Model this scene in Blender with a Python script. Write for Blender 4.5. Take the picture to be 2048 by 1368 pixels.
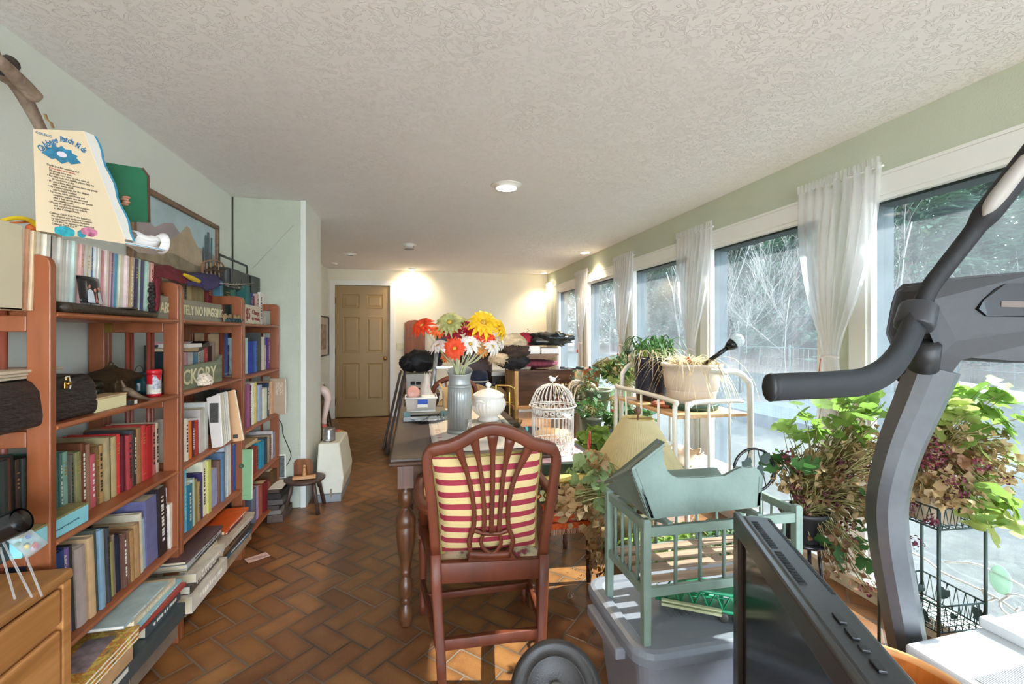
import bpy, math, random
from mathutils import Vector, Matrix, Euler, noise
random.seed(7)
S = bpy.context.scene
COL = S.collection
for _o in list(bpy.data.objects): bpy.data.objects.remove(_o)
R = random.Random(11)
# ---------------------------------------------------------------- camera
F = 905.0; YAW = math.radians(12.1); CZ = 1.29; HOR = 668.0
ca, sa = math.cos(YAW), math.sin(YAW)
cd = bpy.data.cameras.new('camera'); cam = bpy.data.objects.new('camera', cd); COL.objects.link(cam)
cam.location = (0, 0, CZ); cam.rotation_euler = (math.pi/2, 0, -YAW)
cd.sensor_width = 36; cd.lens = 36*F/2048; cd.shift_y = -(684-HOR)/2048; cd.clip_start = .05; cd.clip_end = 200
S.camera = cam
# ---------------------------------------------------------------- look and light
S.view_settings.view_transform = 'Standard'; S.view_settings.look = 'None'
S.view_settings.exposure = 2.85; S.view_settings.gamma = 1; S.view_settings.use_curve_mapping = False
S.cycles.max_bounces = 10; S.cycles.diffuse_bounces = 6; S.cycles.transparent_max_bounces = 24
S.cycles.sample_clamp_indirect = 6; S.cycles.caustics_reflective = False; S.cycles.caustics_refractive = False
S.cycles.use_denoising = True
W = bpy.data.worlds.new('world'); S.world = W; W.use_nodes = True
wn = W.node_tree.nodes; wl = W.node_tree.links
bg = wn['Background']; bg.inputs[1].default_value = 3.2
_tc = wn.new('ShaderNodeTexCoord'); _sx = wn.new('ShaderNodeSeparateXYZ'); _rp = wn.new('ShaderNodeValToRGB')
wl.new(_tc.outputs['Generated'], _sx.inputs[0]); wl.new(_sx.outputs[2], _rp.inputs[0]); wl.new(_rp.outputs[0], bg.inputs[0])
_rp.color_ramp.elements[0].color = (.78, .88, 1.0, 1); _rp.color_ramp.elements[1].color = (.56, .76, 1, 1)
sd = bpy.data.lights.new('sun', 'SUN'); sun = bpy.data.objects.new('sun', sd); COL.objects.link(sun)
sd.energy = 4.8; sd.angle = math.radians(.53); sd.color = (1, .95, .88)
SUN = Vector((1, -.08, math.tan(math.radians(40)))).normalized()
sun.location = SUN*20; sun.rotation_euler = SUN.to_track_quat('Z', 'Y').to_euler()
# ---------------------------------------------------------------- pixel rays: a pixel of the photograph to a point at a known distance
def ray(u, v):
    x, z = (u-1024)/F, (HOR-v)/F
    return Vector((x*ca+sa, ca-x*sa, z))
O = Vector((0, 0, CZ))
def PX(u, v, X): d = ray(u, v); return O+d*(X/d.x)
def PY(u, v, Y): d = ray(u, v); return O+d*(Y/d.y)
def PZ(u, v, Z): d = ray(u, v); return O+d*((Z-CZ)/d.z)
def SCL(p):  # metres per pixel at a point
    return (p.x*sa+p.y*ca)/F
# ---------------------------------------------------------------- materials
def lin(c):
    if isinstance(c, str): c = tuple(int(c[i:i+2], 16) for i in (0, 2, 4))
    return tuple((x/255/12.92 if x/255 <= .04045 else ((x/255+.055)/1.055)**2.4) for x in c)+(1,)
MATS = {}
def mat(color, rough=.55, metal=0, var=.10, scale=14, bump=.0, bscale=60, stretch=None, trans=0, emit=0, spec=.5, key=None, coat=0):
    k = key or (color, rough, metal, var, scale, bump, bscale, stretch, trans, emit, spec, coat)
    if k in MATS: return MATS[k]
    m = bpy.data.materials.new('mat_%03d' % len(MATS)); m.use_nodes = True; MATS[k] = m
    n, l = m.node_tree.nodes, m.node_tree.links; b = n['Principled BSDF']
    c = lin(color)
    b.inputs['Roughness'].default_value = rough; b.inputs['Metallic'].default_value = metal
    b.inputs['Specular IOR Level'].default_value = spec; b.inputs['Coat Weight'].default_value = coat
    tc = n.new('ShaderNodeTexCoord'); mp = n.new('ShaderNodeMapping'); l.new(tc.outputs['Object'], mp.inputs[0])
    if stretch: mp.inputs['Scale'].default_value = stretch
    nz = n.new('ShaderNodeTexNoise'); nz.inputs['Scale'].default_value = scale; nz.inputs['Detail'].default_value = 5; l.new(mp.outputs[0], nz.inputs[0])
    rp = n.new('ShaderNodeValToRGB'); l.new(nz.outputs[0], rp.inputs[0])
    rp.color_ramp.elements[0].position = .3; rp.color_ramp.elements[1].position = .7
    rp.color_ramp.elements[0].color = tuple(x*(1-var) for x in c[:3])+(1,); rp.color_ramp.elements[1].color = tuple(min(1, x*(1+var)) for x in c[:3])+(1,)
    l.new(rp.outputs[0], b.inputs['Base Color'])
    if bump:
        n2 = n.new('ShaderNodeTexNoise'); n2.inputs['Scale'].default_value = bscale; n2.inputs['Detail'].default_value = 4; l.new(mp.outputs[0], n2.inputs[0])
        bp = n.new('ShaderNodeBump'); bp.inputs['Strength'].default_value = bump; bp.inputs['Distance'].default_value = .01
        l.new(n2.outputs[0], bp.inputs['Height']); l.new(bp.outputs[0], b.inputs['Normal'])
    if trans:  # light passes through (leaves, cloth, paper shades)
        t = n.new('ShaderNodeBsdfTranslucent'); mx = n.new('ShaderNodeMixShader'); mx.inputs[0].default_value = trans
        l.new(rp.outputs[0], t.inputs[0]); l.new(b.outputs[0], mx.inputs[1]); l.new(t.outputs[0], mx.inputs[2])
        l.new(mx.outputs[0], n['Material Output'].inputs[0])
    if emit: b.inputs['Emission Color'].default_value = c; b.inputs['Emission Strength'].default_value = emit
    return m
def wood(color, dark, rough=.4, scale=3, ax=2, coat=0, s2=14):
    k = ('wood', color, dark, rough, scale, ax, coat, s2)
    if k in MATS: return MATS[k]
    st = [s2, s2, s2]; st[ax] = 1.0
    m = mat(color, rough, 0, .1, scale, key=k, stretch=tuple(st), bump=.05, bscale=8, coat=coat)
    for n in m.node_tree.nodes:
        if n.type == 'VALTORGB': n.color_ramp.elements[0].color = lin(dark); n.color_ramp.elements[1].color = lin(color)
    return m
def glassmat(color='F4FAFF', dust=.0, key=None, rough=.0, tint=.92, edge=1.45):
    k = key or ('glass', color, dust, rough, tint)
    if k in MATS: return MATS[k]
    m = bpy.data.materials.new('mat_glass_%03d' % len(MATS)); m.use_nodes = True; MATS[k] = m
    n, l = m.node_tree.nodes, m.node_tree.links; n.remove(n['Principled BSDF'])
    c = lin(color)
    t = n.new('ShaderNodeBsdfTransparent'); t.inputs[0].default_value = tuple(x*tint for x in c[:3])+(1,)
    g = n.new('ShaderNodeBsdfGlossy'); g.inputs['Roughness'].default_value = rough+.02
    fr = n.new('ShaderNodeFresnel'); fr.inputs[0].default_value = edge
    ge = n.new('ShaderNodeNewGeometry'); mm = n.new('ShaderNodeMath'); mm.operation = 'SUBTRACT'; mm.use_clamp = True; l.new(fr.outputs[0], mm.inputs[0]); l.new(ge.outputs['Backfacing'], mm.inputs[1])
    mx = n.new('ShaderNodeMixShader'); l.new(mm.outputs[0], mx.inputs[0]); l.new(t.outputs[0], mx.inputs[1]); l.new(g.outputs[0], mx.inputs[2])
    out = mx.outputs[0]
    if dust:
        d = n.new('ShaderNodeBsdfTranslucent'); d.inputs[0].default_value = (.80, .86, .95, 1)
        tc = n.new('ShaderNodeTexCoord'); nz = n.new('ShaderNodeTexNoise'); nz.inputs['Scale'].default_value = 5; nz.inputs['Detail'].default_value = 8
        l.new(tc.outputs['Object'], nz.inputs[0]); mr = n.new('ShaderNodeMapRange'); mr.inputs[1].default_value = .3; mr.inputs[2].default_value = .75
        mr.inputs[3].default_value = dust*.6; mr.inputs[4].default_value = dust*1.4; l.new(nz.outputs[0], mr.inputs[0])
        m2 = n.new('ShaderNodeMixShader'); l.new(mr.outputs[0], m2.inputs[0]); l.new(out, m2.inputs[1]); l.new(d.outputs[0], m2.inputs[2]); out = m2.outputs[0]
    l.new(out, n['Material Output'].inputs[0])
    return m
def sheer(color, alpha=.5, key=None):
    k = key or ('sheer', color, alpha)
    if k in MATS: return MATS[k]
    m = bpy.data.materials.new('mat_sheer'); m.use_nodes = True; MATS[k] = m
    n, l = m.node_tree.nodes, m.node_tree.links; n.remove(n['Principled BSDF']); c = lin(color)
    t = n.new('ShaderNodeBsdfTransparent'); d = n.new('ShaderNodeBsdfDiffuse'); d.inputs[0].default_value = c
    tl = n.new('ShaderNodeBsdfTranslucent'); tl.inputs[0].default_value = c
    m1 = n.new('ShaderNodeMixShader'); m1.inputs[0].default_value = .5; l.new(d.outputs[0], m1.inputs[1]); l.new(tl.outputs[0], m1.inputs[2])
    lw = n.new('ShaderNodeLayerWeight'); lw.inputs[0].default_value = .5
    mr = n.new('ShaderNodeMapRange'); mr.inputs[3].default_value = alpha; mr.inputs[4].default_value = min(1, alpha+.4); l.new(lw.outputs['Facing'], mr.inputs[0])
    m2 = n.new('ShaderNodeMixShader'); l.new(mr.outputs[0], m2.inputs[0]); l.new(t.outputs[0], m2.inputs[1]); l.new(m1.outputs[0], m2.inputs[2])
    l.new(m2.outputs[0], n['Material Output'].inputs[0]); return m
# ---------------------------------------------------------------- mesh builder
WM = {}   # object -> world matrix
def wm(o): return WM.get(o.name, Matrix.Identity(4))
class MB:
    def __init__(s, M=None): s.v = []; s.f = []; s.mi = []; s.sm = []; s.M = M or Matrix.Identity(4); s.cur = 0; s.smooth = True; s.org = None
    def add(s, vs, fs, smooth=None, mi=None):
        b = len(s.v); s.v += [s.M @ Vector(p) for p in vs]
        for f in fs: s.f.append(tuple(b+i for i in f)); s.mi.append(s.cur if mi is None else mi); s.sm.append(s.smooth if smooth is None else smooth)
        return s
    def box(s, c, d, rot=None, mi=None, tap=1.0):
        c = Vector(c); h = [x/2 for x in d]; vs = []
        q = Euler(rot).to_matrix() if rot is not None and not isinstance(rot, Matrix) else (rot.to_3x3() if rot is not None else None)
        for z in (-1, 1):
            for x, y in ((-1, -1), (1, -1), (1, 1), (-1, 1)):
                k = tap if z > 0 else 1
                p = Vector((x*h[0]*k, y*h[1]*k, z*h[2])); vs.append((q @ p if q is not None else p)+c)
        return s.add(vs, [(0, 3, 2, 1), (4, 5, 6, 7), (0, 1, 5, 4), (1, 2, 6, 5), (2, 3, 7, 6), (3, 0, 4, 7)], False, mi)
    def bx(s, x0, x1, y0, y1, z0, z1, mi=None): return s.box(((x0+x1)/2, (y0+y1)/2, (z0+z1)/2), (abs(x1-x0), abs(y1-y0), abs(z1-z0)), mi=mi)
    def rings(s, rs, cap=True, closed=True, smooth=None, mi=None, loop=False):
        n = len(rs[0]); vs = [p for r in rs for p in r]; fs = []
        m = len(rs)
        for i in range(m if loop else m-1):
            a, b = i*n, ((i+1) % m)*n
            for j in range(n if closed else n-1): k = (j+1) % n; fs.append((a+j, a+k, b+k, b+j))
        if cap and not loop: fs.append(tuple(reversed(range(n)))); fs.append(tuple((m-1)*n+j for j in range(n)))
        return s.add(vs, fs, smooth, mi)
    def tube(s, pts, r, n=8, cap=True, loop=False, flat=1.0, up=None, mi=None, prof=None):
        pts = [Vector(p) for p in pts]; m = len(pts)
        rr = r if isinstance(r, (list, tuple)) else [r]*m
        nrm = None; rs = []
        for i, p in enumerate(pts):
            if loop: t = pts[(i+1) % m]-pts[i-1]
            else: t = pts[min(i+1, m-1)]-pts[max(i-1, 0)]
            if t.length < 1e-9: t = Vector((0, 0, 1))
            t.normalize()
            if nrm is None:
                a = Vector(up) if up is not None else (Vector((0, 0, 1)) if abs(t.z) < .9 else Vector((1, 0, 0)))
                nrm = a-t*a.dot(t); nrm.normalize()
            else: nrm = nrm-t*nrm.dot(t); nrm = nrm.normalized() if nrm.length > 1e-6 else t.orthogonal().normalized()
            b = t.cross(nrm)
            if prof: rs.append([p+(b*q[0]+nrm*q[1])*rr[i] for q in prof])
            else: rs.append([p+(b*math.cos(2*math.pi*j/n)+nrm*math.sin(2*math.pi*j/n)*flat)*rr[i] for j in range(n)])
        return s.rings(rs, cap=cap, loop=loop, mi=mi)
    def lathe(s, prof, n=20, c=(0, 0, 0), mi=None, flute=0, fa=.0, cap=False, M=None, smooth=None):
        c = Vector(c); rs = []
        for r, z in prof:
            ring = []
            for j in range(n):
                a = 2*math.pi*j/n; q = max(r, 1e-4)*(1+fa*math.cos(flute*a) if flute else 1)
                p = Vector((q*math.cos(a), q*math.sin(a), z)); ring.append((M @ p if M else p)+c)
            rs.append(ring)
        return s.rings(rs, cap=cap, mi=mi, smooth=smooth)
    def prism(s, poly, M, t, mi=None, holes=None):  # poly in (a,b) of frame M, extruded along M's z by t
        n = len(poly); vs = [M @ Vector((a, b, 0)) for a, b in poly]+[M @ Vector((a, b, t)) for a, b in poly]
        fs = [tuple(reversed(range(n))), tuple(range(n, 2*n))]+[(i, (i+1) % n, n+(i+1) % n, n+i) for i in range(n)]
        return s.add(vs, fs, False, mi)
    def ball(s, c, r, n=10, m=7, sc=(1, 1, 1), mi=None, jit=0, M=None):
        rs = []
        for i in range(m+1):
            t = math.pi*i/m; rs.append([])
            for j in range(n):
                a = 2*math.pi*j/n; q = r*(1+(R.uniform(-jit, jit) if jit and 0 < i < m else 0))
                p = Vector((max(math.sin(t), 1e-3)*math.cos(a)*sc[0], max(math.sin(t), 1e-3)*math.sin(a)*sc[1], -math.cos(t)*sc[2]))*q
                rs[-1].append((M @ p if M else p)+Vector(c))
        return s.rings(rs, cap=True, mi=mi)
    def strip(s, pts, w, side, mi=None, fold=0):  # flat blade along pts
        vs = []; fs = []; m = len(pts); ww = w if isinstance(w, (list, tuple)) else [w]*m; side = Vector(side).normalized()
        for i, p in enumerate(pts):
            p = Vector(p); vs += [p-side*ww[i]/2, p+Vector((0, 0, -fold*ww[i])), p+side*ww[i]/2]
        for i in range(m-1):
            a = i*3; fs += [(a, a+1, a+4, a+3), (a+1, a+2, a+5, a+4)]
        return s.add(vs, fs, True, mi)
    def grid(s, fn, nu, nv, mi=None, closed=False):
        vs = [fn(i/(nu), j/(nv)) for j in range(nv+1) for i in range(nu+1)]; w = nu+1
        return s.add(vs, [(j*w+i, j*w+i+1, (j+1)*w+i+1, (j+1)*w+i) for j in range(nv) for i in range(nu)], True, mi)
    def build(s, name, m, parent=None, bevel=0, sub=0, solid=0, kind=None, seg=2, auto=True):
        me = bpy.data.meshes.new(name)
        ms = m if isinstance(m, (list, tuple)) else [m]
        if parent is None:
            if s.org is not None: org = Vector(s.org)
            else:
                xs = [p.x for p in s.v]; ys = [p.y for p in s.v]; zs = [p.z for p in s.v]
                org = Vector(((min(xs)+max(xs))/2, (min(ys)+max(ys))/2, min(zs)))
            vs = [p-org for p in s.v]
        else:
            inv = wm(parent).inverted(); vs = [inv @ p for p in s.v]; org = None
        me.from_pydata([tuple(p) for p in vs], [], s.f)
        for x in ms: me.materials.append(x)
        me.polygons.foreach_set('material_index', s.mi); me.polygons.foreach_set('use_smooth', s.sm); me.update()
        o = bpy.data.objects.new(name, me); COL.objects.link(o)
        if parent is None: o.location = org; WM[o.name] = Matrix.Translation(org)
        else: o.parent = parent; WM[o.name] = wm(parent).copy()
        if bevel:
            b = o.modifiers.new('bevel', 'BEVEL'); b.width = bevel; b.segments = seg; b.limit_method = 'ANGLE'; b.angle_limit = math.radians(40)
        if solid: q = o.modifiers.new('solid', 'SOLIDIFY'); q.thickness = solid; q.offset = 0
        if sub: q = o.modifiers.new('sub', 'SUBSURF'); q.levels = sub; q.render_levels = sub
        if kind: o['kind'] = kind
        return o
LABELS = {}
def tag(o, label, cat, group=None, kind=None):
    o['label'] = label; o['category'] = cat
    if group: o['group'] = group
    if kind: o['kind'] = kind
    return o
def thing(name, label, cat, loc=(0, 0, 0), rz=0, group=None, M=None):
    o = bpy.data.objects.new(name, None); COL.objects.link(o)
    if M is None: M = Matrix.Translation(Vector(loc)) @ Matrix.Rotation(rz, 4, 'Z')
    o.location = M.translation; o.rotation_euler = M.to_euler(); WM[o.name] = M; o.empty_display_size = .05
    return tag(o, label, cat, group)
def L(o): return MB(wm(o))     # builder working in the thing's own coordinates
def copytree(o, M, label=None, keep=()):   # copy of a thing with copies of its parts
    def rec(s, par):
        c = s.copy(); COL.objects.link(c); c.parent = par
        for ch in CH.get(s.name, [x for x in bpy.data.objects if x.parent == s]): rec(ch, c)
        return c
    c = rec(o, None); c.location = M.translation; c.rotation_euler = M.to_euler(); WM[c.name] = M
    if label: c['label'] = label
    return c
CH = {}
def fr(o, x, y=None, z=None):   # frame: origin + x axis + y axis -> matrix
    x = Vector(x).normalized(); z = x.cross(Vector(y)).normalized(); y = z.cross(x)
    return Matrix(((x.x, y.x, z.x, o[0]), (x.y, y.y, z.y, o[1]), (x.z, y.z, z.z, o[2]), (0, 0, 0, 1)))
def text(s, size, M, m, parent, name='lettering', ext=.0006, sx=1.0, align='LEFT', bold=0, shear=0, space=1.0):
    c = bpy.data.curves.new(name, 'FONT'); c.body = s; c.size = size; c.extrude = ext; c.align_x = align; c.offset = bold*size; c.shear = shear; c.resolution_u = 2
    c.space_character = space
    t = bpy.data.objects.new('tmp', c); COL.objects.link(t)
    dg = bpy.context.evaluated_depsgraph_get(); me = bpy.data.meshes.new_from_object(t.evaluated_get(dg))
    bpy.data.objects.remove(t); bpy.data.curves.remove(c)
    K = M @ Matrix.Diagonal((sx, 1, 1, 1)); K = wm(parent).inverted() @ K
    me.transform(K); me.materials.clear(); me.materials.append(m)
    o = bpy.data.objects.new(name, me); COL.objects.link(o); o.parent = parent; WM[o.name] = wm(parent).copy(); return o
def bez(p0, p1, p2, n=8):
    p0, p1, p2 = Vector(p0), Vector(p1), Vector(p2)
    return [p0*(1-t)**2+p1*2*t*(1-t)+p2*t*t for t in [i/n for i in range(n+1)]]
def smoothpts(pts, n=6):  # Catmull-Rom
    pts = [Vector(p) for p in pts]; out = []; P = [pts[0]*2-pts[1]]+pts+[pts[-1]*2-pts[-2]]
    for i in range(1, len(P)-2):
        a, b, c, d = P[i-1:i+3]
        for k in range(n):
            t = k/n; out.append(.5*((2*b)+(c-a)*t+(2*a-5*b+4*c-d)*t*t+(3*b-a-3*c+d)*t**3))
    out.append(pts[-1]); return out
# ================================================================ room shell
XL, XR, YB, YN, H = -1.295, 2.165, 7.30, -3.2, 2.283
YW = [1.80+1.22*k for k in range(-4, 5)]      # far edge of each window opening
OW = .96; ZS, ZT = .10, 1.945                  # opening width, sill, head
XG = 2.20                                      # glass plane
def wallmat(c, c2=None, ycut=None, bump=.15):
    m = mat(c, .8, 0, .02, 3, bump=bump, bscale=160, spec=.2, key=('wall', c)); return m
M_wall = wallmat('E2E6DE'); M_cream = wallmat('EDE6D2'); M_green = wallmat('C6CBB6'); M_trim = mat('ECEBE6', .45, 0, .02, 4, spec=.4)
M_blk = mat('C4C9B8', .85, 0, .04, 5, bump=.6, bscale=240, spec=.2, key='block')
# concrete block joints on the column
_n, _l = M_blk.node_tree.nodes, M_blk.node_tree.links
_tc = _n.new('ShaderNodeTexCoord'); _mp = _n.new('ShaderNodeMapping'); _mp.inputs['Rotation'].default_value = (math.pi/2, 0, 0); _l.new(_tc.outputs['Object'], _mp.inputs[0])
_bk = _n.new('ShaderNodeTexBrick'); _l.new(_mp.outputs[0], _bk.inputs[0]); _bk.inputs['Scale'].default_value = 1; _bk.inputs['Brick Width'].default_value = .4; _bk.inputs['Row Height'].default_value = .2
_bk.inputs['Mortar Size'].default_value = .004; _bk.inputs['Color1'].default_value = (1, 1, 1, 1); _bk.inputs['Color2'].default_value = (1, 1, 1, 1); _bk.inputs['Mortar'].default_value = (0, 0, 0, 1)
_bp = _n.new('ShaderNodeBump'); _bp.inputs['Strength'].default_value = .5; _bp.inputs['Distance'].default_value = .005; _l.new(_bk.outputs[0], _bp.inputs['Height'])
_b = _n['Principled BSDF']; _l.new(_b.inputs['Normal'].links[0].from_socket, _bp.inputs['Normal']); _l.new(_bp.outputs[0], _b.inputs['Normal'])
def struct(name, mb, m, **k):
    o = mb.build(name, m, **k); o['kind'] = 'structure'; return o
def floormat():
    m = bpy.data.materials.new('mat_quarry_tile'); m.use_nodes = True; n, l = m.node_tree.nodes, m.node_tree.links; b = n['Principled BSDF']
    def N(t, **k):
        x = n.new(t)
        for a, v in k.items(): setattr(x, a, v)
        return x
    def mth(op, a, b2=None, c=None):
        x = N('ShaderNodeMath', operation=op)
        for i, q in enumerate((a, b2, c)):
            if q is None: continue
            if isinstance(q, (int, float)): x.inputs[i].default_value = q
            else: l.new(q, x.inputs[i])
        return x.outputs[0]
    tc = N('ShaderNodeTexCoord'); mp = N('ShaderNodeMapping'); l.new(tc.outputs['Object'], mp.inputs[0])
    a = .1045
    mp.inputs['Rotation'].default_value = (0, 0, math.radians(45)); mp.inputs['Scale'].default_value = (1/a, 1/a, 1/a); mp.inputs['Location'].default_value = (.3, .2, 0)
    sx = N('ShaderNodeSeparateXYZ'); l.new(mp.outputs[0], sx.inputs[0]); x, y = sx.outputs[0], sx.outputs[1]
    i, j = mth('FLOOR', x), mth('FLOOR', y); u, v = mth('SUBTRACT', x, i), mth('SUBTRACT', y, j)
    k = mth('FLOORED_MODULO', mth('SUBTRACT', i, j), 4.0)      # herringbone: k 0,1 = the two halves of a brick lying along x; 2,3 along y
    def eq(q): return mth('COMPARE', k, float(q), .1)
    big = 9.0
    dl = mth('ADD', u, mth('MULTIPLY', eq(1), big)); dr = mth('ADD', mth('SUBTRACT', 1.0, u), mth('MULTIPLY', eq(0), big))
    db = mth('ADD', v, mth('MULTIPLY', eq(2), big)); dt = mth('ADD', mth('SUBTRACT', 1.0, v), mth('MULTIPLY', eq(3), big))
    d = mth('MINIMUM', mth('MINIMUM', dl, dr), mth('MINIMUM', db, dt))
    ti = mth('SUBTRACT', i, eq(1)); tj = mth('SUBTRACT', j, eq(2))
    cv = N('ShaderNodeCombineXYZ'); l.new(ti, cv.inputs[0]); l.new(tj, cv.inputs[1])
    wn_ = N('ShaderNodeTexWhiteNoise'); l.new(cv.outputs[0], wn_.inputs[0])
    nz = N('ShaderNodeTexNoise'); nz.inputs['Scale'].default_value = 9; nz.inputs['Detail'].default_value = 6; l.new(tc.outputs['Object'], nz.inputs[0])
    n2 = N('ShaderNodeTexNoise'); n2.inputs['Scale'].default_value = 160; n2.inputs['Detail'].default_value = 3; l.new(tc.outputs['Object'], n2.inputs[0])
    n3 = N('ShaderNodeTexNoise'); n3.inputs['Scale'].default_value = 1.6; n3.inputs['Detail'].default_value = 4; l.new(tc.outputs['Object'], n3.inputs[0])
    rp = N('ShaderNodeValToRGB'); e = rp.color_ramp.elements; e[0].color = lin('74492C'); e[1].color = lin('A07040'); e[0].position = .2; e[1].position = .85
    e2 = rp.color_ramp.elements.new(.5); e2.color = lin('875935')
    s1 = mth('ADD', mth('MULTIPLY', wn_.outputs[0], .45), mth('MULTIPLY', nz.outputs[0], .75)); s1 = mth('ADD', s1, mth('MULTIPLY', mth('SUBTRACT', n2.outputs[0], .5), .5)); s1 = mth('ADD', s1, -.08)
    l.new(s1, rp.inputs[0])
    # darker burnt rim on each tile
    rim = N('ShaderNodeMapRange'); l.new(d, rim.inputs[0]); rim.inputs[1].default_value = .03; rim.inputs[2].default_value = .28; rim.inputs[3].default_value = .68; rim.inputs[4].default_value = 1
    mm = N('ShaderNodeMix', data_type='RGBA', blend_type='MULTIPLY'); mm.inputs[0].default_value = 1; l.new(rp.outputs[0], mm.inputs[6]); l.new(rim.outputs[0], mm.inputs[7])
    gr = N('ShaderNodeMapRange'); l.new(d, gr.inputs[0]); gr.inputs[1].default_value = .022; gr.inputs[2].default_value = .042
    gc = N('ShaderNodeValToRGB'); gc.color_ramp.elements[0].color = lin('463830'); gc.color_ramp.elements[1].color = lin('7E7064'); gc.color_ramp.elements[0].position = .4; gc.color_ramp.elements[1].position = .6; l.new(n3.outputs[0], gc.inputs[0])
    mg = N('ShaderNodeMix', data_type='RGBA'); l.new(gr.outputs[0], mg.inputs[0]); l.new(gc.outputs[0], mg.inputs[6]); l.new(mm.outputs[2], mg.inputs[7])
    l.new(mg.outputs[2], b.inputs['Base Color'])
    rr = N('ShaderNodeMapRange'); l.new(nz.outputs[0], rr.inputs[0]); rr.inputs[3].default_value = .22; rr.inputs[4].default_value = .48; l.new(rr.outputs[0], b.inputs['Roughness'])
    bp = N('ShaderNodeBump'); bp.inputs['Strength'].default_value = .35; bp.inputs['Distance'].default_value = .004
    hh = mth('ADD', gr.outputs[0], mth('MULTIPLY', n2.outputs[0], .15)); l.new(hh, bp.inputs['Height']); l.new(bp.outputs[0], b.inputs['Normal'])
    return m
f = MB(); f.org = (0, 0, 0); f.bx(XL-.1, XR+.15, YN, YB+.1, -.12, 0); struct('floor', f, floormat())
# knock-down textured ceiling
M_ceil = mat('F8F5F5', .85, 0, .01, 3, spec=.2, key='ceil')
n, l = M_ceil.node_tree.nodes, M_ceil.node_tree.links
tc = n.new('ShaderNodeTexCoord'); nz = n.new('ShaderNodeTexNoise'); nz.inputs['Scale'].default_value = 24; nz.inputs['Detail'].default_value = 3; nz.inputs['Distortion'].default_value = 1.6; l.new(tc.outputs['Object'], nz.inputs[0])
rp = n.new('ShaderNodeValToRGB'); e = rp.color_ramp.elements; e[0].position = .50; e[1].position = .55; e[0].color = (0, 0, 0, 1); e[1].color = (1, 1, 1, 1)
q = rp.color_ramp.elements.new(.60); q.color = (0.1, .1, .1, 1); l.new(nz.outputs[0], rp.inputs[0])
bp = n.new('ShaderNodeBump'); bp.inputs['Strength'].default_value = .6; bp.inputs['Distance'].default_value = .006; l.new(rp.outputs[0], bp.inputs['Height']); l.new(bp.outputs[0], n['Principled BSDF'].inputs['Normal'])
c = MB(); c.org = (0, 0, H); c.bx(XL-.1, XR+.15, YN, YB+.1, H, H+.12); struct('ceiling', c, M_ceil)
w = MB(); w.bx(XL-.1, XL, YN, YB+.1, 0, H); struct('wall_left', w, M_wall)
# door opening in the back wall
DX0, DX1, DZ = PY(669, 700, YB).x, PY(781, 700, YB).x, 2.045
w = MB(); w.bx(XL, DX0, YB, YB+.1, 0, H); w.bx(DX1, XR, YB, YB+.1, 0, H); w.bx(DX0, DX1, YB, YB+.1, DZ, H); struct('wall_back', w, M_cream)
w = MB(); w.bx(XL-.1, XR+.15, YN-.1, YN, ZT+.1, H); w.bx(XL-.1, XR+.15, YN-.1, YN, 0, .1); w.bx(XL-.1, XL+.25, YN-.1, YN, .1, ZT+.1); w.bx(XR-.25, XR+.15, YN-.1, YN, .1, ZT+.1); struct('wall_front', w, M_wall)  # wide unseen opening added behind the camera to let in more light
# window wall: header, low sill wall, piers
w = MB(); w.bx(XR, XR+.14, YN, YB+.1, ZT+.02, H); w.bx(XR, XR+.14, YN, YB+.1, -.1, ZS-.02)
edges = [YN]
for y in YW: edges += [y-OW, y]
edges.append(YB+.1)
for a, b in zip(edges[::2], edges[1::2]): w.bx(XR, XR+.14, a-.0, b+.0, ZS-.02, ZT+.02)
struct('wall_right', w, M_green)
M_ext = mat('5E6A6C', .6, 0, .04, 6); M_gl = glassmat('EEF4F4', dust=.027, key='window', tint=.70)
for i, y in enumerate(YW):
    a, b = y-OW, y
    g = MB(); g.org = (XG, y-OW/2, ZS); g.bx(XG, XG+.006, a+.002, b-.002, ZS, ZT); win = struct('window_%d' % (i+1), g, M_gl)
    t = MB()
    for (y0, y1, z0, z1) in ((a-.085, a+.004, ZS, ZT+.09), (b-.004, b+.085, ZS, ZT+.09), (a, b, ZT, ZT+.09)): t.bx(XR-.018, XR+.0, y0, y1, z0, z1)   # casing
    t.bx(XR-.004, XG-.001, a-.002, a+.02, ZS, ZT); t.bx(XR-.004, XG-.001, b-.02, b+.002, ZS, ZT); t.bx(XR-.004, XG-.001, a, b, ZT-.02, ZT+.002)
    t.build('window_frame', M_trim, win, bevel=.003)
    t = MB(); t.bx(XR-.05, XG+.0, a-.09, b+.09, ZS-.025, ZS); t.build('window_sill', M_trim, win, bevel=.004)
    t = MB(); t.bx(XG+.008, XG+.11, a-.03, a+.012, ZS, ZT+.02); t.bx(XG+.008, XG+.11, b-.012, b+.03, ZS, ZT+.02); t.bx(XG+.008, XG+.11, a, b, ZT-.03, ZT+.02); t.build('outer_frame', M_ext, win)
t = MB(); t.bx(XR-.018, XR, YN, YB, 0, ZS-.024); struct('baseboard_right', t, mat('E2DFD2', .5))
t = MB(); t.bx(XR-.02, XR, YN, YB, ZT+.09, ZT+.105); struct('trim_1', t, M_trim)
for a, b in ((DX1+.075, XR-.02), (XL, DX0-.075)):
    t = MB(); t.bx(a, b, YB-.014, YB, 0, .085); struct('baseboard_back', t, M_trim)
# roof edge outside that shades the upper part of the glass
t = MB(); t.bx(XR+.14, XR+.62, YN-1, YB+1, H+.0, H+.10); struct('trim_2', t, mat('8B8F8C', .7))
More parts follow.
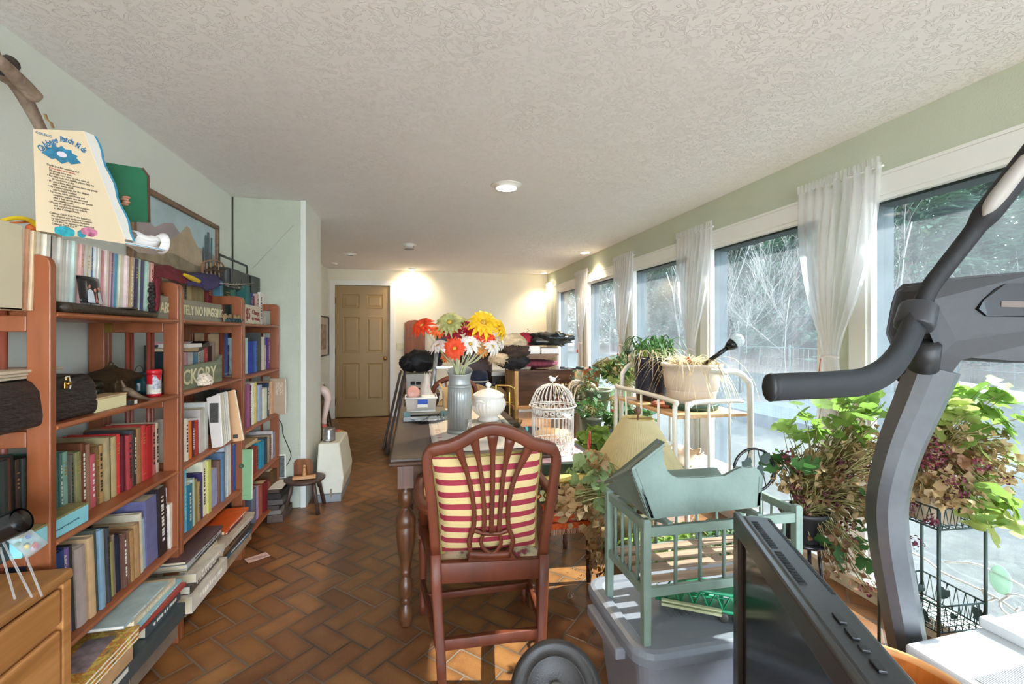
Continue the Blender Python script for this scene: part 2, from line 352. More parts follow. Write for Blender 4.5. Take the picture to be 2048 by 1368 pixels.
# painted block column
CX, CY0, CY1 = PX(608, 410, -.80).x, 3.62, 4.16
t = MB(); t.org = (XL, CY0, 0); t.bx(XL, -.80, CY0, CY1, 0, H, mi=0); col = struct('wall_column', t, M_blk, bevel=.006)
t = MB(); t.bx(-.83, -.795, CY0-.004, CY1+.004, 0, H); struct('wall_column_side', t, mat('DDE0D8', .6, 0, .03, 4, bump=.2, bscale=30))
t = MB(); t.bx(XL+.003, XL+.012, CY0-.002, CY0+.001, 1.2, H-.004); struct('column_crack', t, mat('3A3A34', .8))  # thin dark strip added for the crack at the column's left edge
# door
d = MB(); d.bx(DX0+.01, DX1-.01, YB+.02, YB+.06, .012, DZ-.01)
M_door = mat('A68A5E', .42, 0, .03, 5, spec=.4)
door = struct('door_1', d, M_door)
w = MB(); w.bx(DX0-.1, DX1+.1, YB+.1, YB+.16, 0, H); struct('door_light_block', w, M_wall)  # unseen panel added behind the door to keep outside light from leaking in
dw = DX1-DX0
p = MB()
for cx in (DX0+dw*.29, DX0+dw*.71):
    for z0, z1 in ((.27, .84), (1.0, 1.55), (1.69, 1.90)):
        hw = dw*.145
        for k, (g, dep) in enumerate(((0, .0), (.02, .012), (.035, .006))): pass
        # a bevelled raised field inside a sunk moulding
        def rr_(g, yy): return [(cx-hw+g, yy, z0+g), (cx+hw-g, yy, z0+g), (cx+hw-g, yy, z1-g), (cx-hw+g, yy, z1-g)]
        p.rings([rr_(-.004, YB+.0199), rr_(0, YB+.012), rr_(.012, YB+.0185), rr_(.022, YB+.019), rr_(.045, YB+.012)], cap=False, smooth=False)
        p.add(rr_(.045, YB+.012), [(0, 1, 2, 3)], False)
p.build('door_panel', M_door, door)
M_brass = mat('B08D4C', .25, 1, .08, 30)
k = MB(); kp = PY(770, 717, YB-.03)
k.lathe([(.03, .02), (.032, .014), (.012, .01), (.011, -.03), (.024, -.04), (.029, -.055), (.024, -.072), (.0, -.078)], 16, (kp.x, YB+.0, kp.z), M=Matrix.Rotation(-math.pi/2, 3, 'X').inverted() if 0 else Matrix(((1, 0, 0), (0, 0, 1), (0, 1, 0))))
k.build('door_handle', M_brass, door)
k = MB()
for z in (.25, 1.02, 1.80): k.bx(DX0-.004, DX0+.014, YB-.006, YB+.022, z-.05, z+.05)
k.build('hinge', M_brass, door)
t = MB()
for x0, x1, z0, z1 in ((DX0-.07, DX0+.008, 0, DZ+.07), (DX1-.008, DX1+.07, 0, DZ+.07), (DX0, DX1, DZ-.008, DZ+.07)): t.bx(x0, x1, YB-.018, YB, z0, z1)
t.build('door_frame', M_trim, door, bevel=.004)
# ================================================================ outdoors
M_lawn = mat('6E7550', .95, 0, .45, 14, bump=.8, bscale=90, key='lawn')
for x in M_lawn.node_tree.nodes:
    if x.type == 'VALTORGB':
        x.color_ramp.elements[0].color = lin('2A2822'); x.color_ramp.elements[1].color = lin('45443A')
M_leafy = mat('7A6656', .95, 0, .35, 9, bump=.8, bscale=60)
def hill(x, y):
    d = max(0, x-12.5)
    return -.14-.015*(x-2)+.16*d+(.25*math.sin(x*.5+y*.31)+.3*math.sin(y*.23+1.3))*min(1, d/5)
g = MB(); g.org = (2.4, 0, 0)
g.grid(lambda a, b: (2.31+a*11, -25+b*80, hill(2.31+a*11, -25+b*80)), 30, 60, mi=0)
g.grid(lambda a, b: (13.31+a*50, -25+b*80, hill(13.31+a*50, -25+b*80)), 50, 60, mi=1)
o = struct('lawn', g, [M_lawn, M_leafy])
g = MB(); g.org = (2.4, -30, -.1); g.bx(-9, 12, -25, YN-.1, -.3, -.1); struct('bounce_slab', g, mat('B9B5AA', .9, 0, .1, 5))  # unseen pale slab added behind the camera to bounce sunlight to the ceiling
M_pine = mat('33493A', .8, 0, .5, 2.5, trans=.35); M_pine2 = mat('4A6248', .8, 0, .5, 2.5, trans=.35)
M_bark = mat('6E6258', .9, 0, .3, 9, bump=.5, bscale=20, stretch=(4, 4, 1)); M_birch = mat('D8D2CA', .8, 0, .25, 7, stretch=(1, 1, 6)); M_twig = mat('7E766E', .8, 0, .2, 5)
def pine_mesh(seed, h, r, n):
    q = random.Random(seed); m = MB(); k = 0
    while k < n:
        t = q.random()**.9; z = h*(.12+.88*t); rad = r*(1-t)**.75*(.55+.45*math.sin(z*3.1+seed)**2)+.12
        a = q.uniform(0, 6.283); rr_ = rad*q.uniform(.35, 1)**.5
        c = Vector((rr_*math.cos(a), rr_*math.sin(a), z-.16*rr_))
        d = Vector((math.cos(a)+q.uniform(-.6, .6), math.sin(a)+q.uniform(-.6, .6), q.uniform(-.5, .4))).normalized()
        s_ = Vector((-d.y, d.x, q.uniform(-.5, .5))).normalized(); l_ = q.uniform(.2, .44); w_ = l_*.38
        m.add([c-s_*w_*.3, c+d*l_*.5-s_*w_*.5+Vector((0, 0, .03)), c+d*l_, c+d*l_*.5+s_*w_*.5+Vector((0, 0, .03))], [(0, 1, 2, 3)], False); k += 1
    return m
def branch(m, q, p, d, l, r, depth, gr=.0, tw=5):
    n = 4; pts = [p]; dd = d.copy()
    for i in range(n):
        dd = (dd+Vector((q.uniform(-.22, .22), q.uniform(-.22, .22), q.uniform(-.12, .18)+gr))).normalized(); pts.append(pts[-1]+dd*l/n)
    m.tube(pts, [r*(1-.45*i/n) for i in range(n+1)], 5 if r > .02 else 3)
    if depth == 0: return
    for i in range(tw):
        t = q.uniform(.3, 1); b = pts[min(n, int(t*n)+0)]
        nd = (dd+Vector((q.uniform(-1, 1), q.uniform(-1, 1), q.uniform(-.3, .8)))*.9).normalized()
        branch(m, q, b, nd, l*q.uniform(.5, .75), max(.004, r*.45), depth-1, gr, tw)
PM = [pine_mesh(3, 11, 3.0, 9000), pine_mesh(8, 9, 2.6, 8000)]
PR = []
def tree_pine(x, y, i, s, rz, label):
    if len(PR) <= i:
        r = thing('evergreen_tree', label, 'tree', (0, 0, 0), 0, 'evergreen trees on the slope outside')
        a = L(r); a.v = PM[i].v; a.f = PM[i].f; a.mi = PM[i].mi; a.sm = PM[i].sm; a.build('foliage', (M_pine, M_pine2)[i], r)
        b = L(r); b.tube([(0, 0, -.4), (0, 0, 4), (0, 0, 8.5)], [.2, .14, .04], 8); b.build('trunk', M_bark, r); PR.append(r); c = r
    else: c = copytree(PR[i], Matrix(), label)
    c.location = (x, y, hill(x, y)); c.rotation_euler = (0, 0, rz); c.scale = (s, s, s*R.uniform(.9, 1.1)); return c
spots = []
R = random.Random(5)
for row, (x0, st) in enumerate(((14.5, 3.6), (18.5, 3.4), (23, 3.8), (29, 4.5))):
    y = -6+row*1.3
    while y < 46-(0 if row else 0):
        spots.append((x0+R.uniform(-1, 1), y+R.uniform(-.7, .7), row)); y += st*(1 if row else 1.5)
wy = ('nearest the lawn edge', 'in the second row up the slope', 'high on the wooded slope', 'on the far crest of the slope')
for n_, (x, y, row) in enumerate(spots):
    tree_pine(x, y, R.choice((0, 1)), R.uniform(.75, 1.05)+.12*row, R.uniform(0, 6), 'evergreen tree '+wy[row]+' seen through the dusty glass')
for r in PR:
    pass
BR = []
def bare(i, seed, h, r, mt, depth=3, tw=4):
    q = random.Random(seed); m = MB(); branch(m, q, Vector((0, 0, -.3)), Vector((0, 0, 1)), h, r*.6, depth, .05, tw); return m
BM = [bare(0, 5, 5.5, .11, None), bare(1, 9, 6.5, .10, None), bare(2, 21, 3.0, .03, None, 3, 5), bare(3, 17, 5.0, .07, None, 3, 3)]
def tree_bare(x, y, i, s, rz, label, mt=None, nm='bare_tree'):
    m = MB(); m.org = (0, 0, 0); m.v = BM[i].v; m.f = BM[i].f; m.mi = BM[i].mi; m.sm = BM[i].sm
    if len(BR) <= i or mt: o = m.build(nm, mt or M_twig); (BR.append(o) if not mt else None)
    else: o = BR[i].copy(); COL.objects.link(o); o.name = nm
    tag(o, label, 'tree' if nm != 'bare_bush' else 'bush', 'leafless growth outside' if nm != 'birch_tree' else None)
    o.location = (x, y, hill(x, y)); o.rotation_euler = (0, 0, rz); o.scale = (s, s, s)
tree_bare(11.5, 9, 0, 1, .4, 'leafless grey tree standing in front of the evergreens')
tree_bare(12.5, 17, 1, 1.0, 2, 'leafless grey tree standing in front of the evergreens')
tree_bare(9.5, 3.2, 2, 1.0, 1, 'low leafless bush at the edge of the lawn', nm='bare_bush')
for k in range(9): tree_bare(14+R.uniform(-1.2, 1.5), 1+k*3.1+R.uniform(-.8, .8), 1 if k % 3 == 0 else 0, R.uniform(.8, 1.2), R.uniform(0, 6), 'leafless grey tree standing in front of the evergreens')
for k in range(26): tree_bare(9.5+R.uniform(-1.5, 3), -1+k*1.25+R.uniform(-.5, .5), 2, R.uniform(.6, 1.1), R.uniform(0, 6), 'low leafless bush at the edge of the lawn', nm='bare_bush')
bp_ = PX(1300, 700, 5.5)
tree_bare(bp_.x, bp_.y, 3, .8, 1.0, 'slender white birch close to the house, seen through the third window', mt=M_birch, nm='birch_tree')
# wire fence across the lawn
t = thing('wire_fence', 'wire mesh garden fence with thin posts on the lawn behind the drooping plant', 'fence', (8.2, 3, hill(8.2, 3)))
m = L(t); m.M = Matrix()
for k in range(9): m = MB(); m.tube([(8.2, -1+k*1.6, -.3), (8.2, -1+k*1.6, 1.05)], .02, 6); m.build('post', mat('2E3632', .7), t)

m = MB()
for k in range(100): m.tube([(8.2, -1+k*.13, -.2), (8.2, -1+k*.13, 1.0)], .0035, 3)
for z in (.98, .75, .5, .25, 0): m.tube([(8.2, -1, z), (8.2, 11.9, z)], .007 if z > .9 else .004, 4)
m.build('mesh_panel', mat('3A433E', .7), t)
# grey deck and drain pipe outside the second window
t = thing('wooden_deck', 'low blue grey plank deck on the lawn outside the middle window', 'deck', (6.4, 6.3, -.2))
m = MB()
for k in range(14): m.bx(5.4+k*.145, 5.4+k*.145+.135, 5.3, 7.3, -.02, .01)
m.build('deck_board', mat('3E464C', .95, 0, .1, 8), t)
m = MB(); m.bx(5.4, 7.42, 5.3, 5.34, -.35, -.02); m.bx(5.4, 5.44, 5.34, 7.3, -.35, -.02); m.build('skirt', mat('3E464C', .9), t)
m = MB(); m.M = Matrix.Translation((9.0, 6.2, .42)) @ Matrix.Rotation(.1, 4, 'X')
m.tube([(0, -1.4+k*.05, 0) for k in range(58)], [.10+.006*(k % 2) for k in range(58)], 10)
tag(m.build('rolled_mat', mat('D9D6CE', .7)), 'long pale rolled mat lying outdoors beyond the dusty window', 'roll')
# ================================================================ recessed ceiling lights
M_lampw = mat('F2F0EA', .4, 0, .01, 9); M_on = mat('FFF3DC', .5, 0, .01, 9, emit=2)
LP = [(1013, 371, .085, 1, 'large lit recessed ceiling light nearest the camera', 45), (1170, 503, .07, 1, 'lit recessed light close to the window wall, nearer one', 30),
      (1082, 547, .06, 1, 'lit recessed light in the far corner above the curtains', 26), (824, 541, .06, 2, 'lit tilted eyeball light near the brown door', 24),
      (818, 489, .07, 0, 'unlit eyeball light in the middle of the ceiling', 0), (698, 508, .07, 0, 'unlit recessed light left of the middle, near the column', 0),
      (668, 526, .05, 0, 'small unlit ceiling vent disc nearest the left wall', 0)]
for u, v, r, on, lb, en in LP:
    p = PZ(u, v, H); p.y = min(p.y, YB-.3); t = thing('ceiling_light', lb, 'ceiling light', (p.x, p.y, H), 0, 'recessed ceiling lights')
    m = L(t); m.lathe([(r*.80, -.02), (r*.84, -.006), (r*1.15, -.003), (r*1.25, 0), (r*.8, 0)], 28); m.build('trim_ring', M_lampw, t)
    m = L(t)
    if on == 2 or (on == 0 and r > .06 and u > 800): m.ball((0, 0, -.004), r*.75, 20, 10, (1, 1, .7)); m.build('eyeball', M_lampw, t); m = L(t)
    z = -.012 if on != 2 and u != 818 else -.058
    m.lathe([(0, z), (r*.4, z), (r*.55 if on == 2 else r*.8, z+.004), (0, z+.004)], 24); m.build('bulb_face', M_on if on else mat('8C8A86', .5), t)
    if on:
        ld = bpy.data.lights.new('lamp', 'SPOT'); lo = bpy.data.objects.new('lamp', ld); COL.objects.link(lo); lo.parent = t; lo.location = (0, 0, -.07)
        ld.energy = en*.24; ld.color = (1, .80, .55); ld.spot_size = math.radians(125); ld.spot_blend = .8; ld.shadow_soft_size = .05
        if on == 2: lo.rotation_euler = (math.radians(45), 0, 0); ld.energy = 4.5
# ================================================================ bookcases along the left wall
XF = -.965; XBK = XL+.012
SZ = [1.352, 1.040, .722, .404, .095]            # shelf tops
M_ch = wood('9C5A38', '804626', .38, 2.2, 2, s2=9); M_chy = wood('A8643E', '8A4C2C', .38, 2.2, 1, s2=9); M_rod = wood('8E4A38', '743828', .35, 2, 2)
def yu(u, X=XF): return PX(u, 668, X).y
UN = [(yu(101), yu(361.5)), (yu(362.5), yu(487)), (yu(488), yu(558.5))]
UNAME = ['near', 'middle', 'far']
def bookcase(i):
    y0, y1 = UN[i]; t = thing('bookcase', ('reddish open wooden bookcase nearest the camera, beside the oak cabinet', 'reddish open wooden bookcase in the middle of the row of three', 'reddish open wooden bookcase standing against the block column')[i], 'bookcase', (-1.12, (y0+y1)/2, 0), 0, 'bookcases along the left wall')
    th = .022; ZT_ = 1.505
    for ya in (y0, y1-th):
        m = MB()
        # rounded-corner side frame: outer arch with rails and stiles
        sw = .055
        def rail(z0, z1): m.bx(XBK+sw, XF-sw, ya, ya+th, z0, z1)
        m.bx(XBK, XBK+sw, ya, ya+th, 0, ZT_-.02); 
        P = [(XF-sw, 0), (XF, 0), (XF, ZT_-.03), (XF-.004, ZT_-.014), (XF-.014, ZT_-.004), (XF-.03, ZT_), (XBK+.02, ZT_), (XBK, ZT_-.02), (XBK, ZT_-.048), (XF-sw, ZT_-.048)]
        m.prism(P, Matrix(((1, 0, 0, 0), (0, 0, 1, ya), (0, 1, 0, 0), (0, 0, 0, 1))), th)
        for z in SZ: rail(z-.056, z-.012)
        o = m.build('side_frame', M_ch, t, bevel=.003)
        for x in (XBK+sw+.075, XBK+sw+.15):
            r = MB(); r.tube([(x, ya+th/2, SZ[-1]-.03), (x, ya+th/2, ZT_-.03)], .0085, 8); r.build('spindle', M_rod, t)
    for z in SZ:
        m = MB(); c_ = [(XBK+.01, -.018), (XF-.01, -.018), (XF-.002, -.016), (XF+.004, -.010), (XF+.004, -.007), (XF-.002, -.001), (XF-.01, 0), (XBK+.01, 0)]
        m.prism(c_, Matrix(((1, 0, 0, 0), (0, 0, 1, y0+th), (0, 1, 0, z), (0, 0, 0, 1))), y1-y0-2*th); m.build('shelf', M_chy, t)
        m = MB(); m.bx(XBK+.012, XBK+.026, y0+th, y1-th, z, z+.035); m.build('back_rail', M_chy, t)
    if i == 0:
        m = MB(); p = PX(226, 660, XBK+.02); m.bx(XBK+sw, XBK+sw+.03, y1-th-.003, y1-th, SZ[0]-.055, SZ[0]-.02); m.build('hinge', M_brass, t)
for i in range(3): bookcase(i)
M_page = mat('D9CBAA', .85, 0, .12, 8, stretch=(1, 90, 1)); M_pagew = mat('E6E0D2', .85, 0, .08, 8, stretch=(1, 90, 1))
CN = {'black': '1A1A1C', 'charcoal': '3C3E40', 'grey': '8A8A88', 'white': 'E4E2DC', 'cream': 'DACDAE', 'tan': 'B08E60', 'brown': '6C4430', 'rust': '9C4C2C', 'orange': 'E07A30', 'red': 'BE3234', 'maroon': '6A1824',
      'pink': 'CC8C94', 'purple': '7C62A4', 'navy': '1E2848', 'blue': '2C54A4', 'light blue': '98B8D0', 'periwinkle': '9096C4', 'teal': '2C7884', 'pale teal': '8CB4AC', 'dark green': '20352A', 'green': '5C8C60', 'olive': '82804C', 'yellow': 'D8C850', 'mint': '8CD0B8'}
def cname(c):
    a = [int(c[i:i+2], 16) for i in (0, 2, 4)]
    return min(CN, key=lambda k: sum((int(CN[k][i*2:i*2+2], 16)-a[i])**2 for i in range(3)))
def ordn(n): return ('first', 'second', 'third', 'fourth', 'fifth', 'sixth', 'seventh', 'eighth', 'ninth', 'tenth')[n] if n < 10 else {10: 'eleventh', 11: 'twelfth', 12: 'thirteenth', 13: 'fourteenth', 14: 'fifteenth', 15: 'sixteenth', 16: 'seventeenth', 17: 'eighteenth', 18: 'nineteenth', 19: 'twentieth'}.get(n, 'far')
USED = {}
def uniq(lb, extra):
    for l_ in [lb]+extra:
        if len(l_.split()) <= 16 and l_ not in USED: USED[l_] = 1; return l_
    k = 1
    while True:
        l_ = ' '.join((lb+', '+ordn(k)+' such').split()[:16])
        if l_ not in USED: USED[l_] = 1; return l_
        k += 1
GOLD = mat('C8A050', .35, .6, .1, 20); DARKL = mat('2A2420', .6, 0, .1, 20); WHITEL = mat('E8E4DA', .6, 0, .1, 20)
def book(M, T, Dp, Hh, color, label, group, soft=False, band=None, cat='book', name='book', page=None):
    # local frame: x = thickness, y = depth into the shelf (spine at y=0 facing -y), z = height
    t = thing(name, label, cat, M=M, group=group); m = L(t); c = mat(color, .62 if not soft else .35, 0, .16, 22, bump=.1, bscale=300)
    k = min(.003, T*.16)
    sp = [(0, 0), (T*.15, -T*.10), (T*.5, -T*.15), (T*.85, -T*.10), (T, 0)] if not soft else [(0, 0), (T, 0)]
    poly = sp+[(T, Dp), (T-k, Dp), (T-k, k), (k, k), (k, Dp), (0, Dp)]
    m.prism(poly, Matrix(), Hh); m.build('cover', c, t)
    m = L(t); m.bx(k, T-k, k, Dp-.004, .003 if not soft else 0, Hh-(.004 if not soft else .0005)); m.build('pages', page or (M_page if R.random() < .6 else M_pagew), t)
    if band and T > .009:
        m = L(t); q = .0006 if not soft else .0008; e = -T*.15 if not soft else 0
        z = Hh*.60
        if band == 'g':
            m.bx(T*.2, T*.8, e-q, e+.001, Hh*.84, Hh*.85); m.bx(T*.2, T*.8, e-q, e+.001, Hh*.12, Hh*.13); nb = 3
            for j in range(nb): m.bx(T*.3, T*.7, e-q, e+.001, Hh*(.76-.045*j), Hh*(.78-.045*j))
            m.build('title_stamp', GOLD, t)
        else:
            mm = DARKL if band == 'd' else WHITEL; x = Hh*.2
            while x < Hh*.85:
                l_ = R.uniform(.006, .014); m.bx(T*.36, T*.64, e-q, e+.001, x, x+l_*.8); x += l_+R.choice((.001, .001, .008))
            m.build('title_stamp', mm, t)
    return t
def row(unit, shelf, u0, spec, Xs=-1.0, lean=0, grp=None, soft=False, kind='book', depth=(.13, .17), zb=None, minz=None):
    z = SZ[shelf]+.0006 if zb is None else zb; u = u0; cols = [s[2] for s in spec]
    sh = ('top shelf', 'second shelf', 'third shelf', 'fourth shelf', 'bottom shelf')[shelf]
    yprev = None
    for i, s in enumerate(spec):
        w, v, c = s[:3]; o = s[3] if len(s) > 3 else {}
        if c is None: u += w; yprev = None; continue
        X = o.get('X', Xs); ya, yb = PX(u, 668, X).y, PX(u+w, 668, X).y
        if yprev is not None and X == Xs: ya = max(ya, yprev-.001) if ya < yprev else ya
        T = max(.0035, (yb-ya)*.97); Hh = (PX(u+w/2, v, X).z-z) if v > 3 else v
        Hh = max(.05, min(.305, Hh)); a = math.radians(o.get('lean', lean)); D = min(o.get('D', R.uniform(*depth)), X-XBK-.012)
        # x local -> +Y world, y local -> -X world, z up; leaning about the world X axis
        M = Matrix.Translation((X+R.uniform(-.008, .008)*(0 if 'X' in o else 1), ya, z+(T*math.sin(abs(a)) if a < 0 else 0))) @ Matrix.Rotation(a, 4, 'X') @ Matrix(((0, -1, 0, 0), (1, 0, 0, 0), (0, 0, 1, 0), (0, 0, 0, 1)))
        cn = o.get('n', cname(c)); tk = 'thick' if T > .032 else ('thin' if T < .014 else '')
        side = [cname(x) for x in cols[max(0, i-1):i] if x]; nx = [cname(x) for x in cols[i+1:i+2] if x]
        base = (tk+' '+cn+' '+o.get('k', kind)).strip(); pl = 'on '+UNAME[unit]+' bookcase '+sh
        ex = []
        if side: ex.append('%s %s, right of the %s one' % (base, pl, side[0]))
        if side and nx: ex.append('%s %s, between %s and %s ones' % (base, pl, side[0], nx[0]))
        ex.append('%s %s, %s spine from its left end' % (base, pl, ordn(i)))
        lb = o['l'] if 'l' in o else uniq(ex[0], ex[1:])
        book(M, T, D, Hh, c, lb, 'books on the %s of the %s bookcase' % (sh, UNAME[unit]) if not grp else grp, soft=o.get('soft', soft), band=o.get('b', R.choice('gdww'[0:3]+'  ').strip() or None), name=o.get('nm', kind.replace(' ', '_')))
        u += w; yprev = yb
# ---- near bookcase, third shelf: old cloth-bound books
row(0, 2, -6, [(26, 921, '28302C', dict(b='', X=-1.0)), (5, 915, '6A3A2C'), (6, 908, '1C1C1A'), (9, 918, '3A2C24'), (12, 915, '2E3638'), (9, 928, '9A7C55'), (10, 920, '8C7355'), (11, 915, '5C4630'), (10, 918, '6A5A3C'), (11, 910, '3C4A44'), (9, 915, '6E5C48'), (3, 914, '54706A'),
    (8, 914, '5F8078', dict(b='d')), (6, 905, '4F7A72'), (12, 903, '84ACA0'), (6, 908, '6B665E'), (12, 903, '8A885C', dict(b='g')), (10, 885, '6B3A20'), (13, 888, 'A07462'), (11, 908, 'C8606A', dict(b='w')), (4, 893, '7A5A34'), (11, 890, 'BC9660', dict(b='d')),
    (8, 874, 'A89870'), (6, 875, '3F4A32'), (11, 873, 'BCA678'), (9, 868, 'DE3A38', dict(b='g')), (8, 870, '5C1020'), (11, 870, 'A83A40', dict(b='d')), (7, 860, '44484A', dict(b='')), (4, 859, '3A2A20'), (10, 855, '966C46', dict(b='')), (8, 850, 'C43C36'), (14, 850, 'A81A1E', dict(b='')), (9, 849, 'BC645E'), (8, 845, 'CFC4AA', dict(b='d'))], Xs=-1.03, lean=1.2)
# ---- near bookcase, fourth shelf
row(0, 3, 100, [(14, 1102, '3A4A60'), (23, 1099, '26447C', dict(b='', D=.2)), (12, 1093, '7C68B4', dict(soft=True, b='', l='purple-spined paperback titled in white on a nature subject, beside the oak cabinet')), (6, 1085, '3A3A34'), (21, 1090, 'BCACA8', dict(b='')), (14, 1070, 'D6B488', dict(b='')), (7, 1055, '4A5048', dict(b='')),
    (9, 1056, '86A8C0', dict(b='')), (7, 1056, 'DCD9D3', dict(b='d', soft=True)), (7, 1052, '3F4248'), (7, 1055, '58788C'), (4, 1080, 'A8A860'), (5, 1066, '8A7660'), (11, 1068, '1C2438', dict(b='')), (8, 1065, '6E4A40'), (5, 1058, '7A5A44'), (9, 1058, 'AA8256'), (12, 1045, 'B08A60'), (6, 1024, 'CFC4AC'), (9, 1035, '9DB4C6', dict(b='')),
    (22, 993, '6E6E98', dict(b='', D=.26, soft=True, k='tall hardback')), (15, 972, '2C2426', dict(b='w', D=.22, soft=True)), (5, 975, 'E0DCE8', dict(soft=True, b='d')), (8, 1005, 'E2D8C8', dict(soft=True, b=''))], Xs=-.992, lean=3.2)
for o in list(bpy.data.objects):
    if str(o.get('label', '')).startswith('purple-spined paperback'):
        text('ABCs of NATURE', .0165, wm(o) @ Matrix(((0, 1, 0, .0012), (0, 0, -1, -.0016), (-1, 0, 0, .243), (0, 0, 0, 1))), WHITEL, o, 'title', .0003, 1.15, bold=.02)
# ---- near bookcase, top shelf: long row of slim journals
_mg = ['E6D8C8', 'D0A080', 'E8DCCC', 'E0CCA8', 'E4D2A0', 'E6DCC8', 'DECDB0', 'E8E2D4', 'E4DED0', 'E8E4DC', 'E0DCD4', '3A3A38', 'D8D4CC', 'E8E6E0', 'E4E2DC', 'E8E6E0', 'DDD9D0', 'E6E4DE', 'D8D4D0', 'E2E6E4', 'DCE6E2', 'D2E4DE', 'E6E2DA', 'E6D0C4', 'E2B8B4', 'E6E0DA', 'E4DED4', 'D8D6B8', 'E6E2D2', 'E0E4E0', '3468A4', 'E2E4E2', 'E4E0D8', 'C03460', 'E4C4C8', 'DA9CA8', 'E8DCD4', 'D89AA4', 'E0D0D0', '7A5498', 'B8B4BC', '4C9CC0', 'CCE0D8', 'E0D8C0', 'DCD8CC', 'E4CCCC', 'C07484', 'C8AC80', 'E0DCD0', '3C3458', '90D4BC', 'DCE6DC', '4A4470', '38788C', 'B0C8B8', '34A488', 'E0A09C', 'E8E0DC']
_k = (306-46)/len(_mg)
row(0, 0, 46, [(_k, .215+R.uniform(-.002, .002), c) for c in _mg], Xs=-1.005, lean=-2.6, soft=True, kind='slim journal', grp='journals on the top shelf', depth=(.15, .16))
# ---- middle bookcase
row(1, 0, 366, [(7, 562, '8A7A66'), (9, 560, 'C8B080'), (12, 573, 'A08660', dict(b='')), (11, 568, '8C8058'), (6, 568, 'B89C74'), (12, 563, '7A1A28'), (7, 570, 'A84050'), (10, 566, 'C0B090'), (6, 562, '4F7E94', dict(X=-1.08, b='')), (15, 573, '1F3B30'), (10, 573, '3F7060', dict(b=''))], Xs=-1.12)
row(1, 1, 369, [(4, 684, 'D89CA0'), (14, 683, 'D8D4CC', dict(soft=True, b='')), (9, 686, '4A88A8', dict(soft=True)), (4, 694, 'D8D0C0'), (5, 694, '9A9C90'), (9, 693, 'C44850'), (10, 692, '3E2620'), (5, 684, 'A08A7C'), (7, 683, 'C4CCAC')], Xs=-1.12)
row(1, 1, 440, [(8, 669, 'B89C74', dict(b='', D=.13)), (7, 669, '3458A8', dict(b='')), (5, 690, '18181C', dict(D=.14))], Xs=-1.09)
row(1, 2, 369.5, [(8, 838, 'E4DCC8', dict(b='d')), (8, 842, 'E07A30', dict(b='')), (5, 843, '4A2028', dict(b='w')), (9, 839, 'AC342C', dict(b='')), (8, 818, 'C4BCB4', dict(soft=True, b='')), (5, 815, 'CCD0B4', dict(soft=True)), (6, 804, 'D4D4D0', dict(soft=True, b=''))], Xs=-1.0, lean=1)
row(1, 3, 370.5, [(4, 938, '7CC0D8', dict(soft=True)), (8, 968, '1E7894', dict(b='w', soft=True)), (8, 957, 'BCD0C4', dict(b='')), (6, 958, '8A7A4A'), (5, 962, '9A8454'), (5, 945, '3A3468'), (8, 921, 'ECE8CC', dict(soft=True)), (6, 920, 'CCCC70', dict(soft=True, b='')), (17, 940, '9AA4D0', dict(soft=True, b='')), (5, 920, '7A5A50'), (6, 905, '587898', dict(b='')), (6, 888, 'C0CCD8', dict(soft=True)), (7, 886, 'DCDCDC', dict(soft=True, b='')), (5, 882, '9A4A28', dict(b='')), (7, 888, '2458A0', dict(soft=True, b=''))], Xs=-1.0, lean=1.2)
# ---- far bookcase
row(2, 0, 490.5, [(8, 573, '2F6E66', dict(b='')), (8, 586, '22407C'), (4, 592, '7A2430'), (4, 588, 'C8A8A0'), (6, 596, 'E0D8D4', dict(soft=True)), (6, 585, 'E6E2DA', dict(soft=True)), (5, 588, 'D8D0C8', dict(soft=True)), (6, 597, 'BE9264', dict(b='')), (5, 604, '1E3220', dict(b='')), (3.4, 622, 'CCD0B4')], Xs=-1.07)
row(2, 1, 491, [(6, 676, 'C4E0E4', dict(soft=True)), (11, 683, '1A3CA0', dict(b='')), (4, 682, '4468B0'), (3, 684, 'C88098'), (6, 665, '4A4C4A', dict(b='')), (7, 674, 'DCD8C8', dict(soft=True)), (3, 690, 'B0A48C'), (6, 675, '4A4898', dict(b='')), (3, 676, '9A5890'), (4.4, 675, 'D49C9C')], Xs=-1.03)
row(2, 2, 491, [(6, 769, '9A5A80', dict(b='')), (4, 771, '2A2826'), (5, 766, 'E8E4DC'), (5, 765, 'D4C86C', dict(b='')), (3, 763, 'E4DCD4'), (8, 770, '9AA8C4'), (9, 776, 'CCD0BC', dict(b='')), (4, 766, '1E2848', dict(b='w')), (5, 772, 'A8C8DC'), (7, 762, 'C8A07C', dict(b='')), (3.5, 768, 'D8D0C0')], Xs=-1.0)
row(2, 3, 503, [(5, 892, '7A5048'), (4, 893, '9C2C24', dict(b='')), (5, 893, '8A6454'), (11, 882, '2890B8', dict(b='')), (4, 875, '38404C'), (5, 872, 'A8A090'), (4, 870, '84705C'), (3, 862, 'D8D4D4'), (7, 862, '8A8490', dict(b=''))], Xs=-1.0)
row(2, 4, 503, [(9, 977, '6E7890'), (4, 972, 'B0A0C8'), (8, 972, 'A45C48', dict(b='')), (9, 963, '7A1A20', dict(b='')), (5, 965, '8A4438'), (14, 937, '5A4224', dict(b=''))], Xs=-1.0)
# ================================================================ things on and around the bookcases
def one(name, label, cat, mb, m, group=None, **k): return tag(mb.build(name, m, **k), label, cat, group)
def PP(u, v, p, n):  # pixel ray meets the plane through p with normal n
    d = ray(u, v); n = Vector(n); return O+d*((Vector(p)-O).dot(n)/d.dot(n))
M_oak = wood('C48A52', 'A06A38', .4, 2.0, 1, s2=16); M_oakz = wood('B4804C', '946436', .4, 2.0, 1, s2=16); M_dk = mat('2A1F18', .6)
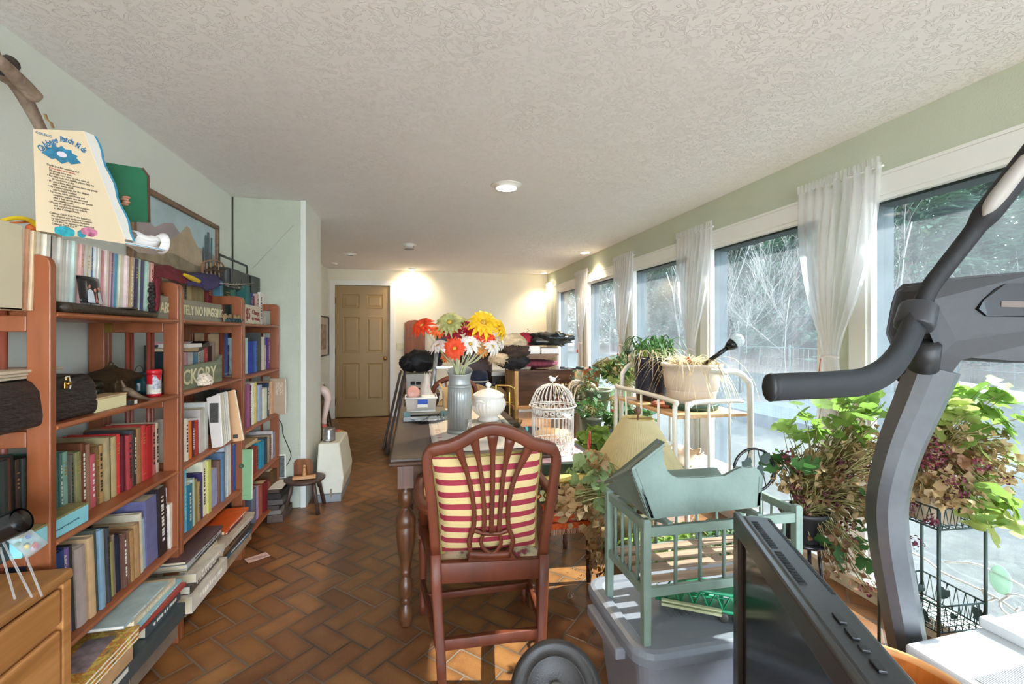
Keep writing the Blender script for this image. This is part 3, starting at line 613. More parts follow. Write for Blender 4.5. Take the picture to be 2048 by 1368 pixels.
# oak cabinet
t = thing('oak_cabinet', 'light oak drawer cabinet at the lower left in front of the bookcase', 'cabinet', (-1.08, 1.0, 0))
cx1, cy0, cy1, ch = -.885, .55, 1.425, .672
m = MB(); m.bx(-1.285, cx1, cy0, cy1, ch-.03, ch); m.build('top', M_oakz, t, bevel=.012, seg=3)
m = MB(); m.bx(-1.28, cx1-.022, cy0+.01, cy1-.008, 0, ch-.03); m.bx(-1.0, cx1-.006, cy1-.035, cy1-.006, 0, ch-.03); m.build('body', M_oak, t, bevel=.003)
for k, (z0, z1) in enumerate(((.545, .635), (.30, .53), (.05, .285))):
    m = MB(); m.bx(cx1-.02, cx1-.004, cy0+.03, cy1-.042, z0, z1); m.build('drawer', M_oak, t, bevel=.008, seg=3)
# kaleidoscope on an acrylic stand
M_acr = sheer('F0F6F8', .22, key='acrylic'); M_blk2 = mat('141416', .22, 0, .1, 20)
kp = PZ(40, 1120, ch); kp.x = -1.0; kp.y = 1.27
t = thing('kaleidoscope', 'black kaleidoscope tube with a clear bead cell on an acrylic stand', 'kaleidoscope', (kp.x, kp.y, ch))
a, b = PY(-60, 1085, kp.y-.02), PY(44, 1040, kp.y-.02); d = (b-a).normalized()
m = MB(); m.tube([a, b-d*.004, b], [.030, .030, .029], 24, cap=False); m.tube([b, b-d*.12], [.024, .024], 24); m.build('tube', M_blk2, t)
e = PY(76, 1100, kp.y); s_ = PY(28, 1062, kp.y)
m = MB(); m.tube([s_, e], .020, 16); m.build('bead_cell', M_acr, t)
for k, c in enumerate(('2F7A50', 'A02840', 'D8C060', '3858A0', 'D8D8D8', 'B85A30', '407060', 'C8A8C0')):
    p = s_.lerp(e, .4+.55*((k*37) % 10)/10)+Vector((R.uniform(-.01, .01), R.uniform(-.01, .01), R.uniform(-.012, .004)))
    m = MB(); m.ball(p, .006, 8, 5); m.build('bead', mat(c, .2), t)
for (u0, v0, u1, v1) in ((0, 1095, 30, 1163), (4, 1080, 64, 1156), (40, 1085, 84, 1136)):
    p0, p1 = PY(u0, v0, kp.y), PY(u1, v1, kp.y); p1.z = ch+.002
    m = MB(); m.tube([p0, p1], .0022, 6); m.build('stand_rod', M_acr, t)
# file holder and journals on the near bookcase
c = mat('D8CDB0', .7, 0, .04, 5)
t = thing('magazine_file', 'cream cardboard magazine file at the left end of the journal row', 'magazine file', (-1.1, yu(15), SZ[0]))
Y0, Y1 = yu(-35, -1.0), yu(44, -1.0); q = fr((-1.27, Y1, SZ[0]+.0006), (1, 0, 0), (0, 0, 1))
m = MB(); P = [(0, 0), (.27, 0), (.262, .22), (.12, .235), (0, .24)]; m.prism(P, q, .003); m.prism(P, fr((-1.27, Y0, SZ[0]+.0006), (1, 0, 0), (0, 0, 1)), .003)
m.bx(-1.27, -1.0, Y0, Y1, SZ[0]+.0006, SZ[0]+.004); m.bx(-1.003, -1.0, Y0, Y1, SZ[0]+.0006, SZ[0]+.22); m.build('body', c, t)
# black leather case in front of the journals
m = MB(); p0, p1 = PX(118, 614, -.978), PX(304, 627, -.978)
for k in range(1):
    n_ = 14; rs = []
    for i in range(n_+1):
        q = p0.lerp(p1, i/n_); h_ = .030-.008*(i/n_); x0 = -.992
        rs.append([(x0-.006, q.y, SZ[0]+.001), (x0+.028, q.y, SZ[0]+.001), (x0+.033, q.y, SZ[0]+h_*.5), (x0+.028, q.y, SZ[0]+h_*.95), (x0-.002, q.y, SZ[0]+h_), (x0-.006, q.y, SZ[0]+h_*.8)])
    m.rings(rs)
t = thing('leather_case', 'long flat worn black leather case lying along the front of the top shelf', 'case', (-.98, (p0.y+p1.y)/2, SZ[0]))
m.build('body', mat('33291F', .45, 0, .35, 18, bump=.3, bscale=120), t)
q = PX(262, 610, -.958); m = MB(); m.box((q.x-.008, q.y, SZ[0]+.026), (.03, .055, .004)); m.ball((q.x-.002, q.y+.015, SZ[0]+.029), .004, 8, 5); m.build('snap_flap', mat('2A221C', .4), t, bevel=.001)
# snapshot
q0, q1 = PX(165, 608, -.972), PX(214, 608, -.972)
t = thing('snapshot_photo', 'curled dark colour snapshot of people in white shirts leaning on the journals', 'photo', (q0.x, (q0.y+q1.y)/2, q0.z))
W_, H_ = (q1.y-q0.y)*.92, .083
def sn(a, b): return Vector((-.978-.018*b+.010*math.sin(a*3.14), q0.y+a*W_+b*.012, SZ[0]+.032+b*H_))
m = MB(); m.grid(sn, 8, 6); m.build('print', mat('16181C', .15, 0, .3, 30), t, solid=.0005)
m = MB()
for a, b, w, h in ((.35, .28, .13, .26), (.78, .25, .14, .24)):
    m.add([sn(a-w, b-h)+Vector((.0012, 0, 0)), sn(a+w, b-h)+Vector((.0012, 0, 0)), sn(a+w*.8, b+h*.7)+Vector((.0012, 0, 0)), sn(a, b+h)+Vector((.0012, 0, 0)), sn(a-w*.8, b+h*.7)+Vector((.0012, 0, 0))], [(0, 1, 2, 3, 4)], False)
m.build('white_shirts', mat('C8D0DC', .2), t)
m = MB()
for a, b, s in ((.35, .62, .05), (.56, .5, .045), (.78, .56, .05)): m.ball(sn(a, b)+Vector((.0006, 0, 0)), .006, 8, 5, (.15, 1, 1.2))
a, b, w, h = .57, .24, .08, .2
m.add([sn(a-w, b-h)+Vector((.001, 0, 0)), sn(a+w, b-h)+Vector((.001, 0, 0)), sn(a, b+h)+Vector((.001, 0, 0))], [(0, 1, 2)], False)
m.build('faces', mat('B87868', .2), t)
# doll carton
JT = SZ[0]+.217
BL, BR = Vector((-1.0, 1.455, JT)), Vector((-.875, 1.625, JT)); nn = Vector(((BR-BL).y, -(BR-BL).x, 0)).normalized()
ax = (BR-BL).normalized()
t = thing('toy_carton', 'beige toy box with blue lettering and a leafy emblem, standing on the journals', 'box', (-1.0, 1.55, JT))
CB = mat('DCC9A8', .6, 0, .03, 5); CW = mat('E8E6E0', .55, 0, .03, 5); CBL = mat('3E96BC', .5); CGR = mat('1F6A4A', .6, 0, .15, 12)
FP = [PP(u, v, BL, nn) for u, v in ((72, 470), (250, 489), (250, 478), (167, 262), (66, 258))]
FP[0].z = JT; FP[1].z = JT
DV = Vector((-.30, 1, 0)).normalized()
def back(p, d): return p+DV*d
m = MB()
F2 = [back(p, .003) for p in FP]; m.add(FP+F2, [(0, 1, 2, 3, 4), (9, 8, 7, 6, 5), (3, 4, 9, 8), (4, 0, 5, 9), (0, 1, 6, 5), (1, 2, 7, 6), (2, 3, 8, 7)], False)
m.build('printed_side', CB, t)
m = MB(); B2 = [back(p, .17) for p in FP]; m.add([FP[4], FP[0], B2[0], B2[4]]+[p+ax*.003 for p in (FP[4], FP[0], B2[0], B2[4])], [(0, 1, 2, 3), (7, 6, 5, 4)], False); m.add([FP[4], FP[3], B2[3], B2[4]], [(0, 1, 2, 3)], False); m.build('rear_wall', CB, t)
# white border with a wavy blue edge round the open window
m = MB(); mb_ = MB(); n_ = 14; rs = []
for i in range(n_+1):
    p = FP[3].lerp(FP[2], i/n_); dv_ = (ax*.85+DV*.5); q = p+dv_*(.024+.004*math.sin(i*1.3)); rs.append((p, q, q+dv_*.006))
for i in range(n_):
    a, b = rs[i], rs[i+1]; m.add([a[0], b[0], b[1], a[1]], [(0, 1, 2, 3)], False); mb_.add([a[1]+ax*.0004, b[1]+ax*.0004, b[2]+ax*.0004, a[2]+ax*.0004], [(0, 1, 2, 3)], False)
m.build('window_border', CW, t, solid=.0015); mb_.build('blue_edging', CBL, t, solid=.0015)
m = MB(); g0 = BR+ax*.06; tr = [FP[1], BR+ax*.10+DV*.02, BR+ax*.06+DV*.16, back(FP[1], .17)]; m.add([p+Vector((0, 0, .0)) for p in tr]+[p+Vector((0, 0, .006)) for p in tr], [(3, 2, 1, 0), (4, 5, 6, 7), (0, 1, 5, 4), (1, 2, 6, 5), (2, 3, 7, 6)], False); m.build('base_tray', CW, t)
m = MB(); m.add([p+Vector((0, 0, .0015)) for p in (tr[0]+ax*.0, tr[1]+ax*.002+nn*.002)]+[p+Vector((0, 0, .0035)) for p in (tr[1]+ax*.002+nn*.002, tr[0])], [(0, 1, 2, 3)], False); m.build('tray_stripe', CBL, t)
gp = BR+DV*.15; G = [PP(u, v, gp, nn) for u, v in ((205, 440), (298, 445), (296, 352), (284, 336), (214, 325))]
m = MB(); m.add(G+[p-nn*.004 for p in G], [(0, 1, 2, 3, 4), (9, 8, 7, 6, 5), (1, 2, 7, 6), (2, 3, 8, 7), (3, 4, 9, 8)], False); m.build('green_back_panel', CGR, t)
m = MB(); m.tube([G[1]+nn*.001, G[2]+nn*.001, G[3]+nn*.001], .004, 5); m.build('torn_edge', mat('5A4030', .9), t)
m = MB(); hp = PP(252, 402, gp+nn*.006, nn)
for k in range(4): m.ball(hp+Vector((0, 0, .012-.008*k))-ax*.004*(k % 2), .008, 8, 6, (1.6, 1.2, .6))
m.build('printed_hand', mat('DCA890', .6), t)
# lettering
fz = Vector((0, 0, 1)); INK = mat('2A6F9C', .6); INK2 = mat('6A6258', .7); RED = mat('C05A50', .7)
def onface(u, v): return PP(u, v, BL, nn)+nn*.0012
def tx(s, u, v, size, mt, rot=0, sx=1, bold=0, nm='lettering'):
    M = fr(onface(u, v), ax, fz) @ Matrix.Rotation(rot, 4, 'Z'); text(s, size, M, mt, t, nm, .0004, sx, bold=bold)
pu = SCL(onface(120, 350))
for i, ch_ in enumerate('Cabbage Patch Kids'):
    if ch_ == ' ': continue
    k = i/17.0; u = 80+k*84; v = 307-24*math.sin(math.pi*(k*.9+.05)); tx(ch_, u, v, .0225, INK, sx=.66, rot=math.radians(42-84*k)*.8, bold=.02, nm='title_letter')
tx('COLECO', 70, 266, .0085, INK, bold=.01)
m = MB(); q = fr(onface(123, 312), ax, fz)
for k in range(7):
    a = math.radians(-10+200*k/6); r_ = .028 if 0 < k < 6 else .032; c_ = Vector((math.cos(a)*r_*.9, math.sin(a)*r_*.65, .0004))
    tip = Vector((math.cos(a)*r_*1.35, math.sin(a)*r_*1.0, .0004)); sd = Vector((-math.sin(a), math.cos(a), 0))*.014
    m.add([q @ p for p in (Vector((0, 0, .0004)), c_*.8-sd, tip, c_*.8+sd)], [(0, 1, 2, 3)], False)
m.add([q @ Vector((x, y, .0005)) for x, y in ((-.034, .004), (0, -.022), (.034, .004), (0, .01))], [(0, 1, 2, 3)], False)
m.build('leaf_emblem', mat('2A7494', .5, 0, .4, 60), t)
m = MB(); m.add([q @ Vector((.011*math.cos(a*.5236), .004+.008*math.sin(a*.5236), .001)) for a in range(12)], [tuple(range(12))], False); m.build('emblem_centre', mat('D8CDD8', .6), t)
lines = ['Thank you for adopting me!', '   If you take care of me,', "   I'll always love you,", '   and I am very easy to take care of:', "\u2022 I'm very soft and cuddly, please hug me", '      at least once a day.', "\u2022 If I get a little dirty, please clean me gently", '      with a damp cloth.', '\u2022 My clothes (except for the diaper)', '      can be hand washed.', '\u2022 My name, birth certificate and', '      adoption papers are enclosed,', '      plus a few words about my special', '      personality traits.', '\u2022 Please fill out my adoption papers', '      and send them to my friends', '      at the Cabbage Patch.', '', "Cabbage Patch Kids\u2122 are based on", '  the original soft sculpture creations', "  by Georgia artist Xavier Roberts.", "  You'll find his signature on every real", '  Cabbage Patch Kid.\u2122']
for k, s in enumerate(lines):
    if s: tx(s, 92+k*.35, 330+k*5.35, .0078, RED if k == 1 else INK2, sx=.80, nm='small_print')
for (u, v, w, h, c_) in ((129, 463, 16, 10, '2A9AA8'), (163, 468, 7, 8, '2A8A98'), (178, 464, 14, 9, 'C87C98'), (182, 469, 6, 5, 'B04868')):
    m = MB(); q = fr(onface(u, v), ax, fz); m.add([q @ Vector((w*pu*math.cos(a*.5236)*(1+.08*(a % 2)), h*pu*math.sin(a*.5236)*(1+.08*(a % 2)), .0002)) for a in range(12)], [tuple(range(12))], False); m.build('printed_cabbage', mat(c_, .7, 0, .3, 90), t)
# white crumpled doll bonnet in the tray
m = MB(); c_ = PP(288, 482, gp+nn*.06, nn); q = fr(c_, ax, fz)
m.grid(lambda a, b: q @ Vector(((b-.5)*.075+.006*math.sin(a*19), .026*math.sin(a*6.28)*(1-.35*b)+.004*math.sin(b*9), .03*math.cos(a*6.28)*(1-.35*b))), 18, 6)
m.grid(lambda a, b: q @ Vector((.034+.02*b, (.026+.02*b)*math.sin(a*6.28)*.8, (.03+.016*b)*math.cos(a*6.28))), 18, 3)
one('doll_bonnet', 'crumpled white plastic doll bonnet lying in the open toy box', 'bonnet', m, mat('E6E4E4', .4, 0, .06, 9), solid=.002)
# yellow bird toy
t = thing('bird_toy', 'yellow rubber bird toy with red beak lying on the journals, left of the toy box', 'toy', (-1.08, 1.45, JT))
m = MB(); pts = [PX(u, v, -1.03) for u, v in ((-12, 448), (12, 439), (38, 436), (62, 442), (75, 452), (86, 459))]; m.tube(smoothpts(pts, 5), [.004+.0002*i for i in range(20)]+[.009, .013, .017, .018, .015, .008], 10)
m.build('neck_and_body', mat('E8C828', .35), t)
m = MB(); m.tube([PX(88, 452, -1.02), PX(94, 447, -1.02), PX(100, 446, -1.02)], [.008, .005, .001], 8); m.build('beak', mat('8A3A40', .5), t)
m = MB(); m.tube([PX(14, 446, -1.03), PX(60, 444, -1.03)], .0025, 6); m.ball(PX(62, 456, -1.04), .011, 10, 7); m.build('feet', mat('D86A28', .5), t)
# framed desert painting on the wall
A, B, C_ = PX(287, 372, XL+.02), PX(436, 452, XL+.02), PX(436, 560, XL+.02)
y0, y1, zt = A.y-.10, B.y, B.z; zb = C_.z-.03
t = thing('framed_painting', 'framed desert landscape painting with mountains and cacti, leaning above the bookcases', 'painting', (XL+.015, (y0+y1)/2, zb))
FRM = wood('8A6A4C', '5E4632', .4, 3, 1); X_ = XL+.002
m = MB()
for a, b, c1, d1 in ((y0, y1, zt-.03, zt), (y0, y1, zb, zb+.03), (y0, y0+.03, zb, zt), (y1-.03, y1, zb, zt)): m.bx(X_, X_+.03, a, b, c1, d1)
m.build('frame', FRM, t, bevel=.006)
def wallpoly(P, dx, mm, nm):
    m = MB(); v = [(X_+.012+dx, y0+.03+a*(y1-y0-.06), zb+.03+b*(zt-zb-.06)) for a, b in P]; m.add(v, [tuple(range(len(v)))], False); m.build(nm, mm, t)
wallpoly([(0, 0), (1, 0), (1, 1), (0, 1)], 0, mat('BCD4DC', .5, 0, .16, 4), 'sky')
wallpoly([(0, .45), (.12, .62), (.2, .55), (.3, .68), (.4, .74), (.5, .6), (.7, .5), (.85, .52), (1, .46), (1, .2), (0, .2)], .001, mat('B4A8AC', .6, 0, .15, 6), 'far_mountains')
wallpoly([(.0, .30), (.2, .42), (.32, .38), (.44, .55), (.52, .70), (.57, .80), (.61, .78), (.66, .62), (.74, .48), (.8, .32), (1, .28), (1, 0), (0, 0)], .002, mat('C8B498', .6, 0, .22, 7), 'mesa')
wallpoly([(0, .0), (1, .0), (1, .22), (.7, .16), (.4, .24), (0, .15)], .003, mat('A89A80', .7, 0, .3, 12), 'scrub')
for a, w, h in ((.84, .014, .80), (.88, .016, .88), (.93, .012, .80), (.80, .009, .55)): wallpoly([(a-w, .15), (a+w, .15), (a+w, h-.02), (a, h), (a-w, h-.02)], .004, mat('5C7478', .7, 0, .2, 30), 'cactus')
# wooden scythe handle high on the wall
t = thing('scythe_handle', 'old grey wooden scythe handle with grips hanging at the upper left of the wall', 'tool', (-1.2, 1.5, 1.9))
WD = wood('A08C7C', '6E5A4C', .6, 3, 2)
m = MB(); m.tube(smoothpts([PX(u, v, -1.2) for u, v in ((-60, 20), (-10, 130), (30, 165), (60, 215), (84, 262))], 5), [.027-.0006*i for i in range(21)], 12); m.build('shaft', WD, t)
m = MB(); m.tube(smoothpts([PX(u, v, -1.12) for u, v in ((-6, 118), (18, 140), (50, 172), (74, 200))], 5), [.016+.0004*i for i in range(15)]+[.010], 12); m.build('grip', WD, t)
m = MB(); m.tube([PX(-2, 135, -1.15), PX(22, 126, -1.15)], .022, 12); m.build('iron_band', mat('4A4442', .5, .5), t)
m = MB(); m.strip([PX(u, v, -1.16) for u, v in ((90, 228), (94, 240), (102, 245), (106, 256))], .012, (0, 1, .3)); m.build('leather_loop', mat('B89868', .7), t, solid=.002)
# ---------------- second shelf of the near bookcase
z2 = SZ[1]+.0006
def ys(u, X=-1.03): return yu(u, X)
BC = mat('2A2422', .5, 0, .25, 14, bump=1.0, bscale=26, stretch=(1, 1, 3.5), key='leatherette')
t = thing('instrument_case', 'black textured case with brass latch on the second shelf, folded cloth on it', 'case', (-1.1, ys(90), z2))
ya, yb = ys(-40, -.98), ys(186, -1.0); hc = .125
P = [(-1.27, 0), (-.985, 0), (-.982, .03), (-.99, hc-.03), (-1.01, hc), (-1.27, hc+.004)]
m = MB(); m.prism(P, Matrix(((1, 0, 0, 0), (0, 0, 1, ya), (0, 1, 0, z2), (0, 0, 0, 1))), yb-ya); m.build('body', BC, t, bevel=.012, seg=3)
q = PX(134, 770, -.983); m = MB(); m.box((q.x+.002, q.y, q.z), (.004, .028, .02)); m.ball(q+Vector((.004, 0, .004)), .007, 10, 6); m.box((q.x+.002, q.y, q.z+.02), (.004, .018, .014)); m.build('brass_latch', M_brass, t, bevel=.002)
m = MB(); m.tube([q+Vector((.004, -.014, .022)), q+Vector((.006, -.002, .026)), q+Vector((.007, .004, .002)), q+Vector((.006, .002, -.012))], .0018, 6); m.build('string', mat('D8D0C0', .8), t)
m = MB()
for k in range(3): m.box((-1.12+.012*k, ya+.08+k*.035, z2+hc+.008+k*.0085), (.20-.01*k, (yb-ya)-.10, .008), rot=(0.0, 0, .02*k))
one('folded_cloth', 'folded off-white cloth lying on the black case', 'cloth', m, mat('D4C6AE', .85, 0, .08, 12, bump=.3), bevel=.004, seg=3)
q = PX(188, 795, -1.07); t = thing('glass_insulator', 'clear ribbed glass insulator behind the cream box on the second shelf', 'insulator', (q.x, q.y, z2))
m = L(t); m.lathe([(.001, 0), (.026, 0), (.028, .02), (.020, .026), (.024, .032), (.019, .038), (.024, .046), (.027, .052), (.021, .058), (.027, .066), (.026, .080), (.018, .092), (.001, .096)], 20); m.build('glass_body', glassmat('E6EEF0', 0, key='g2', tint=.82), t)
# brass lantern box
q = PX(222, 790, -1.15); BZ = mat('5A4A34', .45, .5, .4, 14, bump=.4)
t = thing('metal_lantern', 'dark bronze lantern with a pagoda roof at the back of the second shelf', 'lantern', (q.x, q.y, z2))
m = L(t)
for a, s, z, h in ((.095, .095, 0, .012), (.078, .078, .012, .055), (.1, .1, .067, .01)): m.box((0, 0, z+h/2), (s*1.3, s*1.6, h))
m.build('body', BZ, t, bevel=.003); m = L(t); m.rings([[(x*.075*s, y*.09*s, z) for x, y in ((-1, -1), (1, -1), (1, 1), (-1, 1))] for s, z in ((1, .077), (.55, .105), (.2, .118), (.12, .128))], smooth=False); m.ball((0, 0, .133), .009, 8, 6); m.build('roof', BZ, t)
q0, q1 = ys(188, -.99), ys(251, -.99); t = thing('cream_box', 'small cream cardboard box at the front edge of the second shelf', 'box', (-1.03, (q0+q1)/2, z2))
m = MB(); m.bx(-1.05, -.985, q0, q1-.004, z2, z2+.040); m.build('base', mat('E4D8A8', .7, 0, .03, 9), t, bevel=.001)
m = MB(); m.bx(-1.052, -.983, q0-.002, q1-.002, z2+.0405, z2+.046); m.build('lid', mat('C8AE84', .7, 0, .05, 9), t, bevel=.001)
m = MB(); a, b = PX(232, 795, -1.0), PX(312, 800, -.985); mid = PX(262, 785, -1.0)
m.tube(smoothpts([PX(243, 760, -1.04), PX(250, 778, -1.03), mid, PX(285, 795, -.99), b], 4), [.003, .004, .006, .010, .014, .018, .02, .022, .02, .019, .017, .014, .011, .008, .006, .004, .002], 8, flat=.6)
one('driftwood', 'twisted piece of grey driftwood in front of the red tin', 'driftwood', m, wood('8E7860', '5E4C3A', .8, 6, 1))
q = PX(308, 770, -1.02); t = thing('red_tin', 'round red tin with a lid and a white pictured label', 'tin', (q.x, q.y, z2)); rt = .024
m = L(t); m.lathe([(rt, .0885), (rt+.002, .089), (rt+.002, .104), (rt-.002, .108), (.001, .109)], 24, cap=True); m.build('lid', mat('C8202C', .3), t)
m = L(t); m.lathe([(.001, 0), (rt, 0), (rt, .012), (rt-.0006, .0125), (rt-.0006, .0495), (rt, .05), (rt, .088)], 24); m.build('body', mat('C8202C', .3), t)
m = L(t); m.lathe([(rt, .012), (rt, .05)], 24); m.build('label', mat('DCD4C4', .4, 0, .3, 70), t)
m = L(t); m.grid(lambda a, b: ((rt+.001)*math.cos(-1.3+a*1.4), (rt+.001)*math.sin(-1.3+a*1.4), .03+b*(.045+.01*math.sin(a*7))), 8, 4); m.build('label_figure', mat('A8A8B0', .5, 0, .5, 120), t)
q = PX(278, 765, -1.12); t = thing('green_glass_jar', 'dark teal ribbed jar with a wire bail, behind the red tin', 'jar', (q.x, q.y, z2))
m = L(t); m.lathe([(.001, 0), (.040, 0), (.046, .02), (.040, .032), (.045, .045), (.038, .058), (.030, .075), (.030, .088), (.026, .09), (.001, .088)], 20); m.build('body', mat('174A50', .2, 0, .1, 9), t)
m = L(t); m.tube([(0, .03*math.cos(a*.35), .088+.03*math.sin(a*.35)) for a in range(10)], .0014, 5); m.build('wire_bail', mat('6A5A4A', .4, .7), t)
q = PX(332, 790, -1.03); m = MB(); m.lathe([(.001, -.004), (.024, -.004), (.025, 0), (.024, .004), (.001, .004)], 24, c=(q.x, q.y, z2+.0255), M=Matrix(((1, 0, 0), (0, 0, 1), (0, 1, 0)))); one('round_disc', 'grey green disc standing on edge right of the red tin', 'disc', m, mat('6E8C84', .3))
q = PX(265, 800, -.985); t = thing('matchbox', 'tiny white and dark box near the driftwood', 'box', (q.x, q.y, z2)); m = L(t); m.box((0, 0, .007), (.02, .02, .013)); m.build('tray', WHITEL, t); m = L(t); m.box((0, -.018, .007), (.021, .016, .0135)); m.build('sleeve', DARKL, t)
# things standing behind, seen through the shared side frames (middle bookcase, second shelf)
row(1, 1, 340, [(10, 700, '1C2C34', dict(X=-1.16, b='', D=.1)), (9, 693, '6A5A3C', dict(X=-1.14, b='')), (5, 690, '3A3A40', dict(X=-1.12, b='w'))], Xs=-1.14)
# blue box on the third shelf
q0, q1 = yu(40, -.975), yu(175, -.975); zz = SZ[2]+.0006
t = thing('blue_card_box', 'flat pale blue box with handwriting at the front of the third shelf', 'box', (-.99, (q0+q1)/2, zz))
m = MB(); m.bx(-1.025, -.972, q0, q1, zz, zz+.05); m.build('base', mat('8CD0DC', .5, 0, .05, 9), t, bevel=.002)
m = MB(); m.bx(-1.026, -.971, q0-.001, q1+.001, zz+.0505, zz+.056); m.build('lid', mat('8A8258', .6, 0, .35, 30), t, bevel=.001)
m = MB(); x_ = q0+.1
for k in range(9): m.tube([(-.9705, x_+k*.011+a*.0018, zz+.018+.0012*k*.3+.006*abs(math.sin(a*.9+k))) for a in range(7)], .0007, 4)
m.build('handwriting', mat('3A6478', .6), t)
# ---------------- signs
SG = wood('A09A88', '7E7868', .8, 3, 1, s2=20)
def board(u0, u1, v0t, v1t, zb_, X, th=.016):
    a, b = PX(u0, v0t, X), PX(u1, v1t, X); return a.y, b.y, a.z, b.z
def sign(nm, lb, y0, y1, z0, ht, X, mt, lines, th=.016):
    t = thing(nm, lb, 'sign', (X, (y0+y1)/2, z0)); m = MB(); m.bx(X-th, X, y0, y1, z0, z0+ht); m.build('board', mt, t, bevel=.002)
    for s, y, z, size, mm, sx, rot in lines: text(s, size, fr((X+.0008, y, z), (0, 1, 0), (0, 0, 1)) @ Matrix.Rotation(rot, 4, 'Z'), mm, t, 'lettering', .0008, sx, bold=.012)
    return t
CRM = mat('D8D0AC', .7, 0, .12, 20); REDB = mat('8A2A30', .6)
X_ = -1.0; ya, yb = yu(318, X_), yu(444, X_); z_ = SZ[0]+.0006; hs = PX(400, 603, X_).z-z_
sign('wooden_sign', 'long grey wooden sign with cream capitals about nagging, on the top shelf', ya+.0, yb, z_, hs, X_, SG, [('ABSOLUTELY NO NAGGING', ya+.008, z_+hs*.27, hs*.66, CRM, (yb-ya-.0)/(hs*.66*12.6), 0)])
X_ = -1.0; ya, yb = yu(345, X_), yu(444, X_); z_ = SZ[1]+.0006; hs = .112
t = thing('wooden_sign', 'broken greenish wooden sign behind the white coral', 'sign', (X_, (ya+yb)/2, z_)); ya = UN[1][0]+.026
m = MB(); m.prism([(ya, 0), (yb, 0), (yb, hs+.03), (yb-.02, hs+.02), (yb-.07, hs), (ya, hs-.006)], Matrix(((0, 0, -1, X_), (1, 0, 0, 0), (0, 1, 0, z_), (0, 0, 0, 1))), .014); m.build('board', wood('8A9078', '66705A', .8, 3, 1, s2=20), t)
text('HICKORY', hs*.86, fr((X_+.0008, ya-.036, z_+hs*.20), (0, 1, 0), (0, 0, 1)), CRM, t, 'lettering', .0008, (yb-ya+.022)/(hs*.86*5.0), bold=.012)
X_ = -.985; ya, yb = yu(491, X_), yu(521.5, X_); z_ = SZ[0]+.0006; hs = PX(500, 610, X_).z-z_
sign('whining_sign', 'small whitish plaque with red script about a charge, on the far bookcase', ya, yb, z_, hs, X_, mat('CFC6B0', .7, 0, .1, 9), [('$5', ya+.003, z_+hs*.25, hs*.8, REDB, .8, 0), ('Charge', ya+(yb-ya)*.40, z_+hs*.54, hs*.36, REDB, (yb-ya)*.55/(hs*.36*3.3), -.05), ('for Whining', ya+(yb-ya)*.40, z_+hs*.2, hs*.24, REDB, (yb-ya)*.55/(hs*.24*5.2), 0)], th=.01)
# ---------------- red and purple clothing draped on the books
def cloth(P, nu, nv, amp=.006, fq=17, seed=0):   # P: 4x n control grid rows of pixel/world points -> wrinkled sheet
    rows_ = [smoothpts(r_, nu) for r_ in P]; n = len(rows_[0]); m = MB(); cols = [smoothpts([r_[i] for r_ in rows_], nv) for i in range(n)]
    vs = [[c[j]+Vector((noise.noise(c[j]*fq+Vector((seed, 0, 0))), noise.noise(c[j]*fq+Vector((seed, 7, 0))), noise.noise(c[j]*fq+Vector((seed, 0, 9)))))*amp for c in cols] for j in range(len(cols[0]))]
    m.rings(vs, cap=False, closed=False); return m
RC = mat('7E2230', .8, 0, .2, 20, bump=.3, bscale=200); PC = mat('3C3468', .75, 0, .2, 20, bump=.3, bscale=200)
t = thing('jester_scarf', 'dark red and purple cloth with a yellow stripe draped over the top shelf books', 'cloth', PX(370, 570, -1.06))
g_ = [[PX(302, 532, -1.2), PX(330, 530, -1.2), PX(352, 540, -1.2), PX(380, 552, -1.2)], [PX(302, 541, -1.08), PX(330, 540, -1.08), PX(352, 548, -1.09), PX(382, 558, -1.08)], [PX(306, 560, -1.0), PX(328, 556, -1.01), PX(350, 560, -1.02), PX(378, 570, -1.03)]]
cloth(g_, 5, 5, .012, 22).build('red_cloth', RC, t, solid=.004)
g_ = [[PX(306, 556, -1.0), PX(312, 554, -1.0), PX(322, 556, -1.0)], [PX(310, 590, -.988), PX(314, 590, -.985), PX(320, 590, -.988)], [PX(311, 622, -.985), PX(315, 624, -.983), PX(319, 618, -.985)]]
cloth(g_, 4, 5, .006, 30).build('hanging_strip', RC, t, solid=.003)
g_ = [[PX(368, 548, -1.18), PX(400, 546, -1.18), PX(430, 550, -1.18), PX(441, 560, -1.18)], [PX(366, 560, -1.06), PX(400, 556, -1.06), PX(430, 558, -1.06), PX(442, 566, -1.08)], [PX(376, 572, -1.02), PX(396, 574, -1.02), PX(414, 582, -1.02), PX(436, 574, -1.04)]]
cloth(g_, 5, 5, .012, 22, 3).build('purple_cloth', PC, t, solid=.004)
m = MB(); m.tube(smoothpts([PX(u, v, -1.035) for u, v in ((368, 549), (382, 556), (398, 563))], 4), [.006, .008, .010, .011, .012, .012, .012, .011, .010], 10); m.build('yellow_band', mat('E0C030', .7, 0, .1, 20), t)
m = MB(); m.tube(smoothpts([PX(u, v, -1.035) for u, v in ((398, 563), (408, 572), (416, 584))], 4), [.012, .012, .011, .009, .008, .006, .005, .004, .001], 10); m.build('purple_tail', PC, t)
m = MB()
for k in range(12): q = PX(303+3*math.sin(k*2.1), 570+5.5*k, -.992); m.ball(q, .010, 8, 5, jit=.3)
one('dark_garland', 'dark ruffled garland hanging at the right end of the journals', 'garland', m, mat('241E1C', .7, 0, .3, 40))
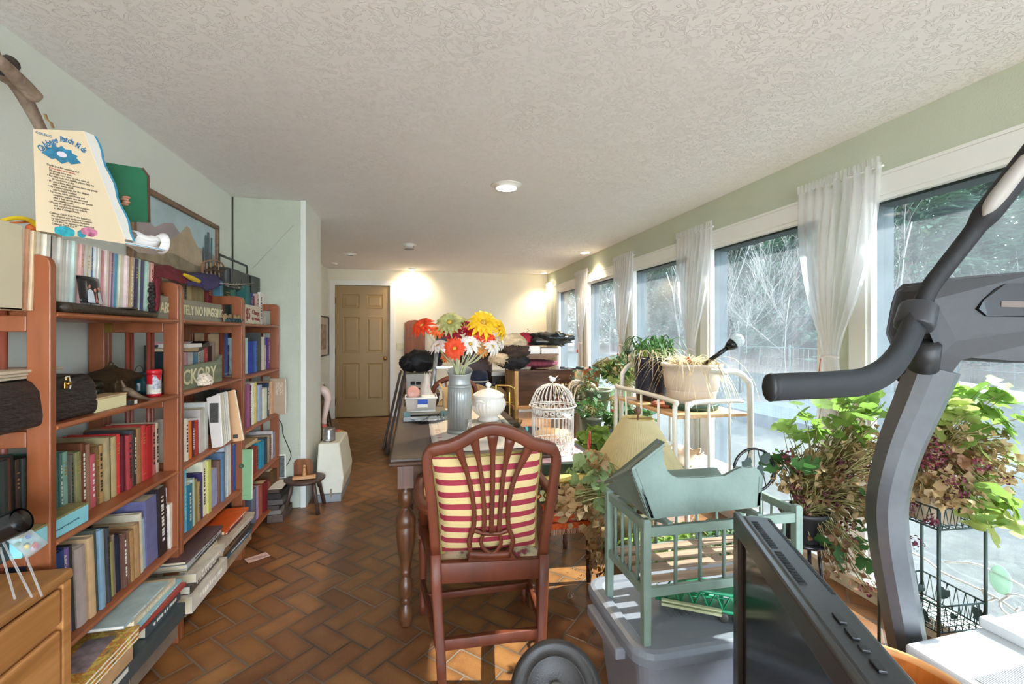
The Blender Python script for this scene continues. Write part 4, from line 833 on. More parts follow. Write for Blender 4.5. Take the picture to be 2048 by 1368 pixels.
# wooden slatted basket lid with twig
q = PX(430, 545, -1.16); t = thing('slatted_basket', 'small pale slatted wooden basket with a dark twig above the purple cloth', 'basket', q-Vector((0, 0, .05)))
m = MB()
for k in range(6):
    u = 406+k*8; m.tube([PX(u+2, 560, -1.15), PX(u, 545, -1.15), PX(u, 525+abs(k-2.5)*1.5, -1.16)], .0085, 6, flat=.4)
m.build('slats', mat('C09A78', .7, 0, .1, 20), t)
m = MB(); m.tube(smoothpts([PX(u, v, -1.145) for u, v in ((404, 545), (405, 528), (414, 522), (434, 521), (446, 530), (453, 552))], 5), .004, 6); m.build('rim', mat('A87C58', .7), t)
m = MB(); m.tube([PX(410, 542, -1.12), PX(425, 538, -1.12), PX(440, 544, -1.12), PX(450, 538, -1.12)], [.008, .01, .007, .006], 7); m.tube([PX(430, 532, -1.12), PX(426, 540, -1.12)], .006, 6); m.build('dark_twig', mat('4A3428', .8), t)
# boombox
q = PX(486, 560, -1.13); PB = mat('3A3C3C', .5, 0, .08, 20)
WM_ = 0
t = thing('boombox', 'small black portable radio with carrying handle and raised antenna, top of the far bookcase', 'radio', PX(475, 583, -1.15))
ya, yb = yu(457, -1.10), min(yu(517, -1.10), CY0-.01); z0 = PX(480, 583, -1.1).z; zt_ = PX(480, 541, -1.1).z
def bb(dy0, dy1, dz0, dz1, x0, x1, nm, bv): m = MB(); m.bx(x0, x1, ya+(yb-ya)*dy0, ya+(yb-ya)*dy1, z0+(zt_-z0)*dz0, z0+(zt_-z0)*dz1); m.build(nm, PB, t, bevel=bv, seg=3)
bb(0, 1, 0, 1, -1.22, -1.10, 'body', .02); bb(.68, .99, .05, .95, -1.10, -1.088, 'speaker_grille', .012); bb(.05, .32, .05, .95, -1.10, -1.088, 'speaker_grille', .012); bb(.36, .64, .15, .6, -1.10, -1.094, 'cassette_door', .004)
m = MB(); ht = PX(480, 526, -1.16).z; m.tube([(-1.16, ya+.025, zt_-.01), (-1.16, ya+.03, ht), (-1.16, yb-.05, ht-.002), (-1.16, yb-.045, zt_-.01)], .008, 8, flat=.6); m.build('handle', PB, t)
m = MB(); m.tube([PX(505, 537, -1.14), PY(588, 449, CY0-.012)], .0012, 5); m.build('antenna', mat('D0D4D0', .2, .9), t)
m = MB()
for k in range(26):
    a = k/25; p = PX(442+a*56, 568+4*math.sin(a*3), -1.06); w = .010+.012*math.sin(a*3.1)
    m.add([p, p+Vector((.01, R.uniform(.01, .03), w)), p+Vector((0, R.uniform(.02, .04), w*.6))], [(0, 1, 2)], False); m.add([p, p+Vector((.01, R.uniform(.01, .03), -w*.8)), p+Vector((0, R.uniform(.02, .04), -w*.3))], [(0, 1, 2)], False)
m.tube([PX(440, 566, -1.06), PX(470, 570, -1.06), PX(508, 566, -1.06)], [.002, .003, .001], 5)
one('feather', 'pale fluffy feather lying across the green books', 'feather', m, mat('D8CCC0', .8, 0, .15, 40, trans=.3))
# picket basket, coral, wire spectacles
t = thing('picket_planter', 'tiny twig picket planter with dark teal beads, end of the middle top shelf', 'planter', PX(463, 645, -.98))
m = MB(); a, b = yu(445, -.98), yu(481, -.98)
for k in range(15): y = a+(b-a)*(k+.5)/15; h_ = .040+.006*math.sin(k*1.7)-(.012 if k in (6, 7) else 0); m.tube([(-.975, y, SZ[0]+.001), (-.975, y, SZ[0]+h_)], .0052, 6)
m.build('pickets', mat('9A825C', .85, 0, .3, 60), t)
m = MB()
for k in range(14): m.ball((-.967, a+.010+(b-a-.02)*k/13, SZ[0]+.009+.009*(k % 2)), .0068, 7, 5)
m.tube([(-.969, a+.006, SZ[0]+.012), (-.969, b-.006, SZ[0]+.012)], .004, 5)
m.build('beads', mat('1E4450', .25, 0, .4, 50), t)
q = PX(408, 757, -.985); m = MB(); z_ = SZ[1]+.002
for k in range(230):
    a = R.uniform(0, 6.28); e = math.acos(R.uniform(-.35, 1)); d = Vector((math.sin(e)*math.cos(a), math.sin(e)*math.sin(a), max(-.4, math.cos(e)))); c0 = Vector((q.x, q.y, z_+.022)); p = c0+Vector((d.x*.030, d.y*.042, d.z*.034)); p.z = max(p.z, z_+.006)
    m.ball(p, R.uniform(.0045, .007), 6, 4)
m.ball((q.x, q.y, z_+.022), .026, 10, 8, (1, 1.4, .9)); one('coral', 'knobbly white coral in front of the broken wooden sign', 'coral', m, mat('DCCFBC', .8, 0, .2, 60))
t = thing('wire_spectacles', 'wire-rimmed spectacles resting on the end of the second shelf', 'spectacles', PX(455, 752, -.98))
m = MB(); m.tube(smoothpts([PX(u, v, -.98) for u, v in ((443, 718), (455, 724), (462, 745))], 5), .0009, 5); m.tube(smoothpts([PX(u, v, -1.0) for u, v in ((458, 717), (474, 730), (470, 748), (462, 748))], 5), .0009, 5); m.build('temple_wires', mat('C8C8C4', .25, .8), t)
m = MB(); m.tube(smoothpts([PX(u, v, -.985) for u, v in ((449, 748), (456, 753), (466, 750), (458, 746), (449, 748))], 4), .0012, 5); m.build('rims', mat('9AB4B0', .2, .4), t)
# flat-lying books on the middle bookcase second shelf
def flat(u0, u1, v, X, D, th, color, lb, nm='book', rz=0, z=None, tilt=0, grp=None, page=None, spine='y', band=None, soft=True):
    # lies flat: spine facing +X at plane X, between pixel columns u0..u1
    ya, yb = yu(u0, X), yu(u1, X); z = PX((u0+u1)/2, v, X).z if z is None else z
    M = Matrix.Translation((X, ya, z)) @ Matrix.Rotation(rz, 4, 'Z') @ Matrix.Rotation(tilt, 4, 'X') @ Matrix(((0, -1, 0, 0), (0, 0, 1, 0), (-1, 0, 0, th), (0, 0, 0, 1)))
    return book(M, th, D, yb-ya, color, lb, grp, soft=soft, band=band, name=nm, page=page)
# ================================================================ lying and leaning books
Z4 = SZ[4]+.001
G_ = 'stacked books on the bottom shelf of the near bookcase'
def st(items, X, grp, pre):
    z = Z4
    for u0, u1, th, c, D, dx, nmx in items:
        flat(u0, u1, 0, X+dx, D, th, c, nmx if ' ' in nmx else (nmx+' '+pre), z=z, grp=grp, band=R.choice(('', '', 'w', 'd')), rz=R.uniform(-.035, .035)); z += th+.0012
    return z
st([(150, 262, .12, '5A5048', .24, -.01, 'lowest dark book of the left pile in the near bookcase'), (165, 262, .022, '2E6A50', .22, .02, 'green-edged book low in the left pile, above the dark one'), (160, 258, .014, 'D8D4CC', .22, .03, 'thin white book between green book and thick tan book'),
    (158, 262, .048, 'BC946C', .20, .02, 'thick tan book with worn page edges under the yellow catalogues')], -.90, G_, '')
z = Z4+.12+.022+.014+.048+.006
YM = mat('C8AC48', .45, 0, .75, 55, key='mappat'); YM.node_tree.nodes['Principled BSDF'].inputs['Roughness'].default_value = .4
for n in YM.node_tree.nodes:
    if n.type == 'VALTORGB':
        e = n.color_ramp.elements; e[0].color = lin('4A3A28'); e[1].color = lin('E0CC60'); a = e.new(.42); a.color = lin('B8A040'); a = e.new(.5); a.color = lin('C06038'); a = e.new(.56); a.color = lin('C8B450')
for k, lb in enumerate(('lowest of three yellow patterned catalogues', 'middle of three yellow patterned catalogues', 'topmost of three yellow patterned catalogues')):
    ya, yb = yu(146, -.87), yu(280+3*k, -.87); t = thing('catalogue', lb+' on the bottom shelf pile', 'catalogue', (-.95, (ya+yb)/2, z), group='yellow patterned catalogues')
    m = MB(); m.bx(-1.13, -.872-.003*k, ya, yb, z+.0085, z+.0105); m.bx(-1.13, -.872-.003*k, ya, yb, z, z+.001); m.build('cover', YM, t)
    m = MB(); m.bx(-1.13, -.874-.003*k, ya-.0005, yb-.002, z+.001, z+.0085); m.build('pages', M_pagew, t)
    text('BROWN', .010, fr((-.935, ya-.001, z+.0015), (1, 0, 0), (0, 0, 1)), DARKL, t, 'spine_title', .0003)
    z += .0115
m = MB(); a, b = yu(150, -.93), yu(205, -.93); m.box((-.95, (a+b)/2+.02, z+.0008), (.075, .16, .0012), rot=(0, 0, .1)); one('leaflet', 'grey and maroon folded leaflet lying on the yellow catalogues', 'leaflet', m, mat('8A7C84', .3, 0, .5, 30))
st([(262, 350, .11, '7A6C60', .2, -.02, 'rumpled stack of magazines under the dark green folio'), (225, 364, .052, '3E4A4C', .24, .03, 'large grey-green rolled folio sticking out lowest, right of the catalogues'), (292, 362, .036, '46525A', .22, .015, 'slate blue folio lying on the grey-green folio'),
    (266, 352, .010, '5A70A8', .2, 0, 'thin blue book under the red one in the right pile'), (264, 366, .013, 'A84438', .2, .02, 'red-brown thin book sticking out of the right pile'), (282, 367, .011, '8CC0D0', .2, .02, 'pale blue magazine on the red-brown book'),
    (268, 352, .020, 'D4C6A8', .2, .01, 'loose sheaf of yellowed papers near the top of the pile'), (262, 345, .010, 'C8BC9C', .19, .01, 'thin cream booklet second from the top of the right pile'), (248, 338, .010, 'A4BABC', .19, .015, 'pale teal glossy booklet topmost on the right pile')], -.905, G_, '')
G_ = 'stacked books on the bottom shelf of the middle bookcase'
st([(372, 440, .052, '8A7C70', .2, -.02, 'lowest thick book of the middle bookcase pile, partly hidden'), (384, 453, .066, 'D8D2C6', .22, .035, 'thick white-jacketed book sticking out low in the middle pile'), (381, 440, .034, '4A3E3A', .2, .02, 'dark brown photo-jacketed book on the thick white one'),
    (392, 448, .036, 'D2CBC0', .2, .03, 'white book with maroon end, middle of the middle pile'), (374, 430, .022, 'C8B898', .2, -.01, 'cream book with worn edge above the white and maroon one'), (376, 446, .015, '5A6460', .2, .01, 'grey green book near the top of the middle pile'), (375, 447, .018, 'B8BCC0', .2, .015, 'silver-edged book second from top of middle pile'), (372, 446, .012, '5A4648', .22, .01, 'dark maroon book topmost on the middle bookcase pile')], -.925, G_, '')
st([(446, 492, .03, '7A6450', .17, .0, 'lowest brown book of the pile beside the slips of paper'), (448, 505, .028, 'A8927C', .2, .04, 'tan book with cream cover, low in the right middle pile'), (450, 500, .028, '2A6A90', .19, .02, 'bright blue book in the right middle pile'), (449, 505, .014, '3C4448', .19, .03, 'thin charcoal book above the bright blue one'),
    (447, 502, .038, '7E6448', .19, .03, 'thick brown book in the right middle pile'), (448, 505, .012, 'D4CCC0', .2, .035, 'pale magazine above the thick brown book'), (446, 506, .010, 'D88C50', .2, .03, 'orange and black magazine near the top of the right pile'), (450, 508, .010, 'C4BCAC', .2, .045, 'tan glossy magazine with a curled corner'),
    (456, 486, .026, '6A1A24', .15, .02, 'maroon book under the open orange book'), (449, 497, .016, 'D8622C', .19, .03, 'orange folder lying open on top of the right middle pile')], -.945, 'stacked books at the right end of the middle bookcase', '')
def pamphlet(P, Y, th, c, label, name='pamphlet', slant=0, extra=None):
    # a thin book seen flat-on, sticking out of the shelf in a plane across the room
    q = [PY(u, v, Y) for u, v in P]; t = thing(name, label, 'booklet', (sum(p.x for p in q)/4, Y, min(p.z for p in q)))
    m = MB(); n = len(q); m.add(q+[p+Vector((0, th, 0)) for p in q], [tuple(range(n)), tuple(reversed(range(n, 2*n)))]+[(i, (i+1) % n, n+(i+1) % n, n+i) for i in range(n)], False); m.build('cover', c, t)
    m = MB(); q2 = [p+(sum(q, Vector())/n-p)*.03+Vector((.004, .001, 0)) for p in q]; m.add([p+Vector((0, .001, 0)) for p in q2]+[p+Vector((0, th-.001, 0)) for p in q2], [tuple(range(n)), tuple(reversed(range(n, 2*n)))]+[(i, (i+1) % n, n+(i+1) % n, n+i) for i in range(n)], False); m.build('pages', M_pagew, t)
    if extra:
        for u0, v0, u1, v1, cc, nm in extra: m = MB(); a, b = PY(u0, v1, Y-.0006), PY(u1, v0, Y-.0006); m.bx(a.x, b.x, Y-.0008, Y-.0002, a.z, b.z); m.build(nm, mat(cc, .6, 0, .4, 90), t)
    return t
t = pamphlet([(468, 1001), (503, 1000), (504, 899), (468, 900)], yu(487)-.02, .012, mat('7FAA7C', .6, 0, .06, 20), 'green paper-bound book sticking out from the fourth shelf', extra=[(474, 905, 495, 906, '4A6A4A', 'rule'), (474, 990, 495, 991, '4A6A4A', 'rule')])
c0 = PY(483, 932, yu(487)-.0215); m = MB(); m.lathe([(.004, 0), (.004, .001), (.013, .001), (.013, 0)], 20, c=c0, M=Matrix(((1, 0, 0), (0, 0, -1), (0, 1, 0)))); m.build('emblem', mat('3A5A3C', .6), t)
pamphlet([(540, 828), (571, 829), (571, 757), (540, 757)], yu(556)-.015, .008, mat('A8927A', .6, 0, .05, 20), 'brown paper booklet sticking out of the far bookcase third shelf', extra=[(551, 764, 567, 790, 'B8A48C', 'title_panel')])
pamphlet([(424, 896), (444, 893), (438, 788), (413, 796)], yu(436)-.02, .010, mat('CDC5BE', .4, 0, .04, 20), 'grey brochure with a dark photograph on the middle bookcase third shelf', extra=[(419, 806, 437, 846, '3A3834', 'photograph')])
for k in range(4):
    pamphlet([(444+k*3, 892-k*2), (449+k*3.6, 890-k*3), (440+k*4.2, 786-k), (432+k*4, 788-k)], yu(447+k*4)-.02, .007, mat(('D8D2C8', 'DCD8C0', 'C8CCD4', 'E0DCD4')[k], .5, 0, .06, 20), ('grey-white', 'cream', 'bluish', 'white')[k]+' leaning booklet right of the grey brochure, fanned among others')
pamphlet([(463, 884), (486, 881), (468, 779), (447, 786)], yu(468)-.02, .012, mat('DCAE80', .45, 0, .04, 20), 'tan catalogue leaning out of the middle bookcase third shelf', extra=[(466, 869, 476, 877, '3A3834', 'barcode')])
row(1, 2, 470, [(5, 779, '1E2420', dict(b='')), (5, 778, 'E4D898', dict(b='d')), (4, 777, 'ECE6C8', dict(b=''))], Xs=-1.0)
flat(369, 402, 0, -1.0, .16, .010, 'D8D8D8', 'white papers lying slanted on the orange and red books', nm='paper_bundle', z=PX(385, 836, -1.0).z, tilt=-.15)
z = PX(385, 694, -1.04).z; z = SZ[1]+.1685
flat(370, 397, 0, -1.04, .13, .016, 'B89C74', 'tan book lying flat on the upright books, second shelf', z=z); flat(374, 404, 0, -1.03, .12, .018, 'E8E6E2', 'white block of papers lying on the flat tan book', z=z+.0175, nm='paper_block')
flat(398, 420, 0, -1.05, .13, .024, '16140F', 'black book tipped over beside the white paper block', z=SZ[1]+.16, tilt=.25)
flat(482, 515, 0, -.99, .16, .022, 'C8AC80', 'tan cardboard box lying on the books of the far bookcase', nm='card_box', z=SZ[3]+.198)
p = PZ(515, 1115, .001); m = MB(); m.box((p.x, p.y, .0012), (.068, .115, .0006), rot=(0, 0, -.95)); t = one('paper_slip', 'pinkish printed paper slip lying on the tile floor', 'paper', m, mat('E0C0B8', .7, 0, .04, 20))
m = MB()
for k in range(7): m.box((p.x-.035+.012*k, p.y-.008+.006*k*.3, .0018), (.0018, .075 if k else .04, .0002), rot=(0, 0, -.95))
m.build('printing', mat('A06868', .7), t)
# floor pile between the far bookcase and the column
xs = PX(562, 668, -.95)
for k, (z0, th, c, w, lb) in enumerate(((.002, .05, '5A4A42', .26, 'lowest dark box'), (.055, .03, '7A7670', .24, 'grey book second from the floor'), (.088, .03, '3A3634', .24, 'black book third from the floor'), (.121, .035, '55504C', .25, 'dark grey book in the middle'), (.16, .04, '221E1C', .24, 'black box near the top'), (.203, .022, '4A3A30', .26, 'brown tray on top'))):
    m = MB(); m.bx(-1.24, -.95-.01*(k % 2), 3.33+.0*k, 3.33+w, z0, z0+th) if 0 else m.bx(-.985, -.885-.012*(k % 3), 3.36, 3.60-.01*(k % 2), z0, z0+th)
    one('stored_book' if 'book' in lb else 'stored_box', lb+' of the floor pile beside the far bookcase', 'book' if 'book' in lb else 'box', m, mat(c, .6, 0, .15, 20), bevel=.002)
m = MB(); m.bx(-.98, -.895, 3.37, 3.58, .2265, .230); one('paper_sheet', 'white paper lying in the tray on the floor pile', 'paper', m, WHITEL)
t = thing('small_framed_print', 'small white-framed dark print standing on the pile beside the column', 'picture', (-.93, 3.60, .23)); a, b = PY(556, 945, 3.60), PY(572, 908, 3.60)
m = MB(); m.bx(a.x, b.x, 3.60, 3.612, .232, b.z); m.build('frame', WHITEL, t, bevel=.002); m = MB(); m.bx(a.x+.004, b.x-.010, 3.598, 3.6005, .24, b.z-.012); m.build('print', mat('5A605C', .5, 0, .6, 50), t)
# cable on the column
m = MB(); m.tube(smoothpts([PY(u, v, CY0-.006) for u, v in ((557, 838), (564, 850), (566, 868), (575, 890), (582, 910), (577, 925), (569, 938))], 5), .003, 6); one('cable', 'thin black cable hanging down the painted block column', 'cable', m, mat('1A1A1A', .5))
# stool and wooden toy
p = PZ(602, 1000, 0); sp = PZ(600, 960, .26); cx, cy = -.71, 3.10
L1 = PZ(563, 1037, 0); L2 = PZ(632, 1033, 0)
cx = (L1.x+L2.x)/2+.01; cy = L1.y+.13
t = thing('wooden_stool', 'dark brown low round four-legged stool in front of the column', 'stool', (cx, cy, 0)); SH = .235
SM = wood('5A4238', '3A2A24', .45, 3, 1)
m = L(t); m.lathe([(.001, SH-.022), (.12, SH-.022), (.138, SH-.010), (.14, SH), (.130, SH+.002), (.001, SH-.004)], 28); m.build('seat', SM, t)
for a, b in ((-1, -1), (1, -1), (1, 1), (-1, 1)):
    m = L(t); m.tube([(a*.072, b*.072, SH-.01), (a*.085, b*.085, SH*.62), (a*.088, b*.088, SH*.58), (a*.112, b*.112, .0)], [.012, .017, .013, .014], 10); m.build('leg', SM, t)
t = thing('wooden_toy', 'wooden toy with arched back board and peg figure, standing on the stool', 'toy', (cx+.0, cy, SH)); z_ = SH+.004
m = MB(); a, b = PY(588, 960, cy+.03), PY(626, 917, cy+.03); P = [(a.x, z_), (b.x, z_), (b.x, b.z-.03), (b.x-.006, b.z-.01), (b.x-.024, b.z), (a.x+.024, b.z), (a.x+.006, b.z-.01), (a.x, b.z-.03)]; m.prism(P, Matrix(((1, 0, 0, 0), (0, 0, 1, cy+.02), (0, 1, 0, 0), (0, 0, 0, 1))), .012); m.build('back_board', wood('8E5A30', '6A3C1C', .4, 3, 2), t, bevel=.003)
LW = wood('D4A070', 'B88450', .5, 3, 0); m = MB(); m.box((cx+.004, cy-.04, z_+.013), (.155, .035, .024), rot=(0, 0, .12)); m.build('bar', LW, t, bevel=.004)
m = MB(); m.lathe([(.012, 0), (.014, .015), (.010, .045), (.008, .055), (.004, .06)], 14, c=(cx+.004, cy-.04, z_+.025)); m.ball((cx+.004, cy-.04, z_+.092), .011, 12, 8); m.build('peg_figure', LW, t)
# beige unit with a motor can on it, flamingo head, frames and picture behind the column
q = PZ(682, 1003, 0); hx0, hx1 = PZ(634, 1001, 0).x, q.x; hy0 = q.y; hy1 = hy0+.50; HT = .44
t = thing('beige_appliance', 'beige sloped-front floor appliance with a grey base beside the column', 'appliance', ((hx0+hx1)/2, (hy0+hy1)/2, 0))
m = MB(); m.bx(hx0, hx1, hy0, hy1, 0, .062); m.build('base', mat('8C9496', .5), t, bevel=.004)
m = MB(); m.rings([[(hx0-.002, hy0-.004, .063), (hx1+.004, hy0-.004, .063), (hx1+.004, hy1, .063), (hx0-.002, hy1, .063)], [(hx0, hy0+.0, .12), (hx1+.02, hy0+.0, .18), (hx1+.02, hy1, .18), (hx0, hy1, .12)], [(hx0+.01, hy0+.05, HT), (hx1-.02, hy0+.05, HT), (hx1-.02, hy1-.02, HT), (hx0+.01, hy1-.02, HT)]], smooth=False); m.build('housing', mat('D8D8C8', .5, 0, .03, 9), t, bevel=.012, seg=3)
m = MB(); m.box((hx0+.115, hy0-.012, .075), (.012, .018, .06)); m.build('latch', mat('8A7A68', .4), t, bevel=.002)
q = PZ(656, 908, HT); q = Vector(((hx0+hx1)/2-.02, hy0+.15, HT+.002)); r_ = .047
t = thing('motor_can', 'scuffed grey metal canister standing on the beige appliance', 'canister', q)
m = L(t); m.lathe([(.001, 0), (r_*1.02, 0), (r_*1.02, .012), (r_, .014), (r_, .088), (r_*.9, .10), (r_*.62, .102), (r_*.6, .094), (.001, .094)], 28); m.build('body', mat('94908E', .35, .7, .3, 40), t)
m = L(t); m.lathe([(.001, .0955), (r_*.55, .0955), (.001, .099)], 20); m.build('vent', mat('3A3836', .6), t); m = L(t); m.box((.0, -r_-.003, .012), (.03, .012, .012)); m.build('clip', mat('B8B4B0', .3, .8), t)
Yf = hy0+.75
t = thing('garden_flamingo', 'plastic garden flamingo with curved pink neck and drooping yellow beak', 'flamingo', PY(648, 1000, Yf)*1)
t.location.z = 0; WM[t.name] = Matrix.Translation(t.location)
nk = smoothpts([PY(u, v, Yf) for u, v in ((610, 800), (634, 782), (648, 782), (656, 796), (652, 820), (648, 842), (652, 858), (668, 864), (680, 864))], 6)
nr = [.055, .052, .05, .048, .046, .044, .042, .040, .038, .036, .034, .032, .030]+[.024]*6
rr_ = [max(.022, .055-.0011*i*1.1) for i in range(len(nk))]; rr_[-1] = .018; rr_[-5:] = [.026, .027, .028, .027, .02]
h1 = 24; m = MB(); m.tube(nk[:h1+9], rr_[:h1+9], 12); m.build('neck', mat('E2C8BC', .4, 0, .1, 9), t)
m = MB(); m.tube(nk[h1+8:], [r*1.03 for r in rr_[h1+8:]], 12); m.build('head', mat('D86E64', .4, 0, .1, 9), t)
m = MB(); m.tube(smoothpts([PY(u, v, Yf) for u, v in ((680, 863), (688, 868), (690, 876), (686, 886))], 4), [.020, .021, .022, .021, .019, .018, .016, .014, .012, .010, .008, .006, .002], 10); m.build('beak', mat('D8BC60', .4), t)
m = MB(); m.tube(smoothpts([PY(u, v, Yf-.004) for u, v in ((692, 868), (694, 878), (688, 889))], 4), [.006, .007, .007, .007, .006, .006, .005, .004, .002], 6); m.build('beak_tip', mat('241E18', .4), t)
m = MB(); m.ball(PY(681, 863, Yf-.026), .005, 8, 6); m.build('eye', mat('E0C870', .3), t)
b0 = PY(600, 830, Yf+.1); m = MB(); m.ball(b0, .14, 16, 10, (1, 1.3, .8)); m.tube([b0, (b0.x, b0.y, 0)], .008, 6); m.build('body', mat('E0C0B0', .4), t)
# framed picture on the left wall behind the column, black frames leaning below
a, b = PX(640, 628, XL+.01), PX(656, 710, XL+.01)
t = thing('hanging_picture', 'black-framed pale picture hanging on the left wall past the column', 'picture', (XL, (a.y+b.y)/2, b.z)); y0, y1 = 5.25, PX(656, 668, XL+.01).y; z0, z1 = 1.0, 1.58
z1 = PX(656, 634, XL).z; z0 = PX(656, 710, XL).z
m = MB()
for q in ((y0, y1, z1-.018, z1), (y0, y1, z0, z0+.018), (y0, y0+.018, z0, z1), (y1-.018, y1, z0, z1)): m.bx(XL+.001, XL+.025, *q)
m.build('frame', mat('1C1A18', .4), t); m = MB(); m.bx(XL+.002, XL+.012, y0+.01, y1-.01, z0+.01, z1-.01); m.build('print', mat('C8C0B0', .6, 0, .1, 5), t)
m = MB(); m.bx(XL+.012, XL+.013, y0+.25, y1-.15, z0+.1, z1-.12); m.build('figure', mat('A08C78', .6, 0, .5, 12), t)
for k, (dx, y0, y1, h_, c, lb) in enumerate(((.06, 5.95, 6.62, .60, '4A3C30', 'dark carved picture frame leaning on the left wall behind the flamingo'), (.10, 5.72, 6.3, .46, 'A8926C', 'gilt-edged frame leaning in front of the dark carved frame'))):
    m = MB(); q = Matrix.Translation((XL+dx+.10, y0, .004)) @ Matrix.Rotation(-.17, 4, 'Y'); m.M = q
    w_ = y1-y0
    for a in ((0, w_, h_-.06, h_), (0, w_, 0, .06), (0, .06, 0, h_), (w_-.06, w_, 0, h_)): m.bx(0, .025, *a)
    t = thing('picture_frame', lb, 'frame', q.translation); m.build('frame', wood(c, '2C221C', .4, 3, 1), t, bevel=.008); m = MB(q); m.bx(.004, .012, .05, w_-.05, .05, h_-.05); m.build('panel', mat('2A2622', .3, 0, .3, 9), t)
# light switch plate by the door
p = PY(801, 693, YB); t = thing('switch_plate', 'beige double light switch plate right of the brown door', 'switch plate', (p.x, YB-.006, p.z-.05)); m = MB(); m.bx(p.x-.057, p.x+.057, YB-.008, YB-.001, p.z-.055, p.z+.055); m.build('plate', mat('D8CFA8', .4), t, bevel=.003)
for s in (-.025, .025): m = MB(); m.box((p.x+s, YB-.012, p.z), (.008, .014, .02)); m.build('toggle', mat('E4DCB8', .4), t)
# ================================================================ dining table
TZ = .755; tx0, tx1, ty0, ty1 = -.105, .61, 1.995, 3.42
M_wal = wood('5C3A22', '38220F', .6, 2, 1); M_walz = wood('6A4226', '40281A', .4, 3, 2, coat=.1); M_top = mat('4C3E36', .45, 0, .14, 3)
t = thing('dining_table', 'long dark wooden dining table with turned legs and a worn grey-brown top', 'table', ((tx0+tx1)/2, (ty0+ty1)/2, 0))
m = MB(); m.bx(tx0, tx1, ty0, ty1, TZ-.016, TZ); m.build('tabletop', M_top, t, bevel=.006, seg=3)
m = MB(); m.bx(tx0-.008, tx1+.008, ty0-.008, ty1+.008, TZ-.034, TZ-.015); m.build('edge_moulding', M_wal, t, bevel=.008, seg=3)
m = MB()
for q in ((tx0+.045, tx1-.045, ty0+.04, ty0+.062), (tx0+.045, tx1-.045, ty1-.062, ty1-.04), (tx0+.04, tx0+.062, ty0+.04, ty1-.04), (tx1-.062, tx1-.04, ty0+.04, ty1-.04)): m.bx(*q, TZ-.13, TZ-.034)
m.build('apron', M_wal, t)
LP_ = [(.001, 0), (.020, 0), (.026, .012), (.029, .05), (.028, .085), (.018, .105), (.016, .112), (.025, .122), (.020, .135), (.019, .142), (.030, .165), (.033, .195), (.028, .225), (.017, .24), (.016, .25), (.026, .26), (.022, .272), (.020, .28), (.028, .33), (.036, .38), (.042, .44), (.042, .49), (.040, .495), (.043, .50), (.044, .53), (.030, .56), (.018, .575), (.017, .585), (.030, .60), (.034, .63), (.030, .66), (.018, .675), (.029, .69), (.001, .691)]
LP_ = [(r, z*(.62/.69)) for r, z in LP_]
for x in (tx0+.065, tx1-.065):
    for y in (ty0+.065, ty1-.065):
        m = MB(); m.lathe(LP_, 20, (x, y, 0)); m.box((x, y, TZ-.034-.053), (.068, .068, .104)); m.build('leg', M_walz, t, bevel=0)
# ================================================================ armchair in the foreground
M_cr = wood('6E341C', '522614', .5, 2, 2, s2=8); OC = Vector((.28, 1.88, 0))
t = thing('armchair', 'reddish brown shield-back wooden armchair seen from behind in the foreground', 'chair', OC)
bp0 = Vector((.28, 1.665, .42)); bn = Vector((0, 1, .19)).normalized()
def C4(x, y): return 760+x/2.591, 840+y/2.591
def BQ(x, y, off=0):
    u, v = C4(x, y); p = PP(u, v, bp0, bn) if off == 0 else PP(u, v, bp0+bn*off, bn); return p
def LQ(x, y):  # lower part: rear legs rake back below the seat
    u, v = C4(x, y); return PP(u, v, bp0, Vector((0, 1, -.13)))
sq = [(.5, -.42), (.5, .42), (.36, .5), (-.36, .5), (-.5, .42), (-.5, -.42), (-.36, -.5), (.36, -.5)]
fp = smoothpts([BQ(x, y) for x, y in ((288, 690), (272, 480), (262, 380), (246, 260), (243, 200), (258, 165), (300, 148), (360, 136), (430, 106), (500, 66), (570, 46), (640, 52), (720, 84), (790, 122), (850, 136), (895, 152), (912, 195), (906, 270), (888, 400), (868, 520), (850, 620), (845, 690))], 4)
n_ = len(fp); wdt = [.034+(.006 if 20 < i < n_-24 else 0) for i in range(n_)]
m = MB(); m.tube(fp, wdt, cap=True, up=(0, -1, 0), prof=[(a, b*.8) for a, b in sq]); m.build('back_frame', M_cr, t)
for P, nm in (([(288, 690), (292, 860), (300, 1000), (316, 1250), (322, 1400)], 'leg'), ([(845, 690), (842, 860), (838, 1000), (832, 1180), (828, 1290)], 'leg')):
    pts = [BQ(*P[0])]+[LQ(x, y) for x, y in P[1:]]
    k = 0
    pts[-1].z = max(pts[-1].z, .0)
    d = pts[-1]-pts[-2]; e = pts[-2]+d*((0-pts[-2].z)/d.z); pts[-1] = e
    m = MB(); m.tube(pts, [.036, .038, .036, .034, .032], up=(0, -1, 0), prof=[(a, b) for a, b in sq]); m.build(nm, M_cr, t)
